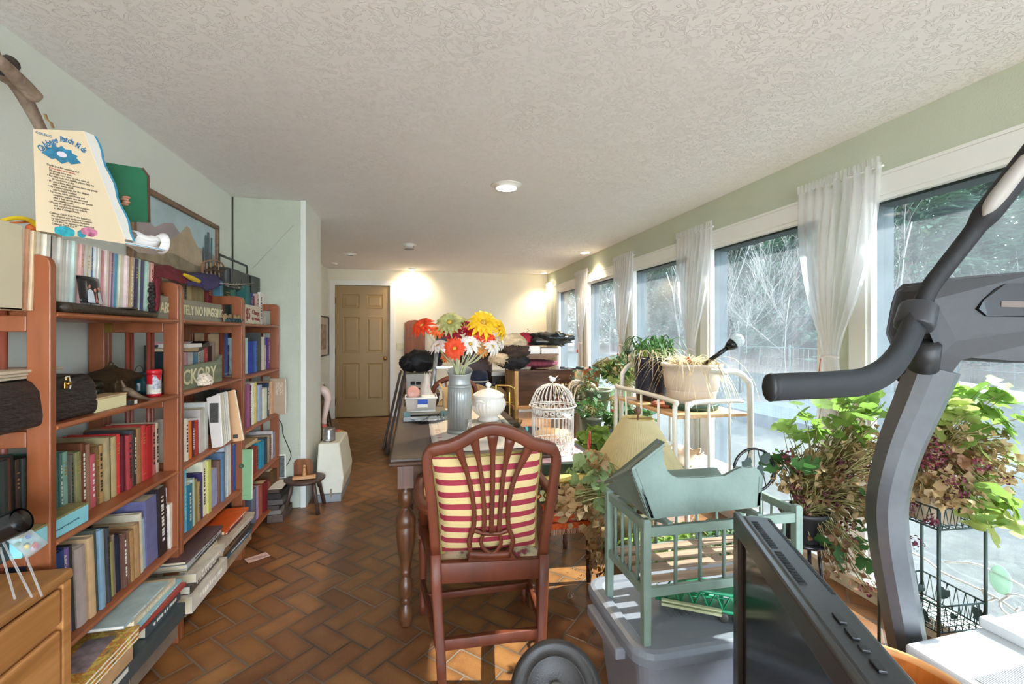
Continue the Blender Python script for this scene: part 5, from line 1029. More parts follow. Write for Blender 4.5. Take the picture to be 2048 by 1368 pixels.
# pierced splat
def bar(P, w, th=.012, nm='splat_bar'):
    pts = smoothpts([BQ(x, y) for x, y in P], 4); n = len(pts); ww = w if isinstance(w, float) else None
    ws = [w]*n if ww else [w[0]+(w[1]-w[0])*min(1, i/(n*.25)) for i in range(n)]
    m = MB(); m.tube(pts, ws, up=(0, -1, 0), prof=[(.5, -.3), (.5, .3), (-.5, .3), (-.5, -.3)]); m.build(nm, M_cr, t)
bar([(398, 128), (425, 200), (455, 290), (476, 380), (488, 480), (484, 560), (462, 625), (470, 690)], (.034, .016))
bar([(484, 92), (504, 180), (524, 280), (536, 400), (541, 500), (538, 580)], (.036, .0155))
bar([(583, 66), (584, 180), (584, 320), (580, 460), (577, 585)], (.040, .0165))
bar([(676, 92), (655, 200), (638, 300), (627, 420), (621, 500), (616, 580)], (.036, .0155))
bar([(778, 128), (742, 205), (703, 290), (676, 380), (664, 470), (668, 560), (690, 625), (668, 690)], (.034, .016))
bar([(486, 572), (540, 588), (577, 590), (616, 588), (666, 572)], .013)
bar([(540, 585), (522, 630), (540, 670), (580, 692), (612, 668), (628, 630), (616, 585)], .012)
bar([(462, 694), (520, 700), (600, 700), (676, 694)], .022)
# rails
def railw(a, b, hgt, th, nm, up=(0, 0, 1)):
    m = MB(); m.tube([a, b], 1.0, up=up, prof=[(th/2, -hgt/2), (th/2, hgt/2), (-th/2, hgt/2), (-th/2, -hgt/2)]); m.build(nm, M_cr, t, bevel=.003)
a, b = LQ(300, 788), LQ(840, 762); railw(a, b, .075, .03, 'rear_seat_rail')
m = MB(); P = [BQ(x, y)+Vector((0, -.004, 0)) for x, y in ((455, 740), (462, 712), (470, 690), (682, 686), (700, 712), (720, 735))]; m.add(P+[p+Vector((0, .022, 0)) for p in P], [tuple(range(6)), tuple(reversed(range(6, 12)))]+[(i, (i+1) % 6, 6+(i+1) % 6, 6+i) for i in range(6)], False); m.build('splat_shoe', M_cr, t)
a, b = LQ(322, 1162), LQ(832, 1100); railw(a, b, .040, .022, 'rear_stretcher')
FL, FR_ = Vector((.035, 2.125, 0)), Vector((.515, 2.125, 0)); SR, SL = LQ(838, 762), LQ(300, 790)
for p, s in ((FL, -1), (FR_, 1)):
    m = MB(); m.lathe([(.001, 0), (.013, 0), (.015, .03), (.017, .035), (.013, .045), (.015, .12), (.020, .30), (.021, .33), (.017, .34), (.023, .35), (.023, .36)], 14, p, flute=7, fa=.04); m.box((p.x, p.y, .395), (.045, .045, .075)); m.build('leg', M_cr, t)
railw(Vector((FL.x, FL.y, .40)), Vector((FR_.x, FR_.y, .40)), .065, .026, 'front_seat_rail')
for p, q in ((FL, SL), (FR_, SR)):
    railw(Vector((p.x, p.y, .40)), Vector((q.x, q.y, .405)), .065, .026, 'side_seat_rail'); q2 = Vector((q.x, q.y-.03, .175)); railw(Vector((p.x, p.y-.01, .15)), q2, .032, .02, 'side_stretcher')
railw(Vector((.04, 1.98, .16)), Vector((.505, 1.98, .16)), .028, .02, 'cross_stretcher')
# arms
for s, (sx_, sy_), P in ((-1, (270, 470), None), (1, (872, 440), None)):
    a = BQ(sx_, sy_); fx = FL.x-.008 if s < 0 else FR_.x+.008
    pts = smoothpts([a, (a.x+s*.035, a.y+.06, .668), (fx+s*.012, 1.86, .662), (fx+s*.004, 1.97, .672), (fx-s*.004, 2.02, .665)], 5)
    m = MB(); m.tube(pts, 1.0, up=(0, 0, 1), prof=[(.017, -.012), (.02, 0), (.014, .012), (-.014, .012), (-.02, 0), (-.017, -.012)]); m.build('arm', M_cr, t)
    pts = smoothpts([(fx-s*.002, 2.01, .662), (fx+s*.006, 1.99, .60), (fx-s*.006, 2.02, .52), (fx-s*.01, 2.08, .44), (fx-s*.006, 2.11, .38)], 5)
    m = MB(); m.tube(pts, [.015]*6+[.017]*5+[.02]*10, 8); m.build('arm_post', M_cr, t)
M_fl = mat('7A3038', .8, 0, .3, 12, bump=.3, bscale=150, key='floral')
for n in M_fl.node_tree.nodes:
    if n.type == 'VALTORGB':
        e = n.color_ramp.elements; e[0].color = lin('702830'); e[0].position = .44; e[1].color = lin('B8A484'); e[1].position = .54; a = e.new(.47); a.color = lin('8A8464')
m = MB(); x0, x1 = SL.x+.005, SR.x-.005
def seatp(a, b):
    y = 1.675+b*.46; w = .03*b; x = (x0-w)+a*(x1-x0+2*w); e = min(1, min(a, 1-a, b, 1-b)*7); return (x, y, .438+.034*math.sqrt(e))
m.grid(seatp, 12, 12); m.build('seat', M_fl, t)
# striped cushion
def stripem():
    m = mat('C8B070', .75, 0, .06, 30, bump=.35, bscale=260, key='stripe'); n, l = m.node_tree.nodes, m.node_tree.links
    tc = n.new('ShaderNodeTexCoord'); sx = n.new('ShaderNodeSeparateXYZ'); l.new(tc.outputs['Object'], sx.inputs[0])
    nz = n.new('ShaderNodeTexNoise'); nz.inputs['Scale'].default_value = 5; l.new(tc.outputs['Object'], nz.inputs[0])
    a = n.new('ShaderNodeMath'); a.operation = 'MULTIPLY_ADD'; l.new(nz.outputs[0], a.inputs[0]); a.inputs[1].default_value = .012; l.new(sx.outputs[2], a.inputs[2])
    b = n.new('ShaderNodeMath'); b.operation = 'MULTIPLY_ADD'; b.inputs[1].default_value = 1/.0465; b.inputs[2].default_value = .12; l.new(a.outputs[0], b.inputs[0])
    c = n.new('ShaderNodeMath'); c.operation = 'FRACT'; l.new(b.outputs[0], c.inputs[0]); d = n.new('ShaderNodeMath'); d.operation = 'GREATER_THAN'; d.inputs[1].default_value = .54; l.new(c.outputs[0], d.inputs[0])
    mx = n.new('ShaderNodeMix'); mx.data_type = 'RGBA'; l.new(d.outputs[0], mx.inputs[0]); mx.inputs[6].default_value = lin('D6BE84'); mx.inputs[7].default_value = lin('9A2C3C'); l.new(mx.outputs[2], n['Principled BSDF'].inputs['Base Color']); return m
cpl = .075; K = [PP(*C4(x, y), bp0+bn*cpl, bn) for x, y in ((262, 186), (838, 150), (806, 655), (316, 690))]
ct = thing('striped_cushion', 'square cushion with red and cream stripes standing against the armchair back', 'cushion', Vector(sum(K, Vector())/4)-Vector((0, 0, .2)))
def cup(sgn):
    def f(a, b):
        pa = a+.0*math.sin(b*3.14); top = K[0].lerp(K[1], a); bot = K[3].lerp(K[2], a); p = top.lerp(bot, b)
        c_ = (K[0]+K[2])/2; pin = 1-.05*math.sin(math.pi*a)*0; e = (math.sin(math.pi*a)*math.sin(math.pi*b))**.38
        p = p+(c_-p)*(.05*(1-abs(2*a-1)**2)*(abs(2*b-1)**6)+.05*(1-abs(2*b-1)**2)*(abs(2*a-1)**6))
        return p+bn*(sgn*.062*e)
    return f
m = MB(); m.grid(cup(-1), 20, 20); m.grid(cup(1), 20, 20); m.build('cover', stripem(), ct)
m = MB(); f_ = cup(0); rim = [f_(i/14, 0) for i in range(14)]+[f_(1, i/14) for i in range(14)]+[f_(1-i/14, 1) for i in range(14)]+[f_(0, 1-i/14) for i in range(14)]
m.tube(rim, .0055, 8, loop=True); m.build('cord_piping', mat('8A7A40', .7, 0, .3, 90), ct)
# ================================================================ things on the table
M_lin = mat('DDD6CC', .85, 0, .05, 9, bump=.2, bscale=200)
t = thing('table_runner', 'white linen table runner with small red letters along its edge', 'runner', (.26, 2.4, TZ))
m = MB(); a = PZ(858, 850, TZ); m.grid(lambda p, q: (a.x+p*.47, 2.06+q*1.22, TZ+.0018+.0015*math.sin(p*9+q*7)), 16, 20); m.build('cloth', M_lin, t, solid=.001)
m_ = mat('C8404A', .8)
for k, s in enumerate('EFANECE'): text(s, .036, fr((a.x+.055, 2.13+k*.066, TZ+.0048), (0, 1, 0), (-1, 0, 0)), m_, t, 'lettering', .0002, 1)
GAL = mat('A8ACAA', .45, .45, .16, 14, bump=.1, bscale=20)
vz = PZ(921, 868, TZ); vx, vy = vz.x, vz.y+.05; rs = []
t = thing('galvanized_pitcher', 'tall fluted galvanized metal pitcher vase holding artificial flowers', 'vase', (vx, vy, TZ))
m = L(t); m.lathe([(.001, .004), (.066, .004), (.069, .0), (.069, .012), (.064, .02)], 48); m.lathe([(.064, .02), (.0635, .20), (.0615, .245)], 96, flute=24, fa=.018); m.lathe([(.0615, .245), (.063, .25), (.0615, .258)], 48)
def rim_(a, b): an = a*2*math.pi; r = .060-.004*math.sin(b*3.1)+.010*b*b; h = .258+b*(.080+.022*math.cos(an*1-1.57)*b); return (r*math.cos(an), r*math.sin(an), h)
m.grid(rim_, 48, 8); m.build('body', GAL, t, solid=.0015)
m = L(t); m.tube(smoothpts([(.045, -.066, .02), (.03, -.085, .03), (.04, -.086, .06), (.05, -.068, .075)], 4), .003, 6); m.box((.045, -.066, .06), (.022, .006, .04)); m.build('handle_bracket', mat('D0D4D4', .2, .9), t)
# tureen
vz = PZ(980, 846, TZ); WC = mat('E8E6E0', .18, 0, .02, 9, coat=.4)
t = thing('soup_tureen', 'white ribbed china soup tureen with a domed lid', 'tureen', (vz.x, vz.y+.06, TZ+.0045)); s = 1.0
m = L(t); m.lathe([(.001, .004), (.066, .0), (.068, .012), (.058, .02), (.052, .028), (.07, .04)], 48); m.lathe([(.07, .04), (.096, .065), (.106, .095), (.104, .12), (.092, .14)], 96, flute=28, fa=.022); m.lathe([(.092, .14), (.095, .148), (.097, .153), (.090, .153), (.088, .145)], 48); m.build('bowl', WC, t)
m = L(t); m.lathe([(.098, .154), (.097, .158)], 48); m.lathe([(.097, .158), (.085, .168), (.055, .184), (.02, .196)], 96, flute=28, fa=.012); m.lathe([(.02, .196), (.010, .199), (.009, .205), (.017, .213), (.018, .223), (.012, .232), (.001, .235)], 24); m.build('lid', WC, t)
for a in (-2.2, .9): m = L(t); ca_, sa_ = math.cos(a), math.sin(a); m.tube(smoothpts([(ca_*.095-sa_*.025, sa_*.095+ca_*.025, .12), (ca_*.122-sa_*.016, sa_*.122+ca_*.016, .132), (ca_*.122+sa_*.016, sa_*.122-ca_*.016, .132), (ca_*.095+sa_*.025, sa_*.095-ca_*.025, .12)], 5), .007, 8); m.build('handle', WC, t)
# plate with keys
vz = PZ(855, 842, TZ); t = thing('blue_plate', 'blue and white patterned plate near the left table edge', 'plate', (vz.x, vz.y, TZ+.0022)); m = L(t); m.lathe([(.001, .004), (.06, .004), (.068, .008), (.103, .016), (.105, .018), (.102, .019), (.066, .011), (.001, .007)], 40)
bw = mat('C8CCD0', .15, 0, .5, 42, key='bluewhite')
for n in bw.node_tree.nodes:
    if n.type == 'VALTORGB': e = n.color_ramp.elements; e[0].color = lin('2E4470'); e[0].position = .46; e[1].color = lin('D8DCDC'); e[1].position = .54
m.build('dish', bw, t)
m = MB()
for k in range(6): a = PZ(840+k*9, 846-k*5+R.uniform(-3, 3), TZ+.03); b = PZ(858+k*6, 836+R.uniform(-6, 3), TZ+.045); m.tube([a, a.lerp(b, .5)+Vector((0, 0, .008)), b], .0018, 5)
one('metal_twigs', 'small bundle of dark wire pieces on the blue plate', 'wire', m, mat('3A3A38', .4, .7))
# trays, tub of oddments
a = PZ(806, 846, TZ)
t = thing('folding_scale', 'flat grey-green metal box under the plastic tub', 'box', (a.x+.15, 3.0, TZ)); m = MB(); m.bx(a.x, a.x+.27, 2.82, 3.06, TZ+.001, TZ+.03); m.build('lower_plate', mat('8C8E8A', .4, .4), t, bevel=.003); m = MB(); m.bx(a.x+.01, a.x+.26, 2.83, 3.05, TZ+.038, TZ+.052); m.build('upper_plate', mat('7A7468', .45), t, bevel=.004)
m = MB()
for x in (a.x+.0, a.x+.225): m.bx(x, x+.045, 2.815, 2.845, TZ+.03, TZ+.06)
m.build('corner_pad', mat('5A7A7A', .5), t, bevel=.003)
bx0 = a.x+.012; z = TZ+.053
t = thing('plastic_tub', 'clear plastic tub of small hardware with a blue and white label', 'tub', (bx0+.095, 2.93, z)); TUB = sheer('F0F0EE', .30, key='tub'); rr4 = lambda x0, x1, y0, y1, z: [(x0, y0, z), (x1, y0, z), (x1, y1, z), (x0, y1, z)]
m = MB(); m.rings([rr4(bx0+.012, bx0+.178, 2.862, 2.998, z), rr4(bx0, bx0+.19, 2.85, 3.01, z+.085)], cap=False, smooth=False); m.add(rr4(bx0+.012, bx0+.178, 2.862, 2.998, z), [(0, 1, 2, 3)], False); m.build('tub_walls', TUB, t, solid=.002)
m = MB(); m.tube(rr4(bx0-.002, bx0+.192, 2.848, 3.012, z+.086), .005, 6, loop=True); m.tube(rr4(bx0+.010, bx0+.18, 2.86, 3.0, z+.003), .004, 6, loop=True); m.build('rim', mat('E4E4E0', .3), t)
m = MB(); m.box((bx0+.105, 2.852, z+.052), (.062, .002, .048), rot=(.13, 0, 0)); m.build('label', WHITEL, t); m = MB(); m.box((bx0+.105, 2.850, z+.062), (.062, .002, .030), rot=(.13, 0, 0)); m.build('label_print', mat('2A50A8', .4), t)
for k in range(26):
    pass
m = MB()
for k in range(60): m.ball((bx0+.02+R.random()*.15, 2.87+R.random()*.12, z+.008+R.random()*.03), .006+.004*R.random(), 6, 4)
one('loose_hardware', 'assorted small hardware pieces inside the clear tub', 'hardware', m, mat('A89888', .5, .2, .7, 120), kind='stuff')
m = MB(); q = PY(826, 785, 2.90); m.lathe([(.001, .0), (.034, 0), (.040, .006), (.040, .016), (.034, .02), (.001, .021)], 28, c=(q.x, 2.91, q.z-.002), M=Euler((math.radians(78), 0, .1)).to_matrix()); one('wrapped_soap', 'pinkish round soap standing in the plastic tub', 'soap', m, mat('C08878', .35, 0, .1, 30))
q = PY(852, 795, 2.95); m = MB(); rs = []
for k in range(8):
    f_ = k/7; r_ = (.038-.02*f_)*(1+.1*math.sin(k*2)); rs.append([(q.x+.004*k*(.3 if k > 3 else -.2)+r_*math.cos(a*.628)*(1+.25*math.sin(a*2.1+k)), 2.95+r_*.6*math.sin(a*.628), q.z+f_*.145+(.02*math.sin(a*1.9) if k == 7 else 0)) for a in range(10)])
m.rings(rs, cap=False); one('plastic_bag', 'crumpled translucent plastic bag standing in the tub', 'bag', m, mat('E4DCD4', .3, 0, .08, 20, trans=.5))
m = MB(); m.bx(bx0+.10, bx0+.18, 2.865, 2.93, z+.088, z+.094); one('white_saucer', 'white plastic saucer lying on the rim of the plastic tub', 'saucer', m, WHITEL)
m = MB(); q = PZ(1027, 858, TZ); m.lathe([(.001, .002), (.045, .002), (.062, .035), (.064, .036), (.047, .0), (.001, 0)], 28, c=(q.x, q.y+.05, TZ+.002)); one('clear_bowl', 'clear plastic bowl on the table behind the armchair', 'bowl', m, glassmat('F0F4F4', 0, key='bowl', tint=.85, rough=.1))
# ---------------- artificial gerberas
def gerbera(u, v, dY, r, c, facing, lb, dbl=1, cc='C8A040', base=None):
    c0 = PY(u, v, vy+dY); sc_ = SCL(c0); r = r*sc_; z_ = Vector(facing).normalized(); x_ = z_.orthogonal().normalized(); y_ = z_.cross(x_); M = Matrix(((x_.x, y_.x, z_.x, c0.x), (x_.y, y_.y, z_.y, c0.y), (x_.z, y_.z, z_.z, c0.z), (0, 0, 0, 1)))
    t = thing('gerbera', lb, 'flower', M=M, group='artificial gerberas in the pitcher'); m = L(t); np_ = 15
    for lay in range(dbl+1):
        for k in range(np_):
            a = 2*math.pi*(k+.5*lay)/np_+R.uniform(-.08, .08); rr_ = r*(1-.16*lay)*R.uniform(.88, 1.05); lift = r*(.10+.25*lay); dr = -r*R.uniform(.05, .35)*(1-lay); w = r*.125
            d = Vector((math.cos(a), math.sin(a), 0)); s_ = Vector((-d.y, d.x, 0)); P = []
            for f_, wf, zf in ((.12, .35, 0), (.45, 1, lift), (.8, .95, lift*.8+dr*.3), (1.0, .25, lift*.4+dr)):
                p = d*rr_*f_+Vector((0, 0, zf)); P += [p-s_*w*wf, p+Vector((0, 0, -w*.25)), p+s_*w*wf]
            m.add(P, [(i*3+j, i*3+j+1, i*3+j+4, i*3+j+3) for i in range(3) for j in range(2)], True)
    m.build('petals', mat(c, .6, 0, .15, 60, trans=.3), t)
    m = L(t); m.ball((0, 0, r*.12), r*.17, 10, 6, (1, 1, .7), jit=.1); m.build('flower_centre', mat(cc, .8, 0, .3, 200), t)
    m = L(t); m.lathe([(.001, -r*.14), (r*.10, -r*.12), (r*.16, -r*.02), (.001, .0)], 10); m.build('calyx', mat('7C8458', .6), t)
    mouth = Vector((vx+(c0.x-vx)*.14+R.uniform(-.012, .012), vy+R.uniform(-.02, .02), TZ+.33)); end = Vector((vx+R.uniform(-.02, .02), vy+R.uniform(-.02, .02), TZ+.08)); b0 = c0-z_*r*.12
    m = MB(); pts = smoothpts([b0, b0-z_*.03+(mouth-b0)*.12, b0.lerp(mouth, .6), mouth, end], 5); m.tube(pts, .0032, 6); m.build('stem', mat('A8AC84', .5), t)
GF = [(846, 654, -.02, 28, 'E8481C', (-.5, -.5, .7), 'orange gerbera furthest left in the pitcher'), (873, 664, .03, 18, 'E86A28', (.3, -.5, .6), 'orange gerbera just right of the leftmost one, seen from its side'), (899, 646, 0, 30, 'B0B070', (-.1, -.7, .5), 'pale olive gerbera, larger of the two green ones'),
      (917, 640, .05, 22, 'A8AC64', (.3, -.2, .9), 'pale olive gerbera behind the larger green one'), (907, 664, .06, 22, 'A01028', (0, -.8, .3), 'dark red gerbera below the olive ones'), (934, 656, .03, 24, 'A80C24', (.1, -.5, .7), 'dark red gerbera beside the yellow one'),
      (966, 646, -.02, 34, 'F2C81C', (.05, -.75, .5), 'large yellow gerbera facing the camera'), (998, 658, .04, 26, 'F4CC20', (.8, -.4, .3), 'yellow gerbera at the far right, turned sideways'), (909, 697, -.07, 25, 'E85020', (-.1, -.95, .15), 'orange gerbera lowest in front, facing the camera'),
      (877, 693, -.03, 22, 'E8DCD4', (-.4, -.4, .7), 'white gerbera at the left below the orange ones'), (940, 689, -.04, 23, 'ECE8E0', (.1, -.8, .5), 'white gerbera in the middle beside the low orange one'), (948, 672, .02, 20, 'E03C18', (0, -.6, .7), 'orange-red gerbera directly below the yellow one'),
      (975, 674, .0, 20, 'E84A1C', (.4, -.6, .5), 'orange-red gerbera right below the large yellow one'), (984, 694, -.02, 22, 'EAE4DC', (.5, -.6, .4), 'white gerbera at the right, nearer the yellow ones'), (963, 700, .04, 17, 'E8A050', (.2, -.6, .4), 'small apricot gerbera low on the right'), (893, 712, .03, 15, 'D88048', (-.4, -.6, .3), 'small apricot gerbera low on the left'), (1000, 686, .05, 16, 'E8E2D8', (.7, -.5, .2), 'small white gerbera at the far right, lowest')]
for g in GF: gerbera(*g)
# ================================================================ right hand foreground
def PD(u, v, d): return O+ray(u, v)*d        # point at camera distance d
BK = .40
# grey storage tote with lid
M_tote = mat('7C7E86', .45, 0, .04, 20, bump=.1, bscale=300)
def rrect(x0, x1, y0, y1, r, z, n=5):
    out = []
    for cx, cy, a0 in ((x1-r, y1-r, 0), (x0+r, y1-r, 90), (x0+r, y0+r, 180), (x1-r, y0+r, 270)):
        for k in range(n+1): a = math.radians(a0+90*k/n); out.append(Vector((cx+r*math.cos(a), cy+r*math.sin(a), z)))
    return out
bx0, bx1, by0, by1 = .60, 1.26, 1.14, 1.57
t = thing('storage_tote', 'large grey plastic storage tote with a lid, under the green doll crib', 'storage bin', ((bx0+bx1)/2, (by0+by1)/2, 0))
g = .03; m = MB(); m.rings([rrect(bx0+g+.04, bx1-g-.04, by0+g+.03, by1-g-.03, .04, 0), rrect(bx0+g, bx1-g, by0+g, by1-g, .05, BK-.06), rrect(bx0+g-.012, bx1-g+.012, by0+g-.012, by1-g+.012, .055, BK-.055), rrect(bx0+g-.012, bx1-g+.012, by0+g-.012, by1-g+.012, .055, BK-.035)], smooth=False); m.build('bin_body', M_tote, t, bevel=.003)
m = MB(); m.rings([rrect(bx0+.004, bx1-.004, by0+.004, by1-.004, .07, BK-.045), rrect(bx0, bx1, by0, by1, .07, BK-.016), rrect(bx0+.008, bx1-.008, by0+.008, by1-.008, .065, BK-.004), rrect(bx0+.02, bx1-.02, by0+.02, by1-.02, .06, BK), rrect(bx0+.045, bx1-.045, by0+.045, by1-.045, .045, BK), rrect(bx0+.052, bx1-.052, by0+.052, by1-.052, .04, BK-.010)], smooth=False); m.build('lid', mat('7C8089', .4, 0, .03, 20, bump=.1, bscale=300), t, bevel=.002)
m = MB()
for k in range(12): m.bx(bx0+.2+k*.012, bx0+.206+k*.012, by0+.16, by0+.20, BK-.0105, BK-.0085)
m.build('moulded_ribs', M_tote, t)
m = MB(); m.bx(bx0-.022, bx0+.012, 1.24, 1.47, BK-.075, BK-.04); m.build('handle', mat('7E8088', .5), t, bevel=.006)
BK -= .0102
# pale green doll crib
M_gr = mat('7A8C80', .6, 0, .10, 16, bump=.15, bscale=80); M_sl = wood('B89C84', '8E745E', .7, 3, 0)
CX0, CX1, CY_0, CY_1 = .648, 1.16, 1.19, 1.44
t = thing('doll_crib', 'pale green wooden doll crib with slatted base standing on the grey tote', 'doll crib', ((CX0+CX1)/2, (CY_0+CY_1)/2, BK))
for x in (CX0, CX1):
    for y in (CY_0, CY_1): m = MB(); m.rings([[(x+a*.012*s, y+b*.012*s, z) for a, b in ((-1, -1), (1, -1), (1, 1), (-1, 1))] for s, z in ((.9, BK), (1, BK+.12), (1, BK+.362), (.7, BK+.37))], smooth=False); m.build('post', M_gr, t, bevel=.002)
for y in (CY_0, CY_1):
    for z, h_ in ((.722, .028), (.548, .026)): m = MB(); m.bx(CX0+.01, CX1-.01, y-.008, y+.008, z-h_/2, z+h_/2); m.build('side_rail', M_gr, t, bevel=.002)
    for k in range(5): x = CX0+.095+k*.08; m = MB(); m.tube([(x, y, .55), (x, y, .72)], .0055, 6); m.build('spindle', M_gr, t)
for x in (CX0, CX1):
    for z, h_ in ((.738, .026), (.548, .026)): m = MB(); m.bx(x-.008, x+.008, CY_0+.01, CY_1-.01, z-h_/2, z+h_/2); m.build('end_rail', M_gr, t, bevel=.002)
    for k in range(4): y = CY_0+.05+k*.05; m = MB(); m.tube([(x, y, .55), (x, y, .74)], .0052, 6); m.build('spindle', M_gr, t)
for k in range(4): y = CY_0+.035+k*.06; m = MB(); m.bx(CX0+.005, CX1-.005, y-.016, y+.016, .560, .567); m.build('slat', M_sl, t)
# hooded cradle lying on the crib
ZR = .7555; t = thing('doll_cradle', 'green painted wooden doll cradle with a sloping hood set on top of the crib', 'doll cradle', (.84, 1.3, ZR)); M_gr2 = mat('6F7F76', .55, 0, .12, 12, bump=.2, bscale=60)
F3 = [PY(u, v, 1.165) for u, v in ((1264, 940), (1322, 893), (1326, 905), (1327, 925), (1333, 942), (1344, 953), (1357, 958), (1400, 957), (1450, 953), (1470, 942), (1484, 936), (1497, 938), (1508, 935), (1517, 941), (1525, 954), (1521, 1012), (1302, 1038))]
dz = ZR+.022-min(p.z for p in F3)
th_ = Vector((0, .012, 0)); n = len(F3); m = MB(); m.add(F3+[p+th_ for p in F3], [tuple(range(n)), tuple(reversed(range(n, 2*n)))]+[(i, (i+1) % n, n+(i+1) % n, n+i) for i in range(n)], False); m.build('side_board', M_gr2, t, bevel=.002)
bk = Vector((0, .11, 0)); m = MB(); B3 = [F3[-1]+bk, F3[-2]+bk, F3[-2]+bk+Vector((0, .09, .055)), F3[-1]+bk+Vector((0, .12, .055))]; n_b = 4; m.add(B3+[p+th_ for p in B3], [tuple(range(4)), (7, 6, 5, 4)]+[(i, (i+1) % 4, 4+(i+1) % 4, 4+i) for i in range(4)], False); m.build('side_board', M_gr2, t, bevel=.002)
a, b, c, d = F3[0], F3[-1], F3[-1]+bk, PY(1213, 973, 1.41)
def slab(P, off, nm, mt): m = MB(); o_ = Vector(off); k = len(P); m.add(list(P)+[Vector(p)+o_ for p in P], [tuple(range(k)), tuple(reversed(range(k, 2*k)))]+[(i, (i+1) % k, k+(i+1) % k, k+i) for i in range(k)], False); return m.build(nm, mt, t, bevel=.0015)
slab([a, b, c, d], (.012, 0, 0), 'head_board', M_gr2)
r0, r1, r2, r3 = F3[0]+Vector((-.006, -.01, -.002)), F3[1]+Vector((.004, -.012, .004)), F3[1]+Vector((.004, .03, .004)), PY(1208, 969, 1.41)
slab([r0, r1, r2, r3], (0, .0, .010), 'hood_board', M_gr2)
slab([F3[-2]+Vector((0, 0, 0)), F3[-3], F3[-3]+bk, F3[-2]+bk], (-.012, 0, 0), 'foot_board', M_gr2)
m = MB(); zb = F3[-1].z; m.bx(F3[-1].x, F3[-2].x, 1.175, 1.28, zb, zb+.01); m.build('bottom_board', M_sl, t)
for x in (F3[-1].x+.04, F3[-2].x-.03):
    P = [(1.13+.30*k/8, zb-.006-.024*(1-(2*k/8-1)**2)) for k in range(9)]; m = MB(); m.prism([(1.13, zb)]+P+[(1.43, zb)], Matrix(((0, 0, 1, x-.008), (1, 0, 0, 0), (0, 1, 0, 0), (0, 0, 0, 1))), .016); m.build('rocker', M_gr2, t, bevel=.002)
# green toy car transporter under the crib
A_, B_ = Vector((.79, 1.385, BK)), Vector((1.03, 1.235, BK)); dx = (B_-A_).normalized(); Mt = fr(A_, dx, (0, 0, 1)) @ Matrix.Rotation(-math.pi/2, 4, 'X') ; Lt = (B_-A_).length
Mt = Matrix(((dx.x, -dx.y, 0, A_.x), (dx.y, dx.x, 0, A_.y), (0, 0, 1, A_.z), (0, 0, 0, 1)))
t = thing('toy_transporter', 'green plastic toy car transporter trailer lying under the crib', 'toy truck', M=Mt); GP = mat('1E8A5C', .3, 0, .06, 20)
for y in (-.035, .035):
    m = L(t); m.tube([(0, y, .035), (Lt, y, .03)], .006, 6); m.tube([(0, y, .05), (Lt*.25, y, .085), (Lt, y, .085)], .006, 6)
    for k in range(6): x = Lt*(.12+.15*k); m.tube([(x, y, .034), (x+Lt*.075, y, .083), (x+Lt*.15, y, .033)], .0042, 5)
    m.build('truss_side', GP, t)
m = L(t); m.bx(0, Lt, -.03, .03, .028, .034); m.bx(Lt*.2, Lt, -.03, .03, .083, .088); m.build('deck', GP, t)
m = L(t); m.bx(.02, Lt*.7, -.052, -.040, .022, .030); m.bx(.02, Lt*.7, -.052, -.040, .036, .041); m.build('ramp_bars', mat('C8C89C', .5), t)
for x in (Lt*.72, Lt*.86):
    for y in (-.04, .04): m = L(t); m.lathe([(.001, -.006), (.010, -.006), (.015, -.004), (.015, .004), (.010, .006), (.001, .006)], 16, (x, y, .0155), M=Matrix(((1, 0, 0), (0, 0, 1), (0, 1, 0)))); m.build('wheel', mat('4A4640', .5, 0, .4, 200), t)
# round grey weight plate in front
c0 = PD(1113, 1385, 1.03); ax_ = (Vector((0, -.1, 1.6))-c0).normalized(); x_ = ax_.orthogonal().normalized(); y_ = ax_.cross(x_)
t = thing('weight_plate', 'round dark grey rubber weight plate standing at the bottom edge in front of the tote', 'weight plate', M=Matrix(((x_.x, y_.x, ax_.x, c0.x), (x_.y, y_.y, ax_.y, c0.y), (x_.z, y_.z, ax_.z, c0.z), (0, 0, 0, 1))))
m = L(t); m.lathe([(.02, -.045), (.085, -.045), (.103, -.03), (.107, -.015), (.104, -.004), (.096, .004), (.090, .004), (.088, .001), (.070, .001), (.069, .003), (.066, .003), (.065, .0), (.02, .0)], 64); m.build('disc', mat('2C2A29', .5, 0, .08, 30, bump=.15, bscale=300), t)
m = L(t); m.lathe([(.012, -.05), (.02, -.05), (.02, .005), (.012, .005)], 24); m.build('steel_hub', mat('8A8A88', .3, .9), t)
m = MB(); m.tube([c0-ax_*.35+Vector((0, 0, -.25)), c0+ax_*.004], .011, 12); m.build('bar', mat('6A6A68', .3, .8), t)
# flat screen television seen from above
z0, z1 = .30, .82; pf, pn = Vector((.824, 1.05, 0)), Vector((.578, .498, 0)); e = (pf-pn).normalized(); nb = Vector((e.y, -e.x, 0))   # nb points to the back of the set
pn = pn-e*.06; Wd = (pf-pn).length; Mv = Matrix(((-e.x, nb.x, 0, pf.x), (-e.y, nb.y, 0, pf.y), (0, 0, 1, z0), (0, 0, 0, 1))); Hv = z1-z0
t = thing('television', 'dark grey flat television turned away, its vented top edge toward the camera', 'television', M=Mv); M_tv = mat('363638', .38, 0, .04, 40, bump=.1, bscale=400); M_tvf = mat('3E3A38', .3, .3, .04, 20)
m = L(t); bz = .05; m.bx(0, Wd, 0, .018, 0, bz+.02); m.bx(0, Wd, 0, .018, Hv-bz, Hv); m.bx(0, bz, 0, .018, bz, Hv-bz); m.bx(Wd-bz, Wd, 0, .018, bz, Hv-bz); m.build('bezel', M_tvf, t, bevel=.005, seg=3)
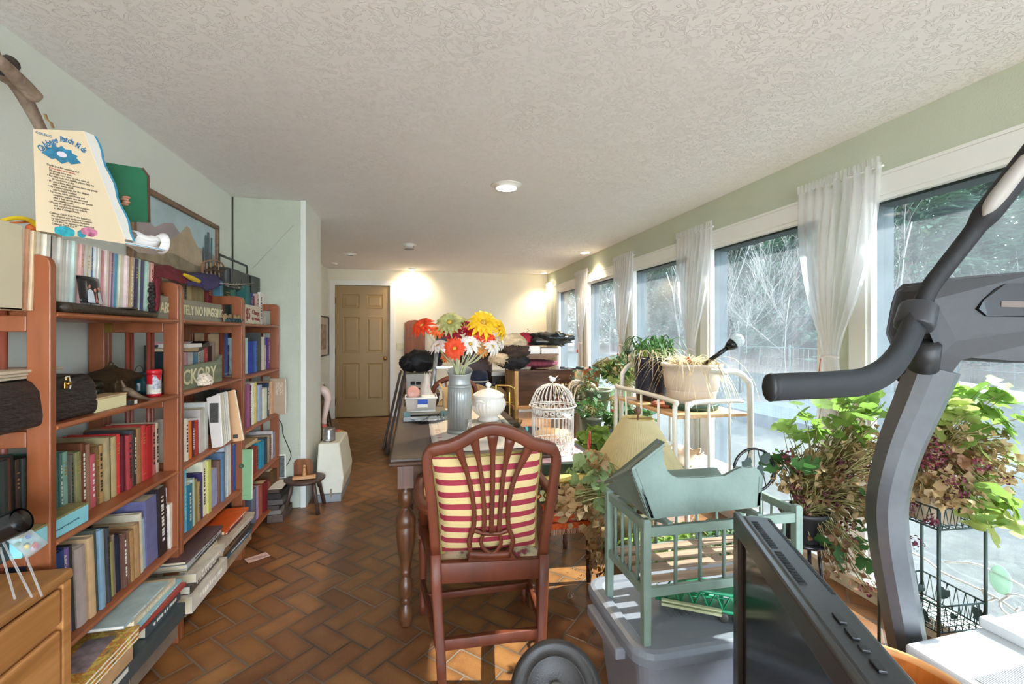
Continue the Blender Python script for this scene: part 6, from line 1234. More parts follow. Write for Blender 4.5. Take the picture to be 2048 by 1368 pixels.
m = L(t); m.bx(bz-.002, Wd-bz+.002, .010, .018, bz, Hv-bz+.002); m.build('screen', mat('16181C', .14, 0, .03, 4), t)
m = L(t); m.rings([[(x0, .018, a), (x1, .018, a), (x1, d, a), (x0, d, a)] for x0, x1, d, a in ((.01, Wd-.01, .06, .03), (.005, Wd-.005, .095, .09), (.005, Wd-.005, .095, Hv-.02), (.012, Wd-.012, .085, Hv-.004))], smooth=False); m.build('back_shell', M_tv, t, bevel=.006)
m = L(t)
for k in range(26):
    if k != 13: m.bx(.05+k*.0115, .056+k*.0115, .030, .044, Hv-.0045, Hv-.0022)
m.build('vent_slots', mat('141416', .6), t); m = L(t)
for k in range(36): m.bx(.03+k*.0095, .035+k*.0095, .074, .081, Hv-.0085, Hv-.0030)
m.build('vent_slots', mat('141416', .6), t)
for x, w in ((.435, .026), (.475, .026), (.515, .014), (.545, .026)): m = L(t); m.bx(x, x+w, .045, .057, Hv-.0035, Hv+.0006); m.build('button', mat('2A2A2C', .4), t, bevel=.001)
m = L(t); m.bx(Wd*.3, Wd*.7, .02, .08, -.06, .04); m.box((Wd/2, .05, -.062), (.34, .2, .016)); m.build('stand', M_tv, t, bevel=.004)
t2 = thing('tv_table', 'dark low table carrying the television', 'table', (.75, .75, 0)); t2['label'] = 'dark low table under the television at the bottom of the picture'
Mq = Mv.copy(); Mq.translation.z = 0; m = MB(Mq); m.bx(.02, Wd-.02, -.06, .16, .2, .229); m.build('tabletop', M_wal, t2)
for x in (.04, Wd-.04):
    for y in (-.04, .14): m = MB(Mq); m.bx(x-.015, x+.015, y-.015, y+.015, 0, .2); m.build('leg', M_wal, t2)
# ================================================================ treadmill
t = thing('treadmill', 'grey treadmill with a curved silver upright, console and padded side handle at the right', 'treadmill', (1.6, 1.15, 0))
M_sv = mat('6C6E72', .3, .6, .05, 30, bump=.05, bscale=300); M_dg = mat('2B292A', .45, 0, .05, 40, bump=.12, bscale=500); M_fo = mat('1A1A1D', .6, 0, .06, 60, bump=.2, bscale=400); M_lg = mat('A8A29C', .5, 0, .05, 20)

up_ = smoothpts([PD(u, v, d) for u, v, d in ((1868, 735, 1.46), (1842, 800, 1.48), (1808, 880, 1.50), (1786, 950, 1.51), (1776, 1010, 1.52), (1780, 1080, 1.52), (1793, 1160, 1.52), (1806, 1230, 1.51), (1820, 1310, 1.5), (1830, 1400, 1.5))], 5)
m = MB(); m.smooth = False; wr = [.072-.012*min(1, i/16)-.006*max(0, (i-16)/30) for i in range(len(up_))]
m.tube(up_, wr, up=(1, -.3, 0), prof=[(.45, -.95), (.75, -.55), (.8, .3), (.45, .8), (-.2, .95), (-.65, .75), (-.8, .2), (-.75, -.5), (-.4, -.95)]); m.build('upright', M_sv, t)
m = MB(); pb = up_[-1]; m.bx(1.0, 1.45, -.35, 1.12, .05, .15); m.bx(1.0, 1.72, 1.125, 1.27, .02, .13); m.build('deck', M_fo, t, bevel=.015)
m = MB(); m.bx(1.04, 1.42, -.34, 1.08, .151, .156); m.build('belt', mat('1E1E20', .8, 0, .05, 60), t)
m = MB(); m.tube([pb, (pb.x, pb.y, .12)], .06, 12); m.build('foot_cover', M_sv, t)
# console
def slabd(P, d0, d1, nm, mt, bevel=.012, back=.09, du=0):
    a = [PD(u, v, d) for u, v, d in P]; n = len(a); vd = Vector((-.15, .98, -.05))*back; m = MB(); m.add(a+[p+vd for p in a], [tuple(range(n)), tuple(reversed(range(n, 2*n)))]+[(i, (i+1) % n, n+(i+1) % n, n+i) for i in range(n)], False); return m.build(nm, mt, t, bevel=bevel, seg=3)
slabd([(1866, 662, 1.40), (1879, 600, 1.40), (1886, 575, 1.40), (1900, 563, 1.40), (1960, 558, 1.38), (2100, 548, 1.34), (2280, 545, 1.28), (2300, 640, 1.28), (2100, 650, 1.34), (1960, 662, 1.38), (1905, 672, 1.40), (1882, 700, 1.40)], 0, 0, 'console', M_dg, back=.12)
slabd([(1852, 750, 1.43), (1872, 690, 1.42), (1900, 665, 1.41), (1960, 655, 1.39), (2100, 645, 1.35), (2300, 632, 1.29), (2300, 720, 1.29), (2100, 722, 1.35), (1990, 716, 1.39), (1945, 712, 1.40), (1920, 716, 1.41), (1904, 738, 1.42), (1888, 765, 1.43), (1880, 768, 1.43)], 0, 0, 'console_frame', M_dg, back=.10)
m = MB(); P = [PD(u, v, d) for u, v, d in ((1958, 618, 1.372), (1968, 600, 1.372), (1990, 578, 1.368), (2012, 568, 1.36), (2180, 560, 1.315), (2180, 632, 1.315), (2060, 634, 1.35), (1975, 632, 1.37))]; n = len(P); vd = Vector((-.1, .98, 0))*.012; m.add(P+[p+vd for p in P], [tuple(range(n)), tuple(reversed(range(n, 2*n)))]+[(i, (i+1) % n, n+(i+1) % n, n+i) for i in range(n)], False); m.build('cup_recess', mat('121214', .25), t)
m = MB(); P = [PD(u, v, d) for u, v, d in ((2000, 614, 1.364), (2180, 618, 1.31), (2180, 604, 1.31), (2000, 602, 1.364))]; m.add(P+[p-vd*.3 for p in P], [(0, 1, 2, 3), (7, 6, 5, 4), (0, 1, 5, 4), (1, 2, 6, 5), (2, 3, 7, 6), (3, 0, 4, 7)], False); m.build('recess_bar', mat('6A5A50', .5), t)
# padded handle and moving arm
hp_ = smoothpts([PD(u, v, d) for u, v, d in ((1543, 775, 1.10), (1600, 772, 1.13), (1680, 768, 1.18), (1730, 762, 1.22), (1775, 738, 1.27), (1805, 700, 1.32), (1828, 650, 1.36), (1840, 618, 1.38))], 6)
ell = [(math.cos(a*.5236)*.62, math.sin(a*.5236)) for a in range(12)]
m = MB(); m.tube(hp_, [.034]*8+[.034+.0004*i for i in range(len(hp_)-8)], up=(0, 0, 1), prof=ell); m.build('handle', M_fo, t)
m = MB(); d = (hp_[0]-hp_[1]).normalized(); m.tube([hp_[0]+d*.001, hp_[0]+d*.008, hp_[0]+d*.013], [.035, .034, .026], up=(0, 0, 1), prof=ell); m.build('end_cap', mat('1A1A1C', .5), t)
m = MB(); m.tube([PD(1826, 655, 1.36), PD(1838, 612, 1.38)], [.050, .048], 16, flat=.9); m.build('sleeve', mat('333336', .45), t, bevel=.006)
m = MB(); m.tube([PD(1855, 690, 1.40), PD(1846, 735, 1.44)], [.035, .04], 14); m.build('joint_cover', M_dg, t)
ar = smoothpts([PD(u, v, d) for u, v, d in ((1842, 615, 1.38), (1858, 578, 1.37), (1890, 535, 1.35), (1935, 478, 1.32), (1975, 425, 1.29), (2030, 355, 1.25), (2090, 280, 1.2))], 5)
m = MB(); m.tube(ar, [.024]*18+[.027, .031, .033, .033, .033, .033, .033, .033, .033, .033, .033, .033, .033][:len(ar)-18], 14); m.build('moving_arm', M_fo, t)
m = MB(); ip = smoothpts([PD(u, v, d) for u, v, d in ((1966, 432, 1.275), (1990, 400, 1.26), (2030, 350, 1.235), (2085, 280, 1.2))], 5); m.tube(ip, [.002, .008, .013, .016, .018, .019, .020]+[.020]*9, 12); m.build('grip_insert', M_lg, t)
# splint basket, white appliance
t = thing('splint_basket', 'orange-stained round splint wood basket behind the television', 'basket', (1.12, .87, .157)); OR = wood('CC7830', 'A05820', .45, 3, 2, s2=20)
m = L(t); m.lathe([(.001, 0), (.125, 0), (.172, .28), (.168, .28), (.122, .006), (.001, .004)], 40, smooth=False); m.build('staves', OR, t)
m = L(t); m.tube([(.174*math.cos(a*.157), .174*math.sin(a*.157), .275) for a in range(40)], .009, 8, loop=True, flat=1.4); m.build('rim', mat('D89A60', .5), t)
Mw = Matrix.Translation((1.47, 1.02, 0)) @ Matrix.Rotation(math.radians(2), 4, 'Z')
t = thing('white_appliance', 'white floor appliance with a ribbed grille top, sunlit at the lower right corner', 'appliance', M=Mw); M_w = mat('CACCCE', .4, 0, .02, 9)
ahz = .33; m = L(t); m.bx(.02, .60, -.62, .10, 0, ahz); m.build('housing', M_w, t, bevel=.012, seg=3); m = L(t); m.bx(.34, .39, -.60, .10, ahz, ahz+.035); m.bx(.39, .60, -.60, .10, ahz, ahz+.02); m.build('raised_panel', mat('C8CACC', .4), t, bevel=.006)
m = L(t)
for k in range(34): m.bx(.05+.0085*k, .053+.0085*k, -.42, -.06, ahz+.0002, ahz+.003)
m.build('grille', mat('B8BABE', .5), t)
# white curls and oval added where the glass probably shows a reflection
t = thing('reflection_curls', 'white scrolled wire curls with a pale oval, added for a probable window reflection', 'ornament', (2.17, 1.1, .1)); WW = mat('E8E8E4', .5); X_ = 2.165
for P in (((1800, 1095), (1850, 1118), (1885, 1145), (1940, 1170), (2000, 1200), (2060, 1245)), ((1890, 1124), (1950, 1128), (2000, 1150), (2060, 1180)), ((1985, 1195), (1965, 1178), (1975, 1200), (1992, 1198)), ((2020, 1192), (2000, 1205), (2010, 1225), (2040, 1240), (2060, 1230)), ((2012, 1190), (2035, 1190), (2060, 1200)), ((2040, 1215), (2032, 1222), (2044, 1232), (2060, 1228))):
    m = MB(); m.tube(smoothpts([PX(u, v, X_) for u, v in P], 5), .0045, 6); m.build('scroll', WW, t)
c0 = PX(2001, 1160, X_); m = MB(); m.ball(c0, .045, 20, 8, (.12, .8, 1.2)); m.build('pale_oval', mat('C4DCCC', .2, 0, .05, 30, trans=.4), t)
# green wire plant stand
M_gw = mat('36443E', .5, .3, .1, 30); A4 = [(1.865, 1.285), (2.065, 1.27), (2.085, 1.50), (1.875, 1.51)]
t = thing('wire_plant_stand', 'two-tier dark green wire plant stand with ivy leaves by the right window', 'plant stand', (1.97, 1.39, 0))
for x, y in A4: m = MB(); m.tube([(x, y, 0), (x, y, .655)], .006, 8); m.build('post', M_gw, t)
for zt_, zb_ in ((.650, .575), (.295, .20)):
    m = MB()
    for z in (zt_, zb_): m.tube([(x, y, z) for x, y in A4], .0035, 6, loop=True)
    for i in range(4):
        p, q = Vector((*A4[i], 0)), Vector((*A4[(i+1) % 4], 0)); kk = 7
        for k in range(kk): a = p.lerp(q, k/kk); b = p.lerp(q, (k+.5)/kk); c = p.lerp(q, (k+1)/kk); m.tube([(a.x, a.y, zt_), (b.x, b.y, zb_), (c.x, c.y, zt_)], .0018, 5)
    for k in range(1, 8): f_ = k/8; m.tube([Vector((*A4[0], zb_)).lerp(Vector((*A4[3], zb_)), f_), Vector((*A4[1], zb_)).lerp(Vector((*A4[2], zb_)), f_)], .0018, 5); m.tube([Vector((*A4[0], zb_)).lerp(Vector((*A4[1], zb_)), f_), Vector((*A4[3], zb_)).lerp(Vector((*A4[2], zb_)), f_)], .0018, 5)
    m.build('wire_basket', M_gw, t)
IVY = [(0, -.5), (.3, -.42), (.5, -.1), (.28, .05), (.3, .25), (0, .55), (-.3, .25), (-.28, .05), (-.5, -.1), (-.3, -.42)]
for (u, v, s, X_) in ((1884, 1184, .05, 2.0), (1841, 1175, .03, 1.93), (1846, 1232, .05, 1.9), (1906, 1232, .025, 2.0), (1957, 1228, .05, 2.05), (1902, 1025, .028, 2.0), (1952, 1027, .04, 2.05)):
    p = PX(u, v, X_); m = MB(); q = fr(p, (.8, -.5, .1), (.1, .1, 1)) @ Matrix.Rotation(R.uniform(-1, 1), 4, 'Z'); m.add([q @ Vector((a*s, b*s, .1*s*abs(a))) for a, b in IVY], [tuple(range(10))], False); m.build('ivy_leaf', M_gw, t, solid=.001)
# ================================================================ curtains
M_sh = sheer('F4F4F6', .42)
def curtain_mesh(root):
    def f(a, b):   # b 0 top .. 1 bottom ; local y across, z up
        z = 2.09-b*1.98
        if z > 1.17: s_ = (2.09-z)/.92; w = .235*(1-s_)+.045*s_+.05*math.sin(math.pi*min(1, s_*1.1))*1.1; c = .03*s_
        else: s_ = (1.17-z)/1.06; w = .045+.06*min(1, s_*2.2); c = .03
        fo = math.sin(a*2*math.pi*8.5+b*1.5)*(.016 if z > 1.2 else .012)*(.6+.4*math.sin(b*4+a*5)); 
        pu_ = .035*math.sin(math.pi*min(1, max(0, (2.0-z)/.9))) if z > 1.1 else 0
        return Vector((-fo-pu_*math.sin(a*math.pi), c+(a-.5)*2*w, z))
    m = L(root); m.grid(f, 90, 44); m.build('sheer_panel', M_sh, root)
    m = L(root); m.grid(lambda a, b: (math.sin(a*2*math.pi*20)*.007-.004, (a-.5)*.47, 2.075+b*.045), 120, 3); m.build('heading_ruffle', M_sh, root)
    m = L(root); m.tube([(.01, -.235, 2.075), (.01, .235, 2.075)], .006, 8); m.build('curtain_rod', M_trim, root)
    m = L(root); m.tube([(.014*math.cos(a*.5236)-.004, .03+.047*math.sin(a*.5236), 1.172+.004*math.sin(a*1.3)) for a in range(12)], .007, 6, loop=True); m.build('tieback', mat('E8E0E0', .7), root)
    m = L(root); m.tube([(-.02, .07, 1.16), (-.022, .078, 1.09)], .0022, 5); m.lathe([(.001, 0), (.012, -.02), (.009, -.05), (.001, -.05)], 8, (-.022, .078, 1.09)); m.build('tassel', mat('C85838', .7), root)
CL = ['sheer white tied curtain nearest the camera, left of the treadmill', 'sheer white tied curtain between the second and third windows from the camera', 'sheer white tied curtain behind the terracotta geranium pot', 'sheer white tied curtain, second from the far corner', 'sheer white tied curtain in the far corner of the room']
cr = None
for k, (y, lb) in enumerate(zip([1.93+1.22*i for i in range(4)]+[6.98], CL)):
    Mc = Matrix.Translation((XR-.045, y, 0))
    if cr is None: cr = thing('sheer_curtain', lb, 'curtain', M=Mc, group='sheer curtains on the window wall'); curtain_mesh(cr)
    else: copytree(cr, Mc, lb)
# ================================================================ pots and plants
M_ter = mat('B4694A', .7, 0, .15, 20, bump=.1, bscale=90); M_soil = mat('4E3C2E', .9, 0, .4, 60, bump=.8, bscale=60)
def leafm(c, tr=.45): return mat(c, .55, 0, .2, 12, trans=tr)
G1, G2, G3, BR1, BR2, MA, CRM2 = leafm('88A850', .5), leafm('46703A', .4), leafm('B4C070', .55), leafm('B09468', .35), leafm('8A6244', .3), leafm('5E1E30', .3), leafm('D8C8A4', .4)
def pot(par, c, r0, r1, h, mt, rimh=.02, nm='pot'):
    m = MB(); m.lathe([(.001, 0), (r0, 0), (r0+(r1-r0)*.9, h-rimh), (r1*1.06, h-rimh+.001), (r1*1.09, h), (r1*.97, h), (r1*.94, h-.02), (.001, h-.021)], 32, c); m.build(nm, mt, par)
    m = MB(); m.lathe([(.001, h-.014), (r1*.95, h-.019)], 20, c); m.build('soil', M_soil, par)
def leaf(m, p, nrm, s, kind='g', curl=.15):
    n = Vector(nrm).normalized(); x = n.orthogonal().normalized(); a0 = R.uniform(0, 6.28); y = n.cross(x)
    if kind == 'g': K = [(math.cos(a0+a*.3427)*(1+.09*(a % 2)+.10*math.cos(a*1.6)), math.sin(a0+a*.3427)*(1+.09*(a % 2)+.10*math.cos(a*1.6))) for a in range(18)]
    else: K = [(math.cos(a0+a*1.0472)*R.uniform(.4, 1.1), math.sin(a0+a*1.0472)*R.uniform(.3, 1)) for a in range(6)]
    vs = [p]+[p+(x*k[0]+y*k[1])*s+n*s*(curl*R.uniform(.2, 1.6)*(1 if kind == 'g' else R.choice((-2.2, 2.6)))) for k in K]; q = len(K)
    m.add(vs, [(0, 1+i, 1+(i+1) % q) for i in range(q-(kind == 'g'))], True)
def blob(E):  # random point in ellipsoid E=(center, (rx,ry,rz))
    while True:
        v = Vector((R.uniform(-1, 1), R.uniform(-1, 1), R.uniform(-1, 1)))
        if v.length < 1: return E[0]+Vector((v.x*E[1][0], v.y*E[1][1], v.z*E[1][2]))
def inroom(p):
    p.x = min(p.x, XR-.045); return p
def foliage(par, base, E, n, s, mt, kind='g', nm='leaves', stems=True, sm=None, up=.6):
    m = MB(); st_ = MB()
    for k in range(n):
        e = E[R.randrange(len(E))]; p = inroom(blob(e)); out = (p-base); out.z = abs(out.z)*.5+.05
        nn_ = (out.normalized()*.5+Vector((R.uniform(-1, 1), R.uniform(-1, 1), R.uniform(-.2, 1)*up+.3))).normalized(); leaf(m, p, nn_, s*R.uniform(.6, 1.25), kind)
        if stems and k % 2 == 0:
            b = base+Vector((R.uniform(-.03, .03), R.uniform(-.03, .03), 0)); mid = b.lerp(p, .5)+Vector((R.uniform(-.03, .03), R.uniform(-.03, .03), .05)); st_.tube(smoothpts([b, mid, p], 3), [.0028, .0026, .0024, .0022, .002, .0018, .0016], 4)
    o = m.build(nm, mt, par); o['kind'] = 'stuff' if 0 else 'thing'; del o['kind']
    if stems: st_.build('stems', sm or mat('8C8450', .7, 0, .2, 20), par)
def umbel(m, p, r, n=26):
    for k in range(n):
        d = Vector((R.gauss(0, 1), R.gauss(0, 1), R.gauss(0, 1))).normalized(); q = p+d*r*R.uniform(.5, 1); s = r*R.uniform(.16, .3); leaf(m, q, d, s, 'b')
def flowers(par, pts, r, mt, nm='dried_flower_head'):
    for p in pts: m = MB(); umbel(m, p, r*R.uniform(.8, 1.15)); m.build(nm, mt, par)
def EL(u, v, d, w, h, dp=.12):  # ellipsoid from pixel centre, depth and half sizes in px
    p = PD(u, v, d); k = d/F; return (p, (w*k, dp, h*k))
# big geranium in a beige pot on the wire stand
pc = Vector((1.97, 1.39, .58)); PB_ = mat('C8B49C', .6, 0, .05, 12)
t = thing('geranium_plant', 'large leggy geranium with green and dried leaves in a beige pot on the wire stand', 'plant', pc)
pot(t, pc, .085, .12, .19, PB_); bs = pc+Vector((0, 0, .18))
foliage(t, bs, [EL(1900, 830, 1.75, 60, 40), EL(2000, 820, 1.72, 70, 60), EL(1960, 900, 1.7, 90, 60), EL(1990, 1000, 1.6, 60, 50), EL(1880, 790, 1.8, 50, 30)], 95, .036, G1)
foliage(t, bs, [EL(1940, 870, 1.72, 90, 50), EL(1985, 1040, 1.6, 50, 40), EL(1870, 820, 1.75, 40, 40)], 40, .038, G3, nm='pale_leaves')
foliage(t, bs, [EL(1880, 900, 1.72, 70, 50), EL(1960, 930, 1.68, 80, 50), EL(1850, 960, 1.7, 60, 50), EL(1900, 980, 1.62, 60, 40), EL(1930, 880, 1.7, 90, 40)], 420, .021, BR1, 'b', 'dried_leaves', up=0)
foliage(t, bs, [EL(1860, 940, 1.7, 60, 60), EL(1930, 920, 1.68, 60, 30)], 170, .018, BR2, 'b', 'withered_leaves', stems=False)
flowers(t, [PD(u, v, d) for u, v, d in ((1850, 930, 1.55), (1885, 900, 1.55), (1960, 930, 1.5), (1865, 905, 1.62), (1880, 925, 1.6), (1860, 875, 1.65), (1905, 960, 1.56), (1925, 985, 1.55), (1815, 1010, 1.6), (1862, 1040, 1.55), (1830, 1085, 1.55), (1900, 1000, 1.6), (2010, 955, 1.6))], .030, MA)
# second large plant, left of the upright, in a black pot
pc = Vector((1.62, 1.62, .50)); t2 = thing('geranium_plant', 'sprawling mostly dried geranium with maroon flower heads in a black pot, beside the treadmill', 'plant', pc)
pc = PD(1607, 1075, 1.86); t2.location = pc; WM[t2.name] = Matrix.Translation(pc); pot(t2, pc, .065, .085, .12, mat('2C2A2A', .5)); bs = pc+Vector((0, 0, .11))
foliage(t2, bs, [EL(1640, 830, 1.9, 60, 40), EL(1700, 850, 1.9, 60, 40), EL(1600, 870, 1.9, 50, 25), EL(1720, 810, 1.95, 40, 30)], 75, .034, G1)
foliage(t2, bs, [EL(1720, 1010, 1.8, 40, 60), EL(1680, 1080, 1.8, 60, 60), EL(1580, 930, 1.8, 40, 20)], 40, .030, G2, nm='dark_leaves')
foliage(t2, bs, [EL(1660, 940, 1.88, 90, 55), EL(1730, 900, 1.88, 60, 50), EL(1600, 950, 1.86, 60, 50), EL(1700, 1000, 1.84, 70, 40)], 640, .020, BR1, 'b', 'dried_leaves', up=0)
foliage(t2, bs, [EL(1650, 1060, 1.82, 60, 60), EL(1700, 1130, 1.82, 60, 50), EL(1660, 960, 1.85, 90, 50)], 260, .016, BR2, 'b', 'withered_leaves', up=0)
flowers(t2, [PD(u, v, 1.8) for u, v in ((1575, 915), (1590, 935), (1612, 925), (1680, 925), (1695, 945), (1590, 970), (1650, 990), (1670, 1000), (1685, 1005), (1605, 1005), (1690, 1050), (1740, 930), (1600, 1030), (1705, 1080), (1755, 1110), (1740, 1180))], .034, MA)
# stand for the black pot: hooped black metal stand with ivy
t = thing('hoop_plant_stand', 'black metal plant stand with an arched hoop and ivy leaves behind the cradle', 'plant stand', (pc.x, pc.y, 0)); hc = PD(1508, 940, 1.85); q_ = fr(hc, (ca, -sa, 0), (0, 0, 1))
m = MB(); m.tube([q_ @ Vector((.082*math.cos(a*.262), .088*math.sin(a*.262), 0)) for a in range(24)], .006, 6, loop=True); m.tube([q_ @ Vector((-.03, -.085, 0)), (hc.x-.02, hc.y, .0)], .006, 6); m.tube([q_ @ Vector((.03, -.085, 0)), (hc.x+.05, hc.y, .0)], .006, 6)
for a in (-.06, 0, .05): m.tube([q_ @ Vector((a, -.07, 0)), q_ @ Vector((a*.3, .086, 0))], .002, 5)
m.build('hoop', M_blk2, t)
m = MB(); m.lathe([(.001, -.012), (.09, -.012), (.094, 0), (.001, 0)], 24, pc-Vector((0, 0, .001)))
for a in range(3): m.tube([(pc.x+.07*math.cos(a*2.1), pc.y+.07*math.sin(a*2.1), pc.z-.01), (pc.x+.12*math.cos(a*2.1), pc.y+.12*math.sin(a*2.1), 0)], .007, 6)
m.build('tray_and_legs', M_blk2, t)
for x, y in ((-.03, .03), (.02, .0), (.045, .05), (-.01, -.05)):
    m = MB(); q = q_ @ Matrix.Translation((x, y, .005)) @ Matrix.Rotation(R.uniform(-1, 1), 4, 'Z'); m.add([q @ Vector((a*.05, b*.05, .1*.05*abs(a))) for a, b in IVY], [tuple(range(10))], False); m.build('ivy_leaf', M_gw, t, solid=.001)
# ---------------- white metal cart
M_wh = mat('D6D4CC', .35, 0, .03, 9); M_ply = wood('D8B488', 'C49A6C', .5, 3, 1); sx0, sx1, sy0, sy1, sz = 1.49, 1.955, 2.36, 3.18, .815
t = thing('white_cart', 'white tubular metal cart with a plywood top shelf holding plant pots', 'cart', ((sx0+sx1)/2, (sy0+sy1)/2, 0))
for z, mt in ((sz, M_ply), (.46, M_wh)): m = MB(); m.bx(sx0, sx1, sy0, sy1, z-.02, z); m.build('shelf_board', mt, t, bevel=.003)
for y in (sy0-.02, sy1+.02):
    m = MB(); m.tube(smoothpts([(sx0+.05, y, .03), (sx0+.05, y, .86), (sx0+.08, y, 1.02), (sx0+.17, y, 1.065), (sx1-.14, y, 1.065), (sx1-.03, y, 1.02), (sx1+.0, y, .88), (sx1+.0, y, .03)], 6), .017, 10); m.build('end_hoop', M_wh, t) if y > sy1 else None
m = MB(); y = sy0-.02; m.tube(smoothpts([(sx1-.42, y, .03), (sx1-.42, y, .82), (sx1-.40, y, .875), (sx1-.34, y, .895), (sx1-.05, y, .895)], 6), .014, 10); m.build('front_rail_hoop', M_wh, t)
m = MB(); m.tube(smoothpts([(sx1, y, .03), (sx1, y, .90), (sx1-.03, y, 1.02), (sx1-.10, y, 1.065), (sx1-.2, y, 1.065)], 6), .018, 10); m.tube([(sx1-.2, y, 1.065), (sx1-.22, y+.4, 1.06), (sx1-.22, sy1, 1.06)], .016, 8); m.build('front_post', M_wh, t)
for x in (sx1-.28, sx1-.14): m = MB(); m.tube([(x, y, .47), (x, y, .89)], .008, 8); m.build('spindle', M_wh, t)
m = MB(); m.tube(smoothpts([(sx0-.01, sy0+.02, .46), (sx0-.01, sy0+.02, .84), (sx0-.01, sy0+.06, .895), (sx0-.01, sy1-.1, .895), (sx0-.01, sy1-.02, .86), (sx0-.01, sy1, .46)], 6), .015, 10); m.build('side_rail_hoop', M_wh, t)
for k in range(3): y_ = sy0+.2+k*.22; m = MB(); m.tube([(sx0-.01, y_, .47), (sx0-.01, y_, .89)], .008, 8); m.build('spindle', M_wh, t)
# big beige pot with arching dry leaves
pc = PZ(1396, 806, sz); pc.z = sz+.0; pc = Vector((1.735, 2.60, sz+.001)); t = thing('beige_pot', 'large beige ribbed plastic pot of dry arching leaves on a green saucer, on the cart', 'pot', pc)
m = MB(); m.lathe([(.001, 0), (.155, 0), (.165, .035), (.16, .038), (.001, .012)], 36, pc); m.build('saucer', mat('2E4A3A', .4), t)
PBm = mat('CFC2B4', .5, 0, .04, 9); m = MB(); m.lathe([(.001, .014), (.125, .014), (.140, .05), (.152, .11), (.154, .114), (.152, .118), (.156, .124), (.160, .128), (.172, .21), (.178, .265), (.186, .268), (.190, .285), (.184, .288), (.172, .270), (.001, .262)], 48, pc); m.build('pot', PBm, t)
m = MB(); m.lathe([(.001, .268), (.174, .266)], 24, pc); m.build('soil', M_soil, t); bs = pc+Vector((0, 0, .265))
def blades(par, bs, n, ln, w, mt, nm, drop=.5, spread=1.0, r0=.05, upz=.8, rng=None):
    m = MB()
    for k in range(n):
        a = R.uniform(*(rng or (0, 6.28))); d = Vector((math.cos(a), math.sin(a), 0)); l = ln*R.uniform(.6, 1.1); b = bs+Vector((R.uniform(-r0, r0), R.uniform(-r0, r0), 0)); dr = drop*R.uniform(.5, 1.3); pts = []
        for i in range(7):
            f_ = i/6; p = b+d*l*spread*f_**.9+Vector((0, 0, l*(upz*f_-(upz+dr)*f_*f_))); pts.append(inroom(p))
        m.strip(pts, [w*.6, w, w, w*.9, w*.7, w*.5, w*.1], (-d.y, d.x, 0), fold=.25)
    m.build(nm, mt, par)
blades(t, bs, 60, .36, .008, CRM2, 'dry_blades', .7, r0=.09, upz=1.1); blades(t, bs, 90, .13, .006, BR1, 'dry_litter', .2, r0=.12, upz=1.2)
m = MB(); m.ball(bs+Vector((-.03, -.02, .03)), .018, 10, 7, (1, 1, 1.8)); m.build('bulb', mat('B8582C', .5), t)
# globe solar light stuck in the pot
a, b = PD(1432, 712, 2.68), PD(1462, 690, 2.68); t = thing('globe_light', 'clear crackle globe solar stake light leaning out of the beige pot', 'solar light', bs); d = (b-a).normalized()
m = MB(); m.tube([bs+Vector((.05, 0, -.01)), a, b-d*.01], .013, 10); m.tube([b-d*.03, b-d*.005, b+d*.016], [.018, .030, .036], 14); m.build('stake', M_blk2, t)
m = MB(); m.ball(b+d*.045, .041, 18, 12); m.build('globe', mat('D4DCE0', .1, 0, .35, 120, trans=.5), t)
# dark glazed pot with green spiky plant
pc = Vector((1.68, 2.98, sz+.001)); t = thing('dark_pot', 'tall dark blue glazed pot of green strap leaves at the far end of the cart', 'pot', pc)
m = MB(); m.lathe([(.001, 0), (.115, 0), (.125, .08), (.130, .25), (.142, .26), (.150, .285), (.148, .31), (.132, .312), (.124, .29), (.001, .285)], 36, pc); m.build('pot', mat('262A38', .25, 0, .5, 9), t)
m = MB(); m.lathe([(.001, .292), (.126, .29)], 24, pc); m.build('soil', M_soil, t); bs = pc+Vector((0, 0, .29))
blades(t, bs, 60, .30, .013, G2, 'dark_blades', .15, .75, .09, 2.3); blades(t, bs, 34, .17, .015, G1, 'fresh_blades', .1, .6, .07, 2.2); blades(t, bs, 60, .24, .008, CRM2, 'dry_blades', .4, .8, .10, 1.6)
# terracotta saucer and white tray on the shelf
m = MB(); q = PZ(1318, 795, sz); m.lathe([(.001, .003), (.09, .003), (.105, .02), (.11, .02), (.094, 0), (.001, 0)], 28, (1.62, 2.72-.03, sz+.002)); one('terracotta_saucer', 'terracotta saucer leaning on the cart shelf left of the beige pot', 'saucer', m, M_ter)
# lower shelf: scalloped bowl, small dish
q = Vector((1.66, 2.58, .4605)); m = MB(); rs = []
m.grid(lambda a, b: Vector((q.x+(.03+.085*b**.7)*math.cos(a*6.283)*(1+.10*b*math.cos(a*6.283*8)), q.y+(.03+.085*b**.7)*math.sin(a*6.283)*(1+.10*b*math.cos(a*6.283*8)), q.z+.004+b*b*.085+.01*b*math.cos(a*6.283*8))), 64, 8); m.lathe([(.001, .003), (.032, .003)], 20, q)
one('scalloped_bowl', 'pale petal-edged bowl on the lower shelf of the white cart', 'bowl', m, mat('DCCBB8', .4, 0, .06, 20), solid=.004)
m = MB(); m.lathe([(.001, 0), (.04, 0), (.06, .05), (.055, .05), (.001, .012)], 24, (1.58, 2.72, .461)); one('small_dish', 'small brown rimmed dish left of the petal-edged bowl', 'dish', m, mat('A8846C', .5))
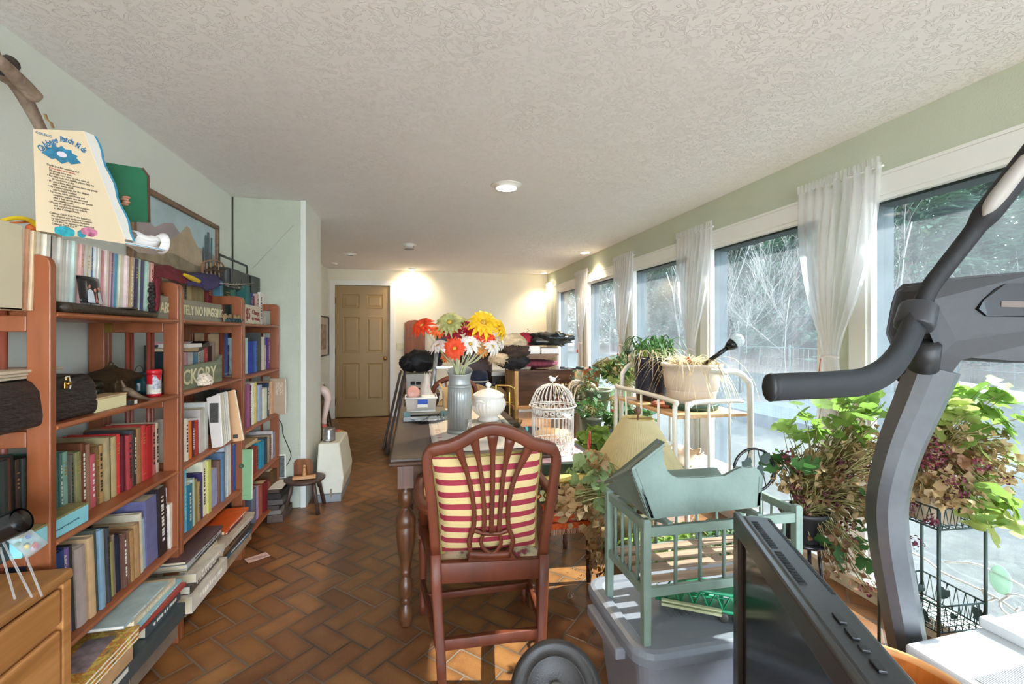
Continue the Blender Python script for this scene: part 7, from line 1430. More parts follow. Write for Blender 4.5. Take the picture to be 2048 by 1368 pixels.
# ---------------- lamp
lp = PD(1276, 905, 2.3); lx, ly = lp.x, lp.y; t = thing('table_lamp', 'table lamp with a pleated cream cone shade, left of the white cart', 'lamp', (lx, ly, 0)); tl = Matrix.Rotation(math.radians(3), 3, 'Y')
SHD = mat('E0D4A8', .7, 0, .05, 20, trans=.5); z0_, z1_ = .60, .865
m = MB(); n_ = 160; rs = []
for z, r in ((z0_, .228), (z0_+.01, .226), (z1_-.006, .078), (z1_, .077)): rs.append([(lx+r*(1+.012*(j % 2))*math.cos(2*math.pi*j/n_), ly+r*(1+.012*(j % 2))*math.sin(2*math.pi*j/n_), z+.04*(math.cos(2*math.pi*j/n_)*r*-1.0)) for j in range(n_)])
m.rings(rs, cap=False, smooth=False); m.build('lamp_shade', SHD, t, solid=.0015)
m = MB(); m.lathe([(.001, 0), (.085, 0), (.09, .015), (.03, .03), (.02, .06), (.045, .12), (.075, .22), (.07, .30), (.03, .38), (.018, .42), (.014, .60), (.001, .60)], 24, (lx, ly, 0)); m.build('base', mat('8A7450', .4, .4), t)
m = MB(); m.tube([(lx, ly, .55), (lx, ly, z1_+.01)], .004, 8); m.tube([(lx-.077, ly, z1_-.004), (lx+.077, ly, z1_-.004)], .002, 5); m.ball((lx, ly, z1_+.035), .017, 10, 8, (1, 1, 1.3)); m.tube([(lx, ly, z1_), (lx, ly, z1_+.025)], .005, 8); m.build('finial', mat('6A4A34', .5), t)
# ---------------- small table with kilim, game box, birdcage
kx0, kx1, ky0, ky1, kz = .50, .905, 2.20, 2.62, .535
t = thing('side_table', 'small dark table under the kilim and the birdcage', 'table', ((kx0+kx1)/2, (ky0+ky1)/2, 0)); m = MB(); m.bx(kx0, kx1, ky0, ky1, kz-.03, kz); m.build('tabletop', M_wal, t)
for x in (kx0+.06, kx1-.02):
    for y in (ky0+.02, ky1-.02): m = MB(); m.lathe([(.001, 0), (.012, 0), (.016, .04), (.013, .05), (.017, .25), (.015, kz-.03)], 12, (x, y, 0)); m.build('leg', M_wal, t)
KC = [('3A3A20', .0), ('C8B860', .035), ('28301C', .10), ('C84A20', .115), ('D85A24', .155), ('2A1A14', .175), ('D8562A', .185), ('8A2A1A', .225), ('E06028', .24)]
t = thing('kilim_cloth', 'orange and green woven kilim cloth with fringe hanging off the small table', 'textile', ((kx0+kx1)/2, ky0, kz))
zk = kz+.003; m = MB(); m.bx(kx0-.004, kx1+.004, ky0-.006, ky1, kz+.0005, kz+.004); m.build('top_panel', mat('B8A860', .85, 0, .3, 40), t)
bands = [('B8A860', .0, .012), ('2A3018', .012, .03), ('E0DCA0', .03, .085), ('2A3018', .085, .10), ('CC4A20', .10, .135), ('3A1A14', .135, .15), ('D8562A', .15, .195), ('8A2A1A', .195, .205), ('E06028', .205, .235)]
for c, a, b in bands: m = MB(); m.bx(kx0-.004, kx1+.004, ky0-.0095, ky0-.006, kz-b, kz-a); m.bx(kx1+.004, kx1+.0075, ky0-.0095, ky1, kz-b, kz-a); m.build('woven_band', mat(c, .85, 0, .25, 70, bump=.4, bscale=300), t)
m = MB()
for k in range(10):
    x = kx0+.02+k*.042
    for s, w in ((1, .019), (.5, .010)): m.add([(x-w, ky0-.0096-.0003/s, kz-.057), (x, ky0-.0096-.0003/s, kz-.057-.024*s), (x+w, ky0-.0096-.0003/s, kz-.057), (x, ky0-.0096-.0003/s, kz-.057+.024*s)], [(0, 1, 2, 3)], False, mi=(k % 3) if s == 1 else 3)
m.build('diamond_motif', [mat('6A4A20', .8), mat('5A3A78', .8), mat('A82838', .8), mat('E8D860', .8)], t)
m = MB()
for k in range(60): x = kx0+k*(kx1-kx0)/60; m.tube([(x, ky0-.008, kz-.234), (x+R.uniform(-.004, .004), ky0-.010, kz-.262)], .0018, 4)
m.build('fringe', mat('E8B090', .8), t)
t = thing('flat_game_box', 'flat dark green box with a pink top panel under the birdcage', 'box', (.78, 2.6, kz)); gz = kz+.0045
m = MB(); m.bx(.62, 1.0, 2.31, 2.86, gz, gz+.055); m.build('box_body', mat('22382C', .45, 0, .1, 30), t, bevel=.002); m = MB(); m.bx(.66, .965, 2.34, 2.83, gz+.0555, gz+.058); m.build('top_panel', mat('D0A8B0', .4, 0, .05, 20), t)
m = MB(); m.bx(.965, 1.0, 2.31, 2.86, gz+.0555, gz+.060); m.build('edge_strip', mat('4A4448', .5), t); gz += .0585
# birdcage
cc_ = Vector((.795, 2.56, gz)); rc = .122
t = thing('wire_birdcage', 'white wire birdcage with a domed top and a little bird finial', 'birdcage', cc_); M_cg = mat('E4E0DA', .45, 0, .06, 30)
m = L(t); m.lathe([(.001, 0), (rc, 0), (rc+.003, .004), (rc, .008), (.001, .004)], 40); m.build('floor_tray', M_cg, t)
for z0_, z1_, nn_ in ((.008, .068, 24), (.215, .265, 20)):
    m = L(t)
    for z in (z0_, z1_): m.tube([(rc*math.cos(a*.157), rc*math.sin(a*.157), z) for a in range(40)], .0035, 6, loop=True)
    for k in range(nn_):
        a = 2*math.pi*k/nn_; h_ = (z1_-z0_)*.36; zc_ = (z0_+z1_)/2; w = math.pi/nn_*.8
        for s in (1, .55): m.tube([(rc*math.cos(a+w*s*math.cos(b*.785)), rc*math.sin(a+w*s*math.cos(b*.785)), zc_+h_*s*math.sin(b*.785)) for b in range(8)], .0026, 4, loop=True)
    m.build('pierced_band', M_cg, t)
m = L(t)
for k in range(32): a = 2*math.pi*k/32; m.tube([(rc*math.cos(a), rc*math.sin(a), .066), (rc*math.cos(a), rc*math.sin(a), .216)], .0021, 5)
m.build('bars', M_cg, t)
m = L(t); m.tube([((rc+.016)*math.cos(a*.157), (rc+.016)*math.sin(a*.157), .272) for a in range(40)], .004, 6, loop=True)
for k in range(28):
    a = 2*math.pi*k/28; m.tube([((r)*math.cos(a), (r)*math.sin(a), z) for r, z in ((rc+.014, .273), (rc-.004, .32), (rc*.8, .36), (rc*.5, .388), (rc*.2, .398), (.004, .4))], .0023, 5)
    if k % 2: m.tube([((rc-.004+.006*math.cos(b))*math.cos(a+.06+.05*math.sin(b)), (rc-.004+.006*math.cos(b))*math.sin(a+.06+.05*math.sin(b)), .305+.012*math.sin(b*1.3)) for b in range(6)], .0014, 4)
m.build('dome', M_cg, t)
m = L(t); m.ball((0, 0, .424), .014, 12, 8, (1.5, .8, 1)); m.ball((-.014, 0, .438), .009, 10, 7); m.tube([(-.021, 0, .438), (-.029, 0, .437)], [.003, .0005], 6); m.tube([(.012, 0, .428), (.034, 0, .446)], [.007, .003], 6, flat=.5); m.tube([(0, 0, .4), (0, 0, .412)], .003, 6); m.build('bird_finial', M_cg, t)
# ---------------- more potted plants on the green shelf by the windows
M_gs = mat('9CBC86', .5, 0, .08, 14)
t = thing('green_shelf_stand', 'small light green wooden shelf stand of pots beside the far windows', 'plant stand', (1.78, 4.1, 0)); GSX0, GSX1 = 1.50, 1.95
for y0_, y1_, z in ((3.95, 4.25, .76), (3.60, 3.92, .56)):
    m = MB(); m.bx(GSX0, GSX1, y0_, y1_, z-.018, z); m.build('shelf_board', M_gs, t)
    for x in (GSX0+.015, GSX1-.015):
        for y in (y0_+.015, y1_-.015): m = MB(); m.bx(x-.013, x+.013, y-.013, y+.013, 0, z-.018); m.build('leg', M_gs, t)
pc = Vector((1.66, 4.10, .761)); t = thing('potted_geranium', 'small geranium with pink-brown leaves in a terracotta pot, highest on the green stand', 'plant', pc); pot(t, pc, .062, .09, .20, M_ter, .03); bs = pc+Vector((0, 0, .19)); d_ = 4.28
foliage(t, bs, [EL(1245, 735, d_, 45, 25), EL(1225, 745, d_, 30, 20), EL(1272, 740, d_, 25, 30)], 90, .030, G2); foliage(t, bs, [EL(1245, 740, d_, 50, 35), EL(1270, 760, d_, 25, 30)], 130, .024, BR1, 'b', 'dried_leaves', up=0); foliage(t, bs, [EL(1240, 745, d_, 45, 30)], 50, .028, G3, nm='pale_leaves')
q = PD(1255, 702, 4.2); m = MB(); m.tube([(q.x, q.y, pc.z+.2), (q.x, q.y, q.z-.03)], .006, 8); m.build('light_stake', M_blk2, t)
t = thing('orb_light', 'dark and clear glass orb on a stake in the terracotta geranium', 'solar light', q); m = MB(); m.lathe([(.001, -.035), (.02, -.03), (.037, -.008), (.040, 0)], 20, q); m.build('dark_cap', M_blk2, t); m = MB(); m.lathe([(.040, 0), (.038, .018), (.024, .034), (.001, .040)], 20, q); m.build('clear_globe', glassmat('E8ECEE', 0, key='orb', tint=.85), t)
pc = Vector((1.58, 3.76, .561)); t = thing('olive_pot', 'tapered olive green glazed pot on the lower green shelf', 'pot', pc); pot(t, pc, .075, .115, .24, mat('8A9478', .35, 0, .15, 12)); 
m = MB()
for k in range(9): p0 = pc+Vector((0, 0, .23)); a = R.uniform(2.4, 4.4); m.tube(smoothpts([p0, p0+Vector((.06*math.cos(a), .05, .05)), p0+Vector((.2*math.cos(a)-.03, R.uniform(-.1, .1), R.uniform(.02, .08))), p0+Vector((.32*math.cos(a), R.uniform(-.1, .1), R.uniform(-.12, .02)))], 4), [.010]*9+[.006]*4, 6)
m.build('bare_branches', mat('C8B49C', .8, 0, .3, 20), t)
pc2 = pc+Vector((-.1, 0, .25)); foliage(t, pc2, [EL(1165, 770, 4.0, 30, 40), EL(1190, 765, 3.9, 20, 35), EL(1150, 800, 4.0, 25, 20)], 150, .016, leafm('4A6A50', .25), nm='jade_leaves')
pc = Vector((1.30, 3.60, .0)); 
for (x, y, z, r, h, mt, lb, gl) in ((1.35, 3.98, .60, .075, .10, M_ter, 'low terracotta pot of pinkish leaves behind the birdcage', BR1), (1.40, 3.45, .42, .085, .20, mat('6E7C6C', .4), 'grey-green pot beside the green stand', G2), (1.72, 3.66, .561, .05, .07, M_ter, 'tiny terracotta pot on the lower green shelf', BR1)):
    pc = Vector((x, y, z)); t = thing('potted_plant', lb, 'plant', pc); pot(t, pc, r*.75, r, h, mt); foliage(t, pc+Vector((0, 0, h)), [(pc+Vector((0, 0, h+.07)), (r*1.8, r*1.5, .08))], 60, .022, gl, 'b' if gl == BR1 else 'g')
t = thing('plant_bench', 'low white bench carrying the pots behind the birdcage', 'bench', (1.37, 3.7, 0))
for y0_, y1_, z in ((3.86, 4.10, .599), (3.34, 3.58, .419)):
    m = MB(); m.bx(1.24, 1.49, y0_, y1_, z-.02, z); m.build('board', M_wh, t)
    for x in (1.26, 1.47): m = MB(); m.bx(x-.012, x+.012, y0_+.02, y1_-.02, 0, z-.02); m.build('leg', M_wh, t)
pc = Vector((1.28, 3.10, .0)); t = thing('leafy_plant', 'bright green leafy plant in a pale pot low behind the birdcage', 'plant', pc); pot(t, pc, .09, .12, .34, M_wh); foliage(t, pc+Vector((0, 0, .34)), [(pc+Vector((0, .0, .50)), (.13, .12, .15))], 90, .040, G1)
pc = Vector((1.72, 3.50, .0)); t = thing('leafy_plant', 'dark green and dry leafed plant in a blue-grey box under the cart', 'plant', pc); m = MB(); m.bx(1.52, 1.92, 3.3, 3.52, 0, .5) ; m.build('planter_box', mat('8C98AC', .5), t); foliage(t, pc+Vector((0, 0-.1, .5)), [(pc+Vector((0, -.1, .60)), (.22, .12, .12))], 90, .034, G2); foliage(t, pc+Vector((0, 0-.1, .5)), [(pc+Vector((0, -.1, .58)), (.26, .12, .10))], 110, .022, BR1, 'b', 'dried_leaves', up=0)
q = PD(1178, 885, 2.62); q.z = gz+.055; m = MB(); q.x = min(q.x, .985); m.tube([(q.x, q.y, gz+.002), q, (q.x+.004, q.y, q.z+.075)], [.004, .016, .006], 10, flat=.5); one('red_ornament', 'narrow red glossy ornament standing right of the birdcage', 'ornament', m, mat('B82028', .25))
# dry and green plant in front of the kilim
pc = Vector((1.02, 2.02, 0)); t = thing('drooping_plant', 'drooping half-dried plant with pale green leaves between the armchair and the crib', 'plant', pc); pot(t, pc, .08, .11, .46, mat('C8BC98', .6)); bs = pc+Vector((0, 0, .45))
foliage(t, bs, [EL(1165, 960, 2.1, 45, 35), EL(1185, 930, 2.1, 30, 20), EL(1200, 1010, 2.1, 20, 50)], 60, .026, leafm('A4BC84', .5)); foliage(t, bs, [EL(1150, 1010, 2.1, 45, 45), EL(1190, 1060, 2.1, 25, 70), EL(1130, 1000, 2.0, 30, 30), EL(1195, 920, 2.1, 20, 12)], 200, .026, leafm('BC9C70', .4), 'b', 'dried_leaves', up=0); foliage(t, bs, [EL(1200, 1120, 2.1, 18, 50)], 50, .018, BR2, 'b', 'withered_leaves', up=0)
# green grassy plants behind the crib
pc = Vector((1.12, 1.78, .0)); t = thing('grassy_plant', 'low bright green strap-leaved plant behind the doll crib', 'plant', pc); m = MB(); m.bx(.92, 1.45, 1.70, 1.90, 0, .36); m.build('trough', mat('B8AC94', .6), t)
for x in (1.0, 1.15, 1.3, 1.4): blades(t, Vector((x, 1.8, .35)), 26, .24, .016, G1 if x < 1.2 else G2, 'blades', .35, .7, .06, 1.1)
blades(t, Vector((1.2, 1.8, .35)), 40, .2, .009, CRM2, 'dry_blades', .4, .8, .15, .9)
# fallen flower bits and dry leaves on the floor
k0 = 0
for (u, v, c) in ((1150, 1068, BR2), (1148, 1140, BR2), (1163, 1152, BR2), (1108, 1092, BR2), (1145, 1195, leafm('E0B8B8', .3)), (1138, 1192, CRM2), (1700, 1290, BR1), (1880, 1300, BR2)):
    p = PZ(u, v, .012) if v > 1120 else PZ(u, v, .012); m = MB(); umbel(m, p+Vector((0, 0, .006)), .016, 12); tag(m.build('fallen_leaf', c), 'shrivelled fallen leaf or petal cluster on the tile floor', 'leaf', 'fallen plant bits on the floor')
# ================================================================ clutter at the far end of the room
def bpx(m, u0, u1, v0, v1, Y, dep, mi=None): a, b = PY(u0, v1, Y), PY(u1, v0, Y); m.bx(a.x, b.x, Y, Y+dep, a.z, b.z, mi); return a, b
def plat(name, label, cat, u0, u1, Y, dep, z, c, dx=0):   # simple four-legged table/stand carrying far clutter
    a, b = PY(u0, 700, Y), PY(u1, 700, Y); t = thing(name, label, cat, ((a.x+b.x)/2, Y+dep/2, 0)); mt = wood(*c) if isinstance(c, tuple) else mat(c, .5)
    m = MB(); m.bx(a.x, b.x, Y, Y+dep, z-.03, z); m.build('tabletop', mt, t)
    for x in (a.x+.03, b.x-.03):
        for y in (Y+.03, Y+dep-.03): m = MB(); m.bx(x-.02, x+.02, y-.02, y+.02, 0, z-.03); m.build('leg', mt, t)
    return t
# carved tall panel at the back wall
Y = YB-.06; a, b = PY(809, 800, Y), PY(850, 640, Y); t = thing('carved_panel', 'tall reddish carved wooden panel with an arched top against the back wall', 'panel', ((a.x+b.x)/2, Y, 0)); RW = wood('A0603C', '7A4226', .5, 3, 2)
m = MB(); xm = (a.x+b.x)/2; w = (b.x-a.x)/2; P = [(a.x, 0), (b.x, 0), (b.x, b.z-.05), (xm+w*.6, b.z-.01), (xm, b.z), (xm-w*.6, b.z-.01), (a.x, b.z-.05)]; m.prism(P, Matrix(((1, 0, 0, 0), (0, 0, 1, Y), (0, 1, 0, 0), (0, 0, 0, 1))), .03); m.build('board', RW, t, bevel=.004)
m = MB()
for k in range(5):
    z = b.z-.28-k*.22
    for s in (-1, 1): m.bx(xm+s*w*.45-w*.34, xm+s*w*.45+w*.34, Y-.008, Y-.001, z, z+.17)
m.build('carved_relief', RW, t, bevel=.006)
# dark boards leaning beside the table
DB = wood('5A4A40', '3A2E28', .55, 3, 2)
for k, (u0, u1, vt, d, h) in enumerate(((761, 795, 748, 5.05, 0), (768, 800, 760, 4.85, 0), (777, 803, 765, 4.65, 0), (783, 808, 725, 5.3, 0))):
    f = PZ(u0, 668+1.29*905/d, .003); tp = PD(u1, vt, d); dv = Vector((tp.x-f.x, 0, tp.z)); ln = dv.length; ang = math.atan2(dv.x, dv.z)
    M_ = Matrix.Translation((f.x+.02, f.y, .006)) @ Matrix.Rotation(ang, 4, 'Y'); t = thing('leaning_board', ('dark board leaning outermost toward the door, left of the table', 'dark board leaning second from the door', 'dark board leaning nearest the table edge', 'tall dark board leaning furthest back by the black jackets')[k], 'board', M=M_, group='boards leaning beside the table')
    m = L(t); m.bx(0, .018, 0, .42, 0, ln); m.build('board', DB, t, bevel=.003); m = L(t)
    for q in ((0, .03, 0, ln), (.39, .42, 0, ln)): m.bx(-.006, 0, q[0], q[1], q[2], q[3])
    m.build('edge_batten', DB, t)
# stand, white carton, black jackets
Y = 5.2; plat('storage_table', 'low wooden table holding the white carton and black jackets behind the tub', 'table', 806, 880, Y, .5, .62, ('8A6A4C', '5A4230', .5, 3, 0))
a, b = PY(812, 775, Y), PY(872, 748, Y); t = thing('white_carton', 'white printed cardboard carton under the black jackets', 'carton', ((a.x+b.x)/2, Y+.2, .62)); m = MB(); m.bx(a.x, b.x, Y+.02, Y+.42, .621, b.z); m.build('carton_body', mat('DCD8D0', .7, 0, .05, 9), t, bevel=.003)
m = MB()
for k, (x, z, w, h) in enumerate(((.05, .12, .05, .04), (.11, .12, .05, .035), (.06, .06, .03, .03), (.12, .05, .06, .02))): m.bx(a.x+x, a.x+x+w, Y+.018, Y+.0195, .621+z*.8, .621+z*.8+h)
m.build('printing', DARKL, t); zc_ = b.z
def lump(c, r, seed, ns=8, amp=.35, fq=6, n=28, mm=16):
    m = MB(); rs = []
    for i in range(mm+1):
        th = math.pi*i/mm; rs.append([])
        for j in range(n):
            a = 2*math.pi*j/n; d = Vector((max(.001, math.sin(th))*math.cos(a), max(.001, math.sin(th))*math.sin(a), -math.cos(th))); k = 1+amp*noise.noise(d*ns*.35+Vector((seed, 0, 0)))+amp*.35*noise.noise(d*fq+Vector((0, seed, 0))); rs[-1].append(Vector(c)+Vector((d.x*r[0]*k, d.y*r[1]*k, d.z*r[2]*k)))
    m.rings(rs, cap=True); zmin = None; return m
BJ = mat('1E2024', .55, 0, .2, 20, bump=.5, bscale=30)
q = PY(845, 735, Y+.2); m = lump((q.x, Y+.2, q.z), (.20, .16, .12), 3); m2 = lump((q.x-.16, Y+.16, q.z-.015), (.10, .10, .10), 9); m.add(m2.v, m2.f, True); m3 = lump((q.x+.12, Y+.2, q.z+.03), (.14, .12, .10), 14); m.add(m3.v, m3.f, True)
dz = min(p.z for p in m.v)-zc_-.002; m.v = [p-Vector((0, 0, dz)) for p in m.v]; one('black_jackets', 'heap of puffy black jackets on the white carton', 'jacket', m, BJ)
# step ladder
Y = 4.9; t = thing('step_ladder', 'grey aluminium step ladder with a black top behind the gerberas', 'ladder', (PY(895, 700, Y).x, Y, 0)); AL = mat('C4C8CC', .3, .8, .08, 20)
for u0, u1 in ((870, 877), (912, 908)): a, b = PY(u0, 700, Y), PY(u1, 672, Y); m = MB(); m.tube([(a.x+(a.x-b.x)*3, Y+.02, .0), (b.x, Y, b.z)], 1, up=(0, 1, 0), prof=[(.022, -.012), (.022, .012), (-.022, .012), (-.022, -.012)]); m.build('rail', AL, t)
for v in (700, 735, 775, 815): a, b = PY(872, v, Y), PY(911, v, Y); m = MB(); m.bx(a.x, b.x, Y-.03, Y+.06, a.z-.012, a.z+.012); m.build('step', AL, t)
m = MB(); a, b = PY(874, 686, Y), PY(912, 668, Y); m.bx(a.x, b.x, Y-.06, Y+.09, a.z, b.z); m.build('top_cap', mat('2E3236', .5), t, bevel=.015)
m = MB(); q = [PY(u, v, Y-.05) for u, v in ((878, 690), (880, 668), (892, 662), (906, 668), (908, 700))]; m.tube(smoothpts(q, 4), .011, 8); m.build('handrail', M_blk2, t)
# second armchair at the head of the table
Y = 3.62; t = thing('armchair', 'reddish armchair with a floral cushion at the far end of the table', 'chair', (PY(905, 800, Y).x, Y, 0)); xa, xb = PY(867, 800, Y).x, PY(950, 800, Y).x; zt_ = PY(900, 755, Y).z
m = MB(); m.tube(smoothpts([(xa, Y, .46), (xa-.01, Y, zt_-.16), (xa+.03, Y, zt_-.05), ((xa+xb)/2, Y, zt_), (xb-.03, Y, zt_-.05), (xb+.01, Y, zt_-.16), (xb, Y, .46)], 5), .02, 8); m.build('back_frame', M_cr, t)
for k in (-1, 0, 1): m = MB(); m.tube([((xa+xb)/2+k*.04, Y, .50), ((xa+xb)/2+k*.07, Y, zt_-.03)], .009, 6); m.build('splat_bar', M_cr, t)
m = MB(); m.bx(xa, xb, Y-.42, Y+.02, .40, .46); m.build('seat', M_fl, t, bevel=.02)
for x in (xa, xb):
    for y in (Y, Y-.40): m = MB(); m.tube([(x, y, 0), (x, y, .46)], .018, 8); m.build('leg', M_cr, t)
    m = MB(); m.tube(smoothpts([(x, Y, .66), (x, Y-.2, .66), (x, Y-.36, .64), (x, Y-.38, .46)], 4), .014, 8); m.build('arm', M_cr, t)
m = lump(((xa+xb)/2-.02, Y-.11, .64), (.16, .065, .17), 5, amp=.15); one('floral_cushion', 'maroon and gold floral cushion on the armchair at the far end of the table', 'cushion', m, M_fl)
# tan box and paper bags right of it
TB = mat('C0A070', .6, 0, .08, 12); Y = 3.28; m = MB(); a, b = PZ(890, 826, TZ), PY(906, 776, Y); m.bx(a.x+.0, a.x+.075, Y, Y+.09, TZ+.001, b.z)
t = one('wooden_caddy', 'open tan wooden caddy standing on the table behind the pitcher', 'caddy', m, TB, bevel=.003); m = MB(); m.box((a.x+.01, Y-.012, b.z-.03), (.014, .012, .16), rot=(0, -.5, 0)); m.build('handle_slat', TB, t)
Y = 4.25; plat('storage_bench', 'dark bench carrying the hat and tan headboard behind the table', 'bench', 925, 1022, Y, .55, .60, '3A2C26')
m = MB(); a, b = PY(938, 812, Y+.1), PY(1012, 768, Y+.1); P = [(a.x, .601), (b.x, .601), (b.x, b.z-.08), (b.x-.05, b.z-.03), (b.x-.14, b.z-.015), ((a.x+b.x)/2, b.z-.03), (a.x+.08, b.z+.01), (a.x, b.z)]; m.prism(P, Matrix(((1, 0, 0, 0), (0, 0, 1, Y+.05), (0, 1, 0, 0), (0, 0, 0, 1))), .04)
one('tan_headboard', 'tan wavy-topped cut board behind the soup tureen', 'board', m, TB, bevel=.006)
q = PY(958, 762, Y+.25); t = thing('navy_hat', 'navy blue brimmed hat with a white cord, right of the pitcher', 'hat', (q.x, Y+.27, q.z-.02)); m = L(t); m.lathe([(.15, -.012), (.17, -.02), (.172, -.014), (.10, .0), (.096, .05), (.085, .10), (.05, .125), (.001, .13)], 28); m.build('crown_and_brim', mat('222C44', .8, 0, .1, 20), t); m = L(t); m.lathe([(.099, .015), (.103, .02), (.098, .026)], 28); m.build('cord', WHITEL, t)
m = MB(); m.bx(q.x-.12, q.x+.12, Y+.16, Y+.40, .601, q.z-.041); one('hat_box', 'dark box under the navy hat', 'box', m, mat('3A3230', .6))
Y = 5.0; t = thing('leather_chair', 'brown leather armchair back behind the gerbera stems', 'chair', (PY(965, 740, Y).x, Y+.3, 0)); a, b = PY(940, 780, Y), PY(986, 700, Y); LB = mat('4A2A22', .35, 0, .2, 6, bump=.2, bscale=30)
m = MB(); m.bx(a.x-.1, b.x, Y, Y+.16, .35, b.z); m.build('backrest', LB, t, bevel=.05, seg=4); m = MB(); m.bx(a.x-.1, b.x, Y+.16, Y+.6, .25, .45); m.build('seat', LB, t, bevel=.04, seg=3); m = MB(); m.bx(a.x-.05, b.x-.05, Y+.05, Y+.55, 0, .25); m.build('base', LB, t)
# dark studded trunk and lacquered chest on a wooden stand
Y = 4.62; a, b = PY(984, 812, Y), PY(1028, 745, Y); plat('trunk_stand', 'plain stand under the dark studded trunk', 'stand', 980, 1030, Y-.02, .45, a.z-.002, ('7A5A40', '50382A', .5, 3, 0))
t = thing('studded_trunk', 'dark glossy trunk with metal edging and brass studs', 'trunk', ((a.x+b.x)/2, Y+.2, a.z)); m = MB(); m.bx(a.x, b.x, Y, Y+.4, a.z, b.z); m.build('trunk_body', mat('2E2420', .25, 0, .6, 9), t, bevel=.004)
m = MB(); m.bx(a.x-.004, b.x+.004, Y-.006, Y+.01, b.z-.03, b.z+.004); m.build('metal_edging', mat('A8A49C', .3, .8), t); m = MB()
for k in range(14): m.ball((a.x+R.random()*(b.x-a.x), Y-.003, a.z+R.random()*(b.z-a.z)), .007, 8, 5)
m.build('brass_studs', M_brass, t)
Y = 4.0; a, b = PY(1029, 812, Y), PY(1155, 740, Y)
plat('chest_stand', 'light wooden stand under the lacquered chest, right of the tureen', 'stand', 1027, 1157, Y-.02, .5, a.z-.002, ('B88A58', '94683C', .5, 3, 0))
t = thing('lacquered_chest', 'dark brown lacquered wooden chest with pale side boards and brass studs', 'chest', ((a.x+b.x)/2, Y+.22, a.z)); m = MB(); m.bx(a.x+.03, b.x-.03, Y, Y+.44, a.z, b.z); m.build('front_panel', wood('5A3826', '38221A', .18, 3, 0, coat=.6), t)
m = MB(); m.bx(a.x, a.x+.035, Y-.004, Y+.444, a.z, b.z-.002); m.bx(b.x-.03, b.x, Y-.004, Y+.444, a.z, b.z-.002); m.build('side_board', wood('D0A468', 'A87C48', .5, 3, 2), t, bevel=.003)
m = MB()
for k, (x, z) in enumerate(((.06, .05), (.06, .12), (.09, .17), (.05, .18), (.13, .18))): m.ball((b.x-.03-x+.02, Y-.002, b.z-z), .008, 8, 5)
m.build('brass_studs', M_brass, t); m = MB(); m.bx(a.x+.01, b.x-.01, Y, Y+.44, b.z-.001, b.z+.008); m.build('lid', mat('4A3024', .2, coat=.5), t)
ZC = b.z+.009; cx0, cx1 = a.x, b.x; Yc = Y
PL = mat('6A2838', .85, 0, .6, 16, stretch=(6, 1, 1), bump=.4, bscale=90)
q = PY(1062, 730, Y+.15); m = lump((q.x, Y+.18, ZC+.045), (.27, .15, .045), 21, amp=.2); m.v = [Vector((p.x, p.y, max(ZC+.001, p.z))) for p in m.v]; t = one('plaid_blanket', 'folded maroon and cream plaid blanket with fringe on the chest', 'blanket', m, PL)
m = MB()
for k in range(30): u = 1016+k*1.6; p = PY(u, 726+R.uniform(-4, 4), Y+.06); m.tube([p, (p.x-.02, p.y-.03, ZC+.002)], .003, 4)
m.build('fringe', mat('D0C4B0', .8), t)
a, b = PY(1046, 727, Y+.02), PY(1119, 716, Y+.02); zt_ = ZC+.095; t = thing('tray_board', 'pale brown tray lying on the plaid blanket', 'tray', ((a.x+b.x)/2, Y+.2, zt_)); m = MB(); m.add([(a.x+.05, Y+.05, zt_), (b.x-.08, Y+.05, zt_), (b.x-.08, Y+.36, zt_), (a.x+.05, Y+.36, zt_), (a.x, Y, zt_+.045), (b.x, Y, zt_+.045), (b.x, Y+.42, zt_+.045), (a.x, Y+.42, zt_+.045)], [(3, 2, 1, 0), (4, 5, 6, 7), (0, 1, 5, 4), (1, 2, 6, 5), (2, 3, 7, 6), (3, 0, 4, 7)], False); m.build('tray_body', mat('B4947C', .5), t, bevel=.003)
zt_ += .0465; a, b = PY(1046, 714, Y+.02), PY(1082, 700, Y+.02); m = MB(); m.bx(a.x, b.x, Y+.03, Y+.36, zt_, zt_+.075); one('white_linens', 'stack of folded white linens on the tray, left one', 'linen', m, mat('E4E2E0', .8, 0, .05, 30), bevel=.015, seg=3)
a, b = PY(1083, 714, Y+.02), PY(1118, 702, Y+.02); m = MB(); m.bx(a.x, b.x, Y+.03, Y+.36, zt_, zt_+.055); one('white_linens', 'lower stack of folded white linens with red print, right one', 'linen', m, mat('E0DAD8', .8, 0, .08, 30), bevel=.012, seg=3)
zt_ += .077
q = PY(1098, 690, Y+.2); m = lump((q.x, Y+.2, zt_+.055), (.22, .17, .075), 31, amp=.4, fq=9); m.v = [Vector((p.x, p.y, max(zt_+.001-(.02 if p.x > cx1-.1 else 0), p.z))) for p in m.v]; one('plastic_sack', 'crumpled shiny black plastic sack on top of the linens', 'sack', m, mat('1C1E20', .2, 0, .2, 9, bump=.6, bscale=25, coat=.3))
q = PY(1055, 685, Y+.15); m = lump((q.x+.0, Y+.24, zt_+.05), (.10, .10, .07), 41, amp=.2); one('red_cloth', 'bright red cloth bundle between the fur and the black sack', 'cloth', m, mat('A8203A', .8, 0, .2, 20))
FU = mat('CDB898', .9, 0, .35, 14, bump=.8, bscale=70); FD = mat('3A2C24', .9, 0, .5, 14, bump=.8, bscale=70)
q = PY(1015, 690, Y); fx = q.x; t = thing('fur_garments', 'pile of cream and dark brown fur garments hanging off the chest', 'fur', (fx, Y+.15, ZC)); 
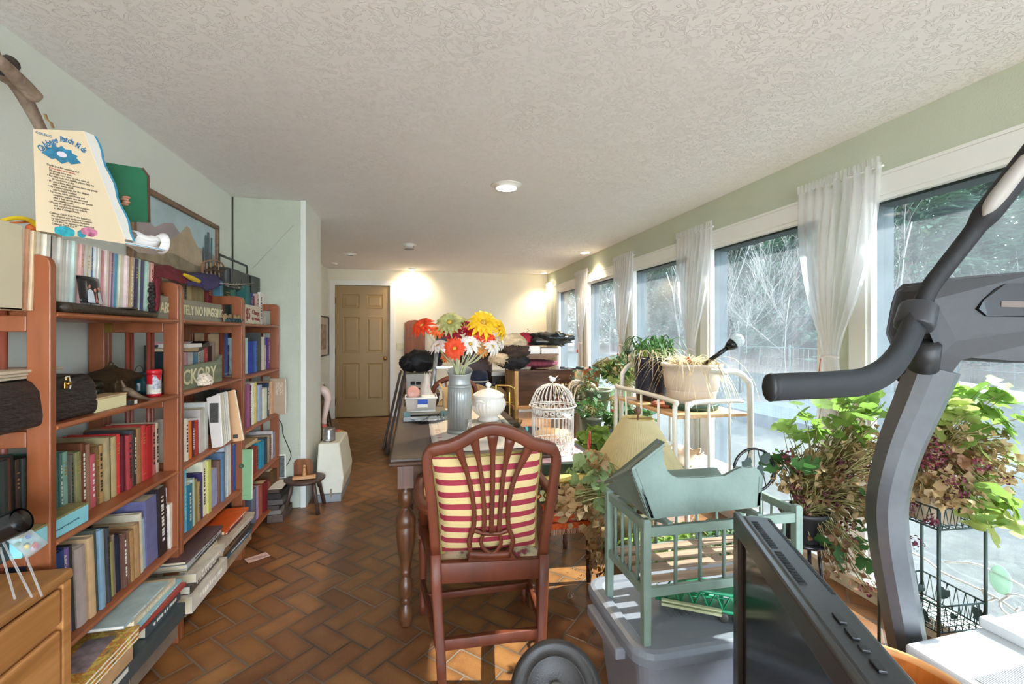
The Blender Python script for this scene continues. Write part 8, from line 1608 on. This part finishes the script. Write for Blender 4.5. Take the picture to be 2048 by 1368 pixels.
for (u, v, dy, r, sd, mt, nm) in ((1018, 684, .10, (.17, .12, .075), 51, FU, 'cream_fur'), (1000, 700, .08, (.12, .10, .06), 52, FD, 'dark_fur'), (1030, 703, .04, (.14, .10, .07), 53, FD, 'dark_fur'), (1000, 716, .02, (.10, .07, .06), 54, FU, 'cream_fur'), (1025, 722, .05, (.16, .10, .075), 55, mat('1E1C1E', .85, 0, .4, 30, bump=.8), 'black_lace')):
    c0 = PY(u, v, Y+dy); m = lump(c0, r, sd, amp=.3, fq=12)
    if nm != 'black_lace':
        for k in range(150):
            d = Vector((R.gauss(0, 1), R.gauss(0, 1), R.gauss(0, 1))).normalized(); p = Vector(c0)+Vector((d.x*r[0], d.y*r[1], d.z*r[2]))*.98; e = p+d*.02+Vector((R.uniform(-.02, .02), -.01, -.018)); m.add([p+Vector((.003, 0, 0)), p-Vector((.003, 0, 0)), e], [(0, 1, 2)], False)
    m.build(nm, mt, t)
q = PY(1056, 664, Y+.2); m = MB(); m.tube([(q.x, Y+.2, zt_+.09), (q.x-.012, Y+.2, q.z), (q.x+.012, Y+.2, q.z+.01), (q.x-.01, Y+.2, q.z+.03), (q.x+.01, Y+.2, q.z+.03)], .003, 5); one('wire_clip', 'small metal clip standing on top of the clothes pile', 'clip', m, mat('5A5A58', .3, .8))
m = MB(); m.tube([(cx0+.5, Y+.02, ZC+.010), PY(1196, 741, Y+.03)], .005, 6)
for u in (1128, 1160, 1186): p = PY(u, 738, Y+.024); m.tube([(p.x-.04, Y+.022, ZC+.011), (p.x+.04, Y+.026, ZC+.010)], .010, 7)
one('black_rod', 'long thin black and white rod lying across the chest toward the window', 'rod', m, mat('2A2C2E', .4, .3))
# brass rail, serape, shell
t = thing('brass_rack', 'thin brass tubular rack behind the tureen', 'rack', (PY(1015, 800, 3.5).x, 3.5, 0)); BR_ = mat('C8A860', .25, .9, .05, 20); Y = 3.55
m = MB(); P = [PY(u, v, Y) for u, v in ((992, 771), (1018, 772), (1026, 778), (1030, 795))]; m.tube(smoothpts(P+[(P[-1].x, Y, 0)], 4), .008, 8); m.tube([(P[0].x, Y, P[0].z), (P[0].x, Y, 0)], .007, 8); p = PY(1020, 776, Y); m.tube([(p.x, Y+.02, p.z), (p.x, Y+.02, 0)], .006, 8); p = PY(1000, 805, Y); q = PY(1030, 805, Y); m.tube([p, q], .005, 6); m.build('tubes', BR_, t)
SR_ = mat('2A6A88', .85, 0, .2, 20, bump=.4, bscale=120, key='serape'); n, l = SR_.node_tree.nodes, SR_.node_tree.links; tc = n.new('ShaderNodeTexCoord'); mp = n.new('ShaderNodeMapping'); mp.inputs['Rotation'].default_value = (0, .9, .3); l.new(tc.outputs['Object'], mp.inputs[0]); sx = n.new('ShaderNodeSeparateXYZ'); l.new(mp.outputs[0], sx.inputs[0]); mu = n.new('ShaderNodeMath'); mu.operation = 'MULTIPLY'; mu.inputs[1].default_value = 9; l.new(sx.outputs[0], mu.inputs[0]); fc = n.new('ShaderNodeMath'); fc.operation = 'FRACT'; l.new(mu.outputs[0], fc.inputs[0]); rp = n.new('ShaderNodeValToRGB'); l.new(fc.outputs[0], rp.inputs[0]); rp.color_ramp.interpolation = 'CONSTANT'
e = rp.color_ramp.elements; e[0].color = lin('1E8AB8'); e[1].color = lin('1C2430'); e[1].position = .25
for ps, cc in ((.45, '50B0C8'), (.55, '2A3038'), (.72, '8A8478'), (.8, '20242C')): x = e.new(ps); x.color = lin(cc)
l.new(rp.outputs[0], n['Principled BSDF'].inputs['Base Color'])
c0 = PD(1062, 862, 3.1); plat('blanket_stool', 'low stool under the rolled striped blanket', 'stool', 1030, 1105, c0.y-.16, .32, .40, '5A4434')
m = lump((c0.x, c0.y, .52), (.19, .16, .13), 61, amp=.12); m.v = [Vector((p.x, p.y, max(.402, p.z))) for p in m.v]; one('striped_blanket', 'rolled blue, black and grey striped blanket behind the birdcage', 'blanket', m, SR_)
c0 = PD(1105, 868, 2.85); m = lump((c0.x, c0.y+.05, gz+.045), (.12, .06, .045), 71, amp=.3); m.v = [Vector((p.x, max(p.y, 2.705), max(gz+.001, p.z))) for p in m.v]; one('paper_fan', 'tan rumpled paper piece behind the birdcage', 'paper', m, mat('D0A878', .7, 0, .1, 20))
c0 = PD(1136, 878, 2.7); m = MB(); m.grid(lambda a, b: Vector((.93+.05*(a-.5)*2*b**.5, 2.72+.01*math.sin(a*30), gz+.002+b*.05*(1-.3*abs(a-.5)))), 18, 6); one('shell_dish', 'pale scallop shell standing beside the birdcage', 'shell', m, mat('DCE0C0', .4, 0, .1, 30), solid=.003)
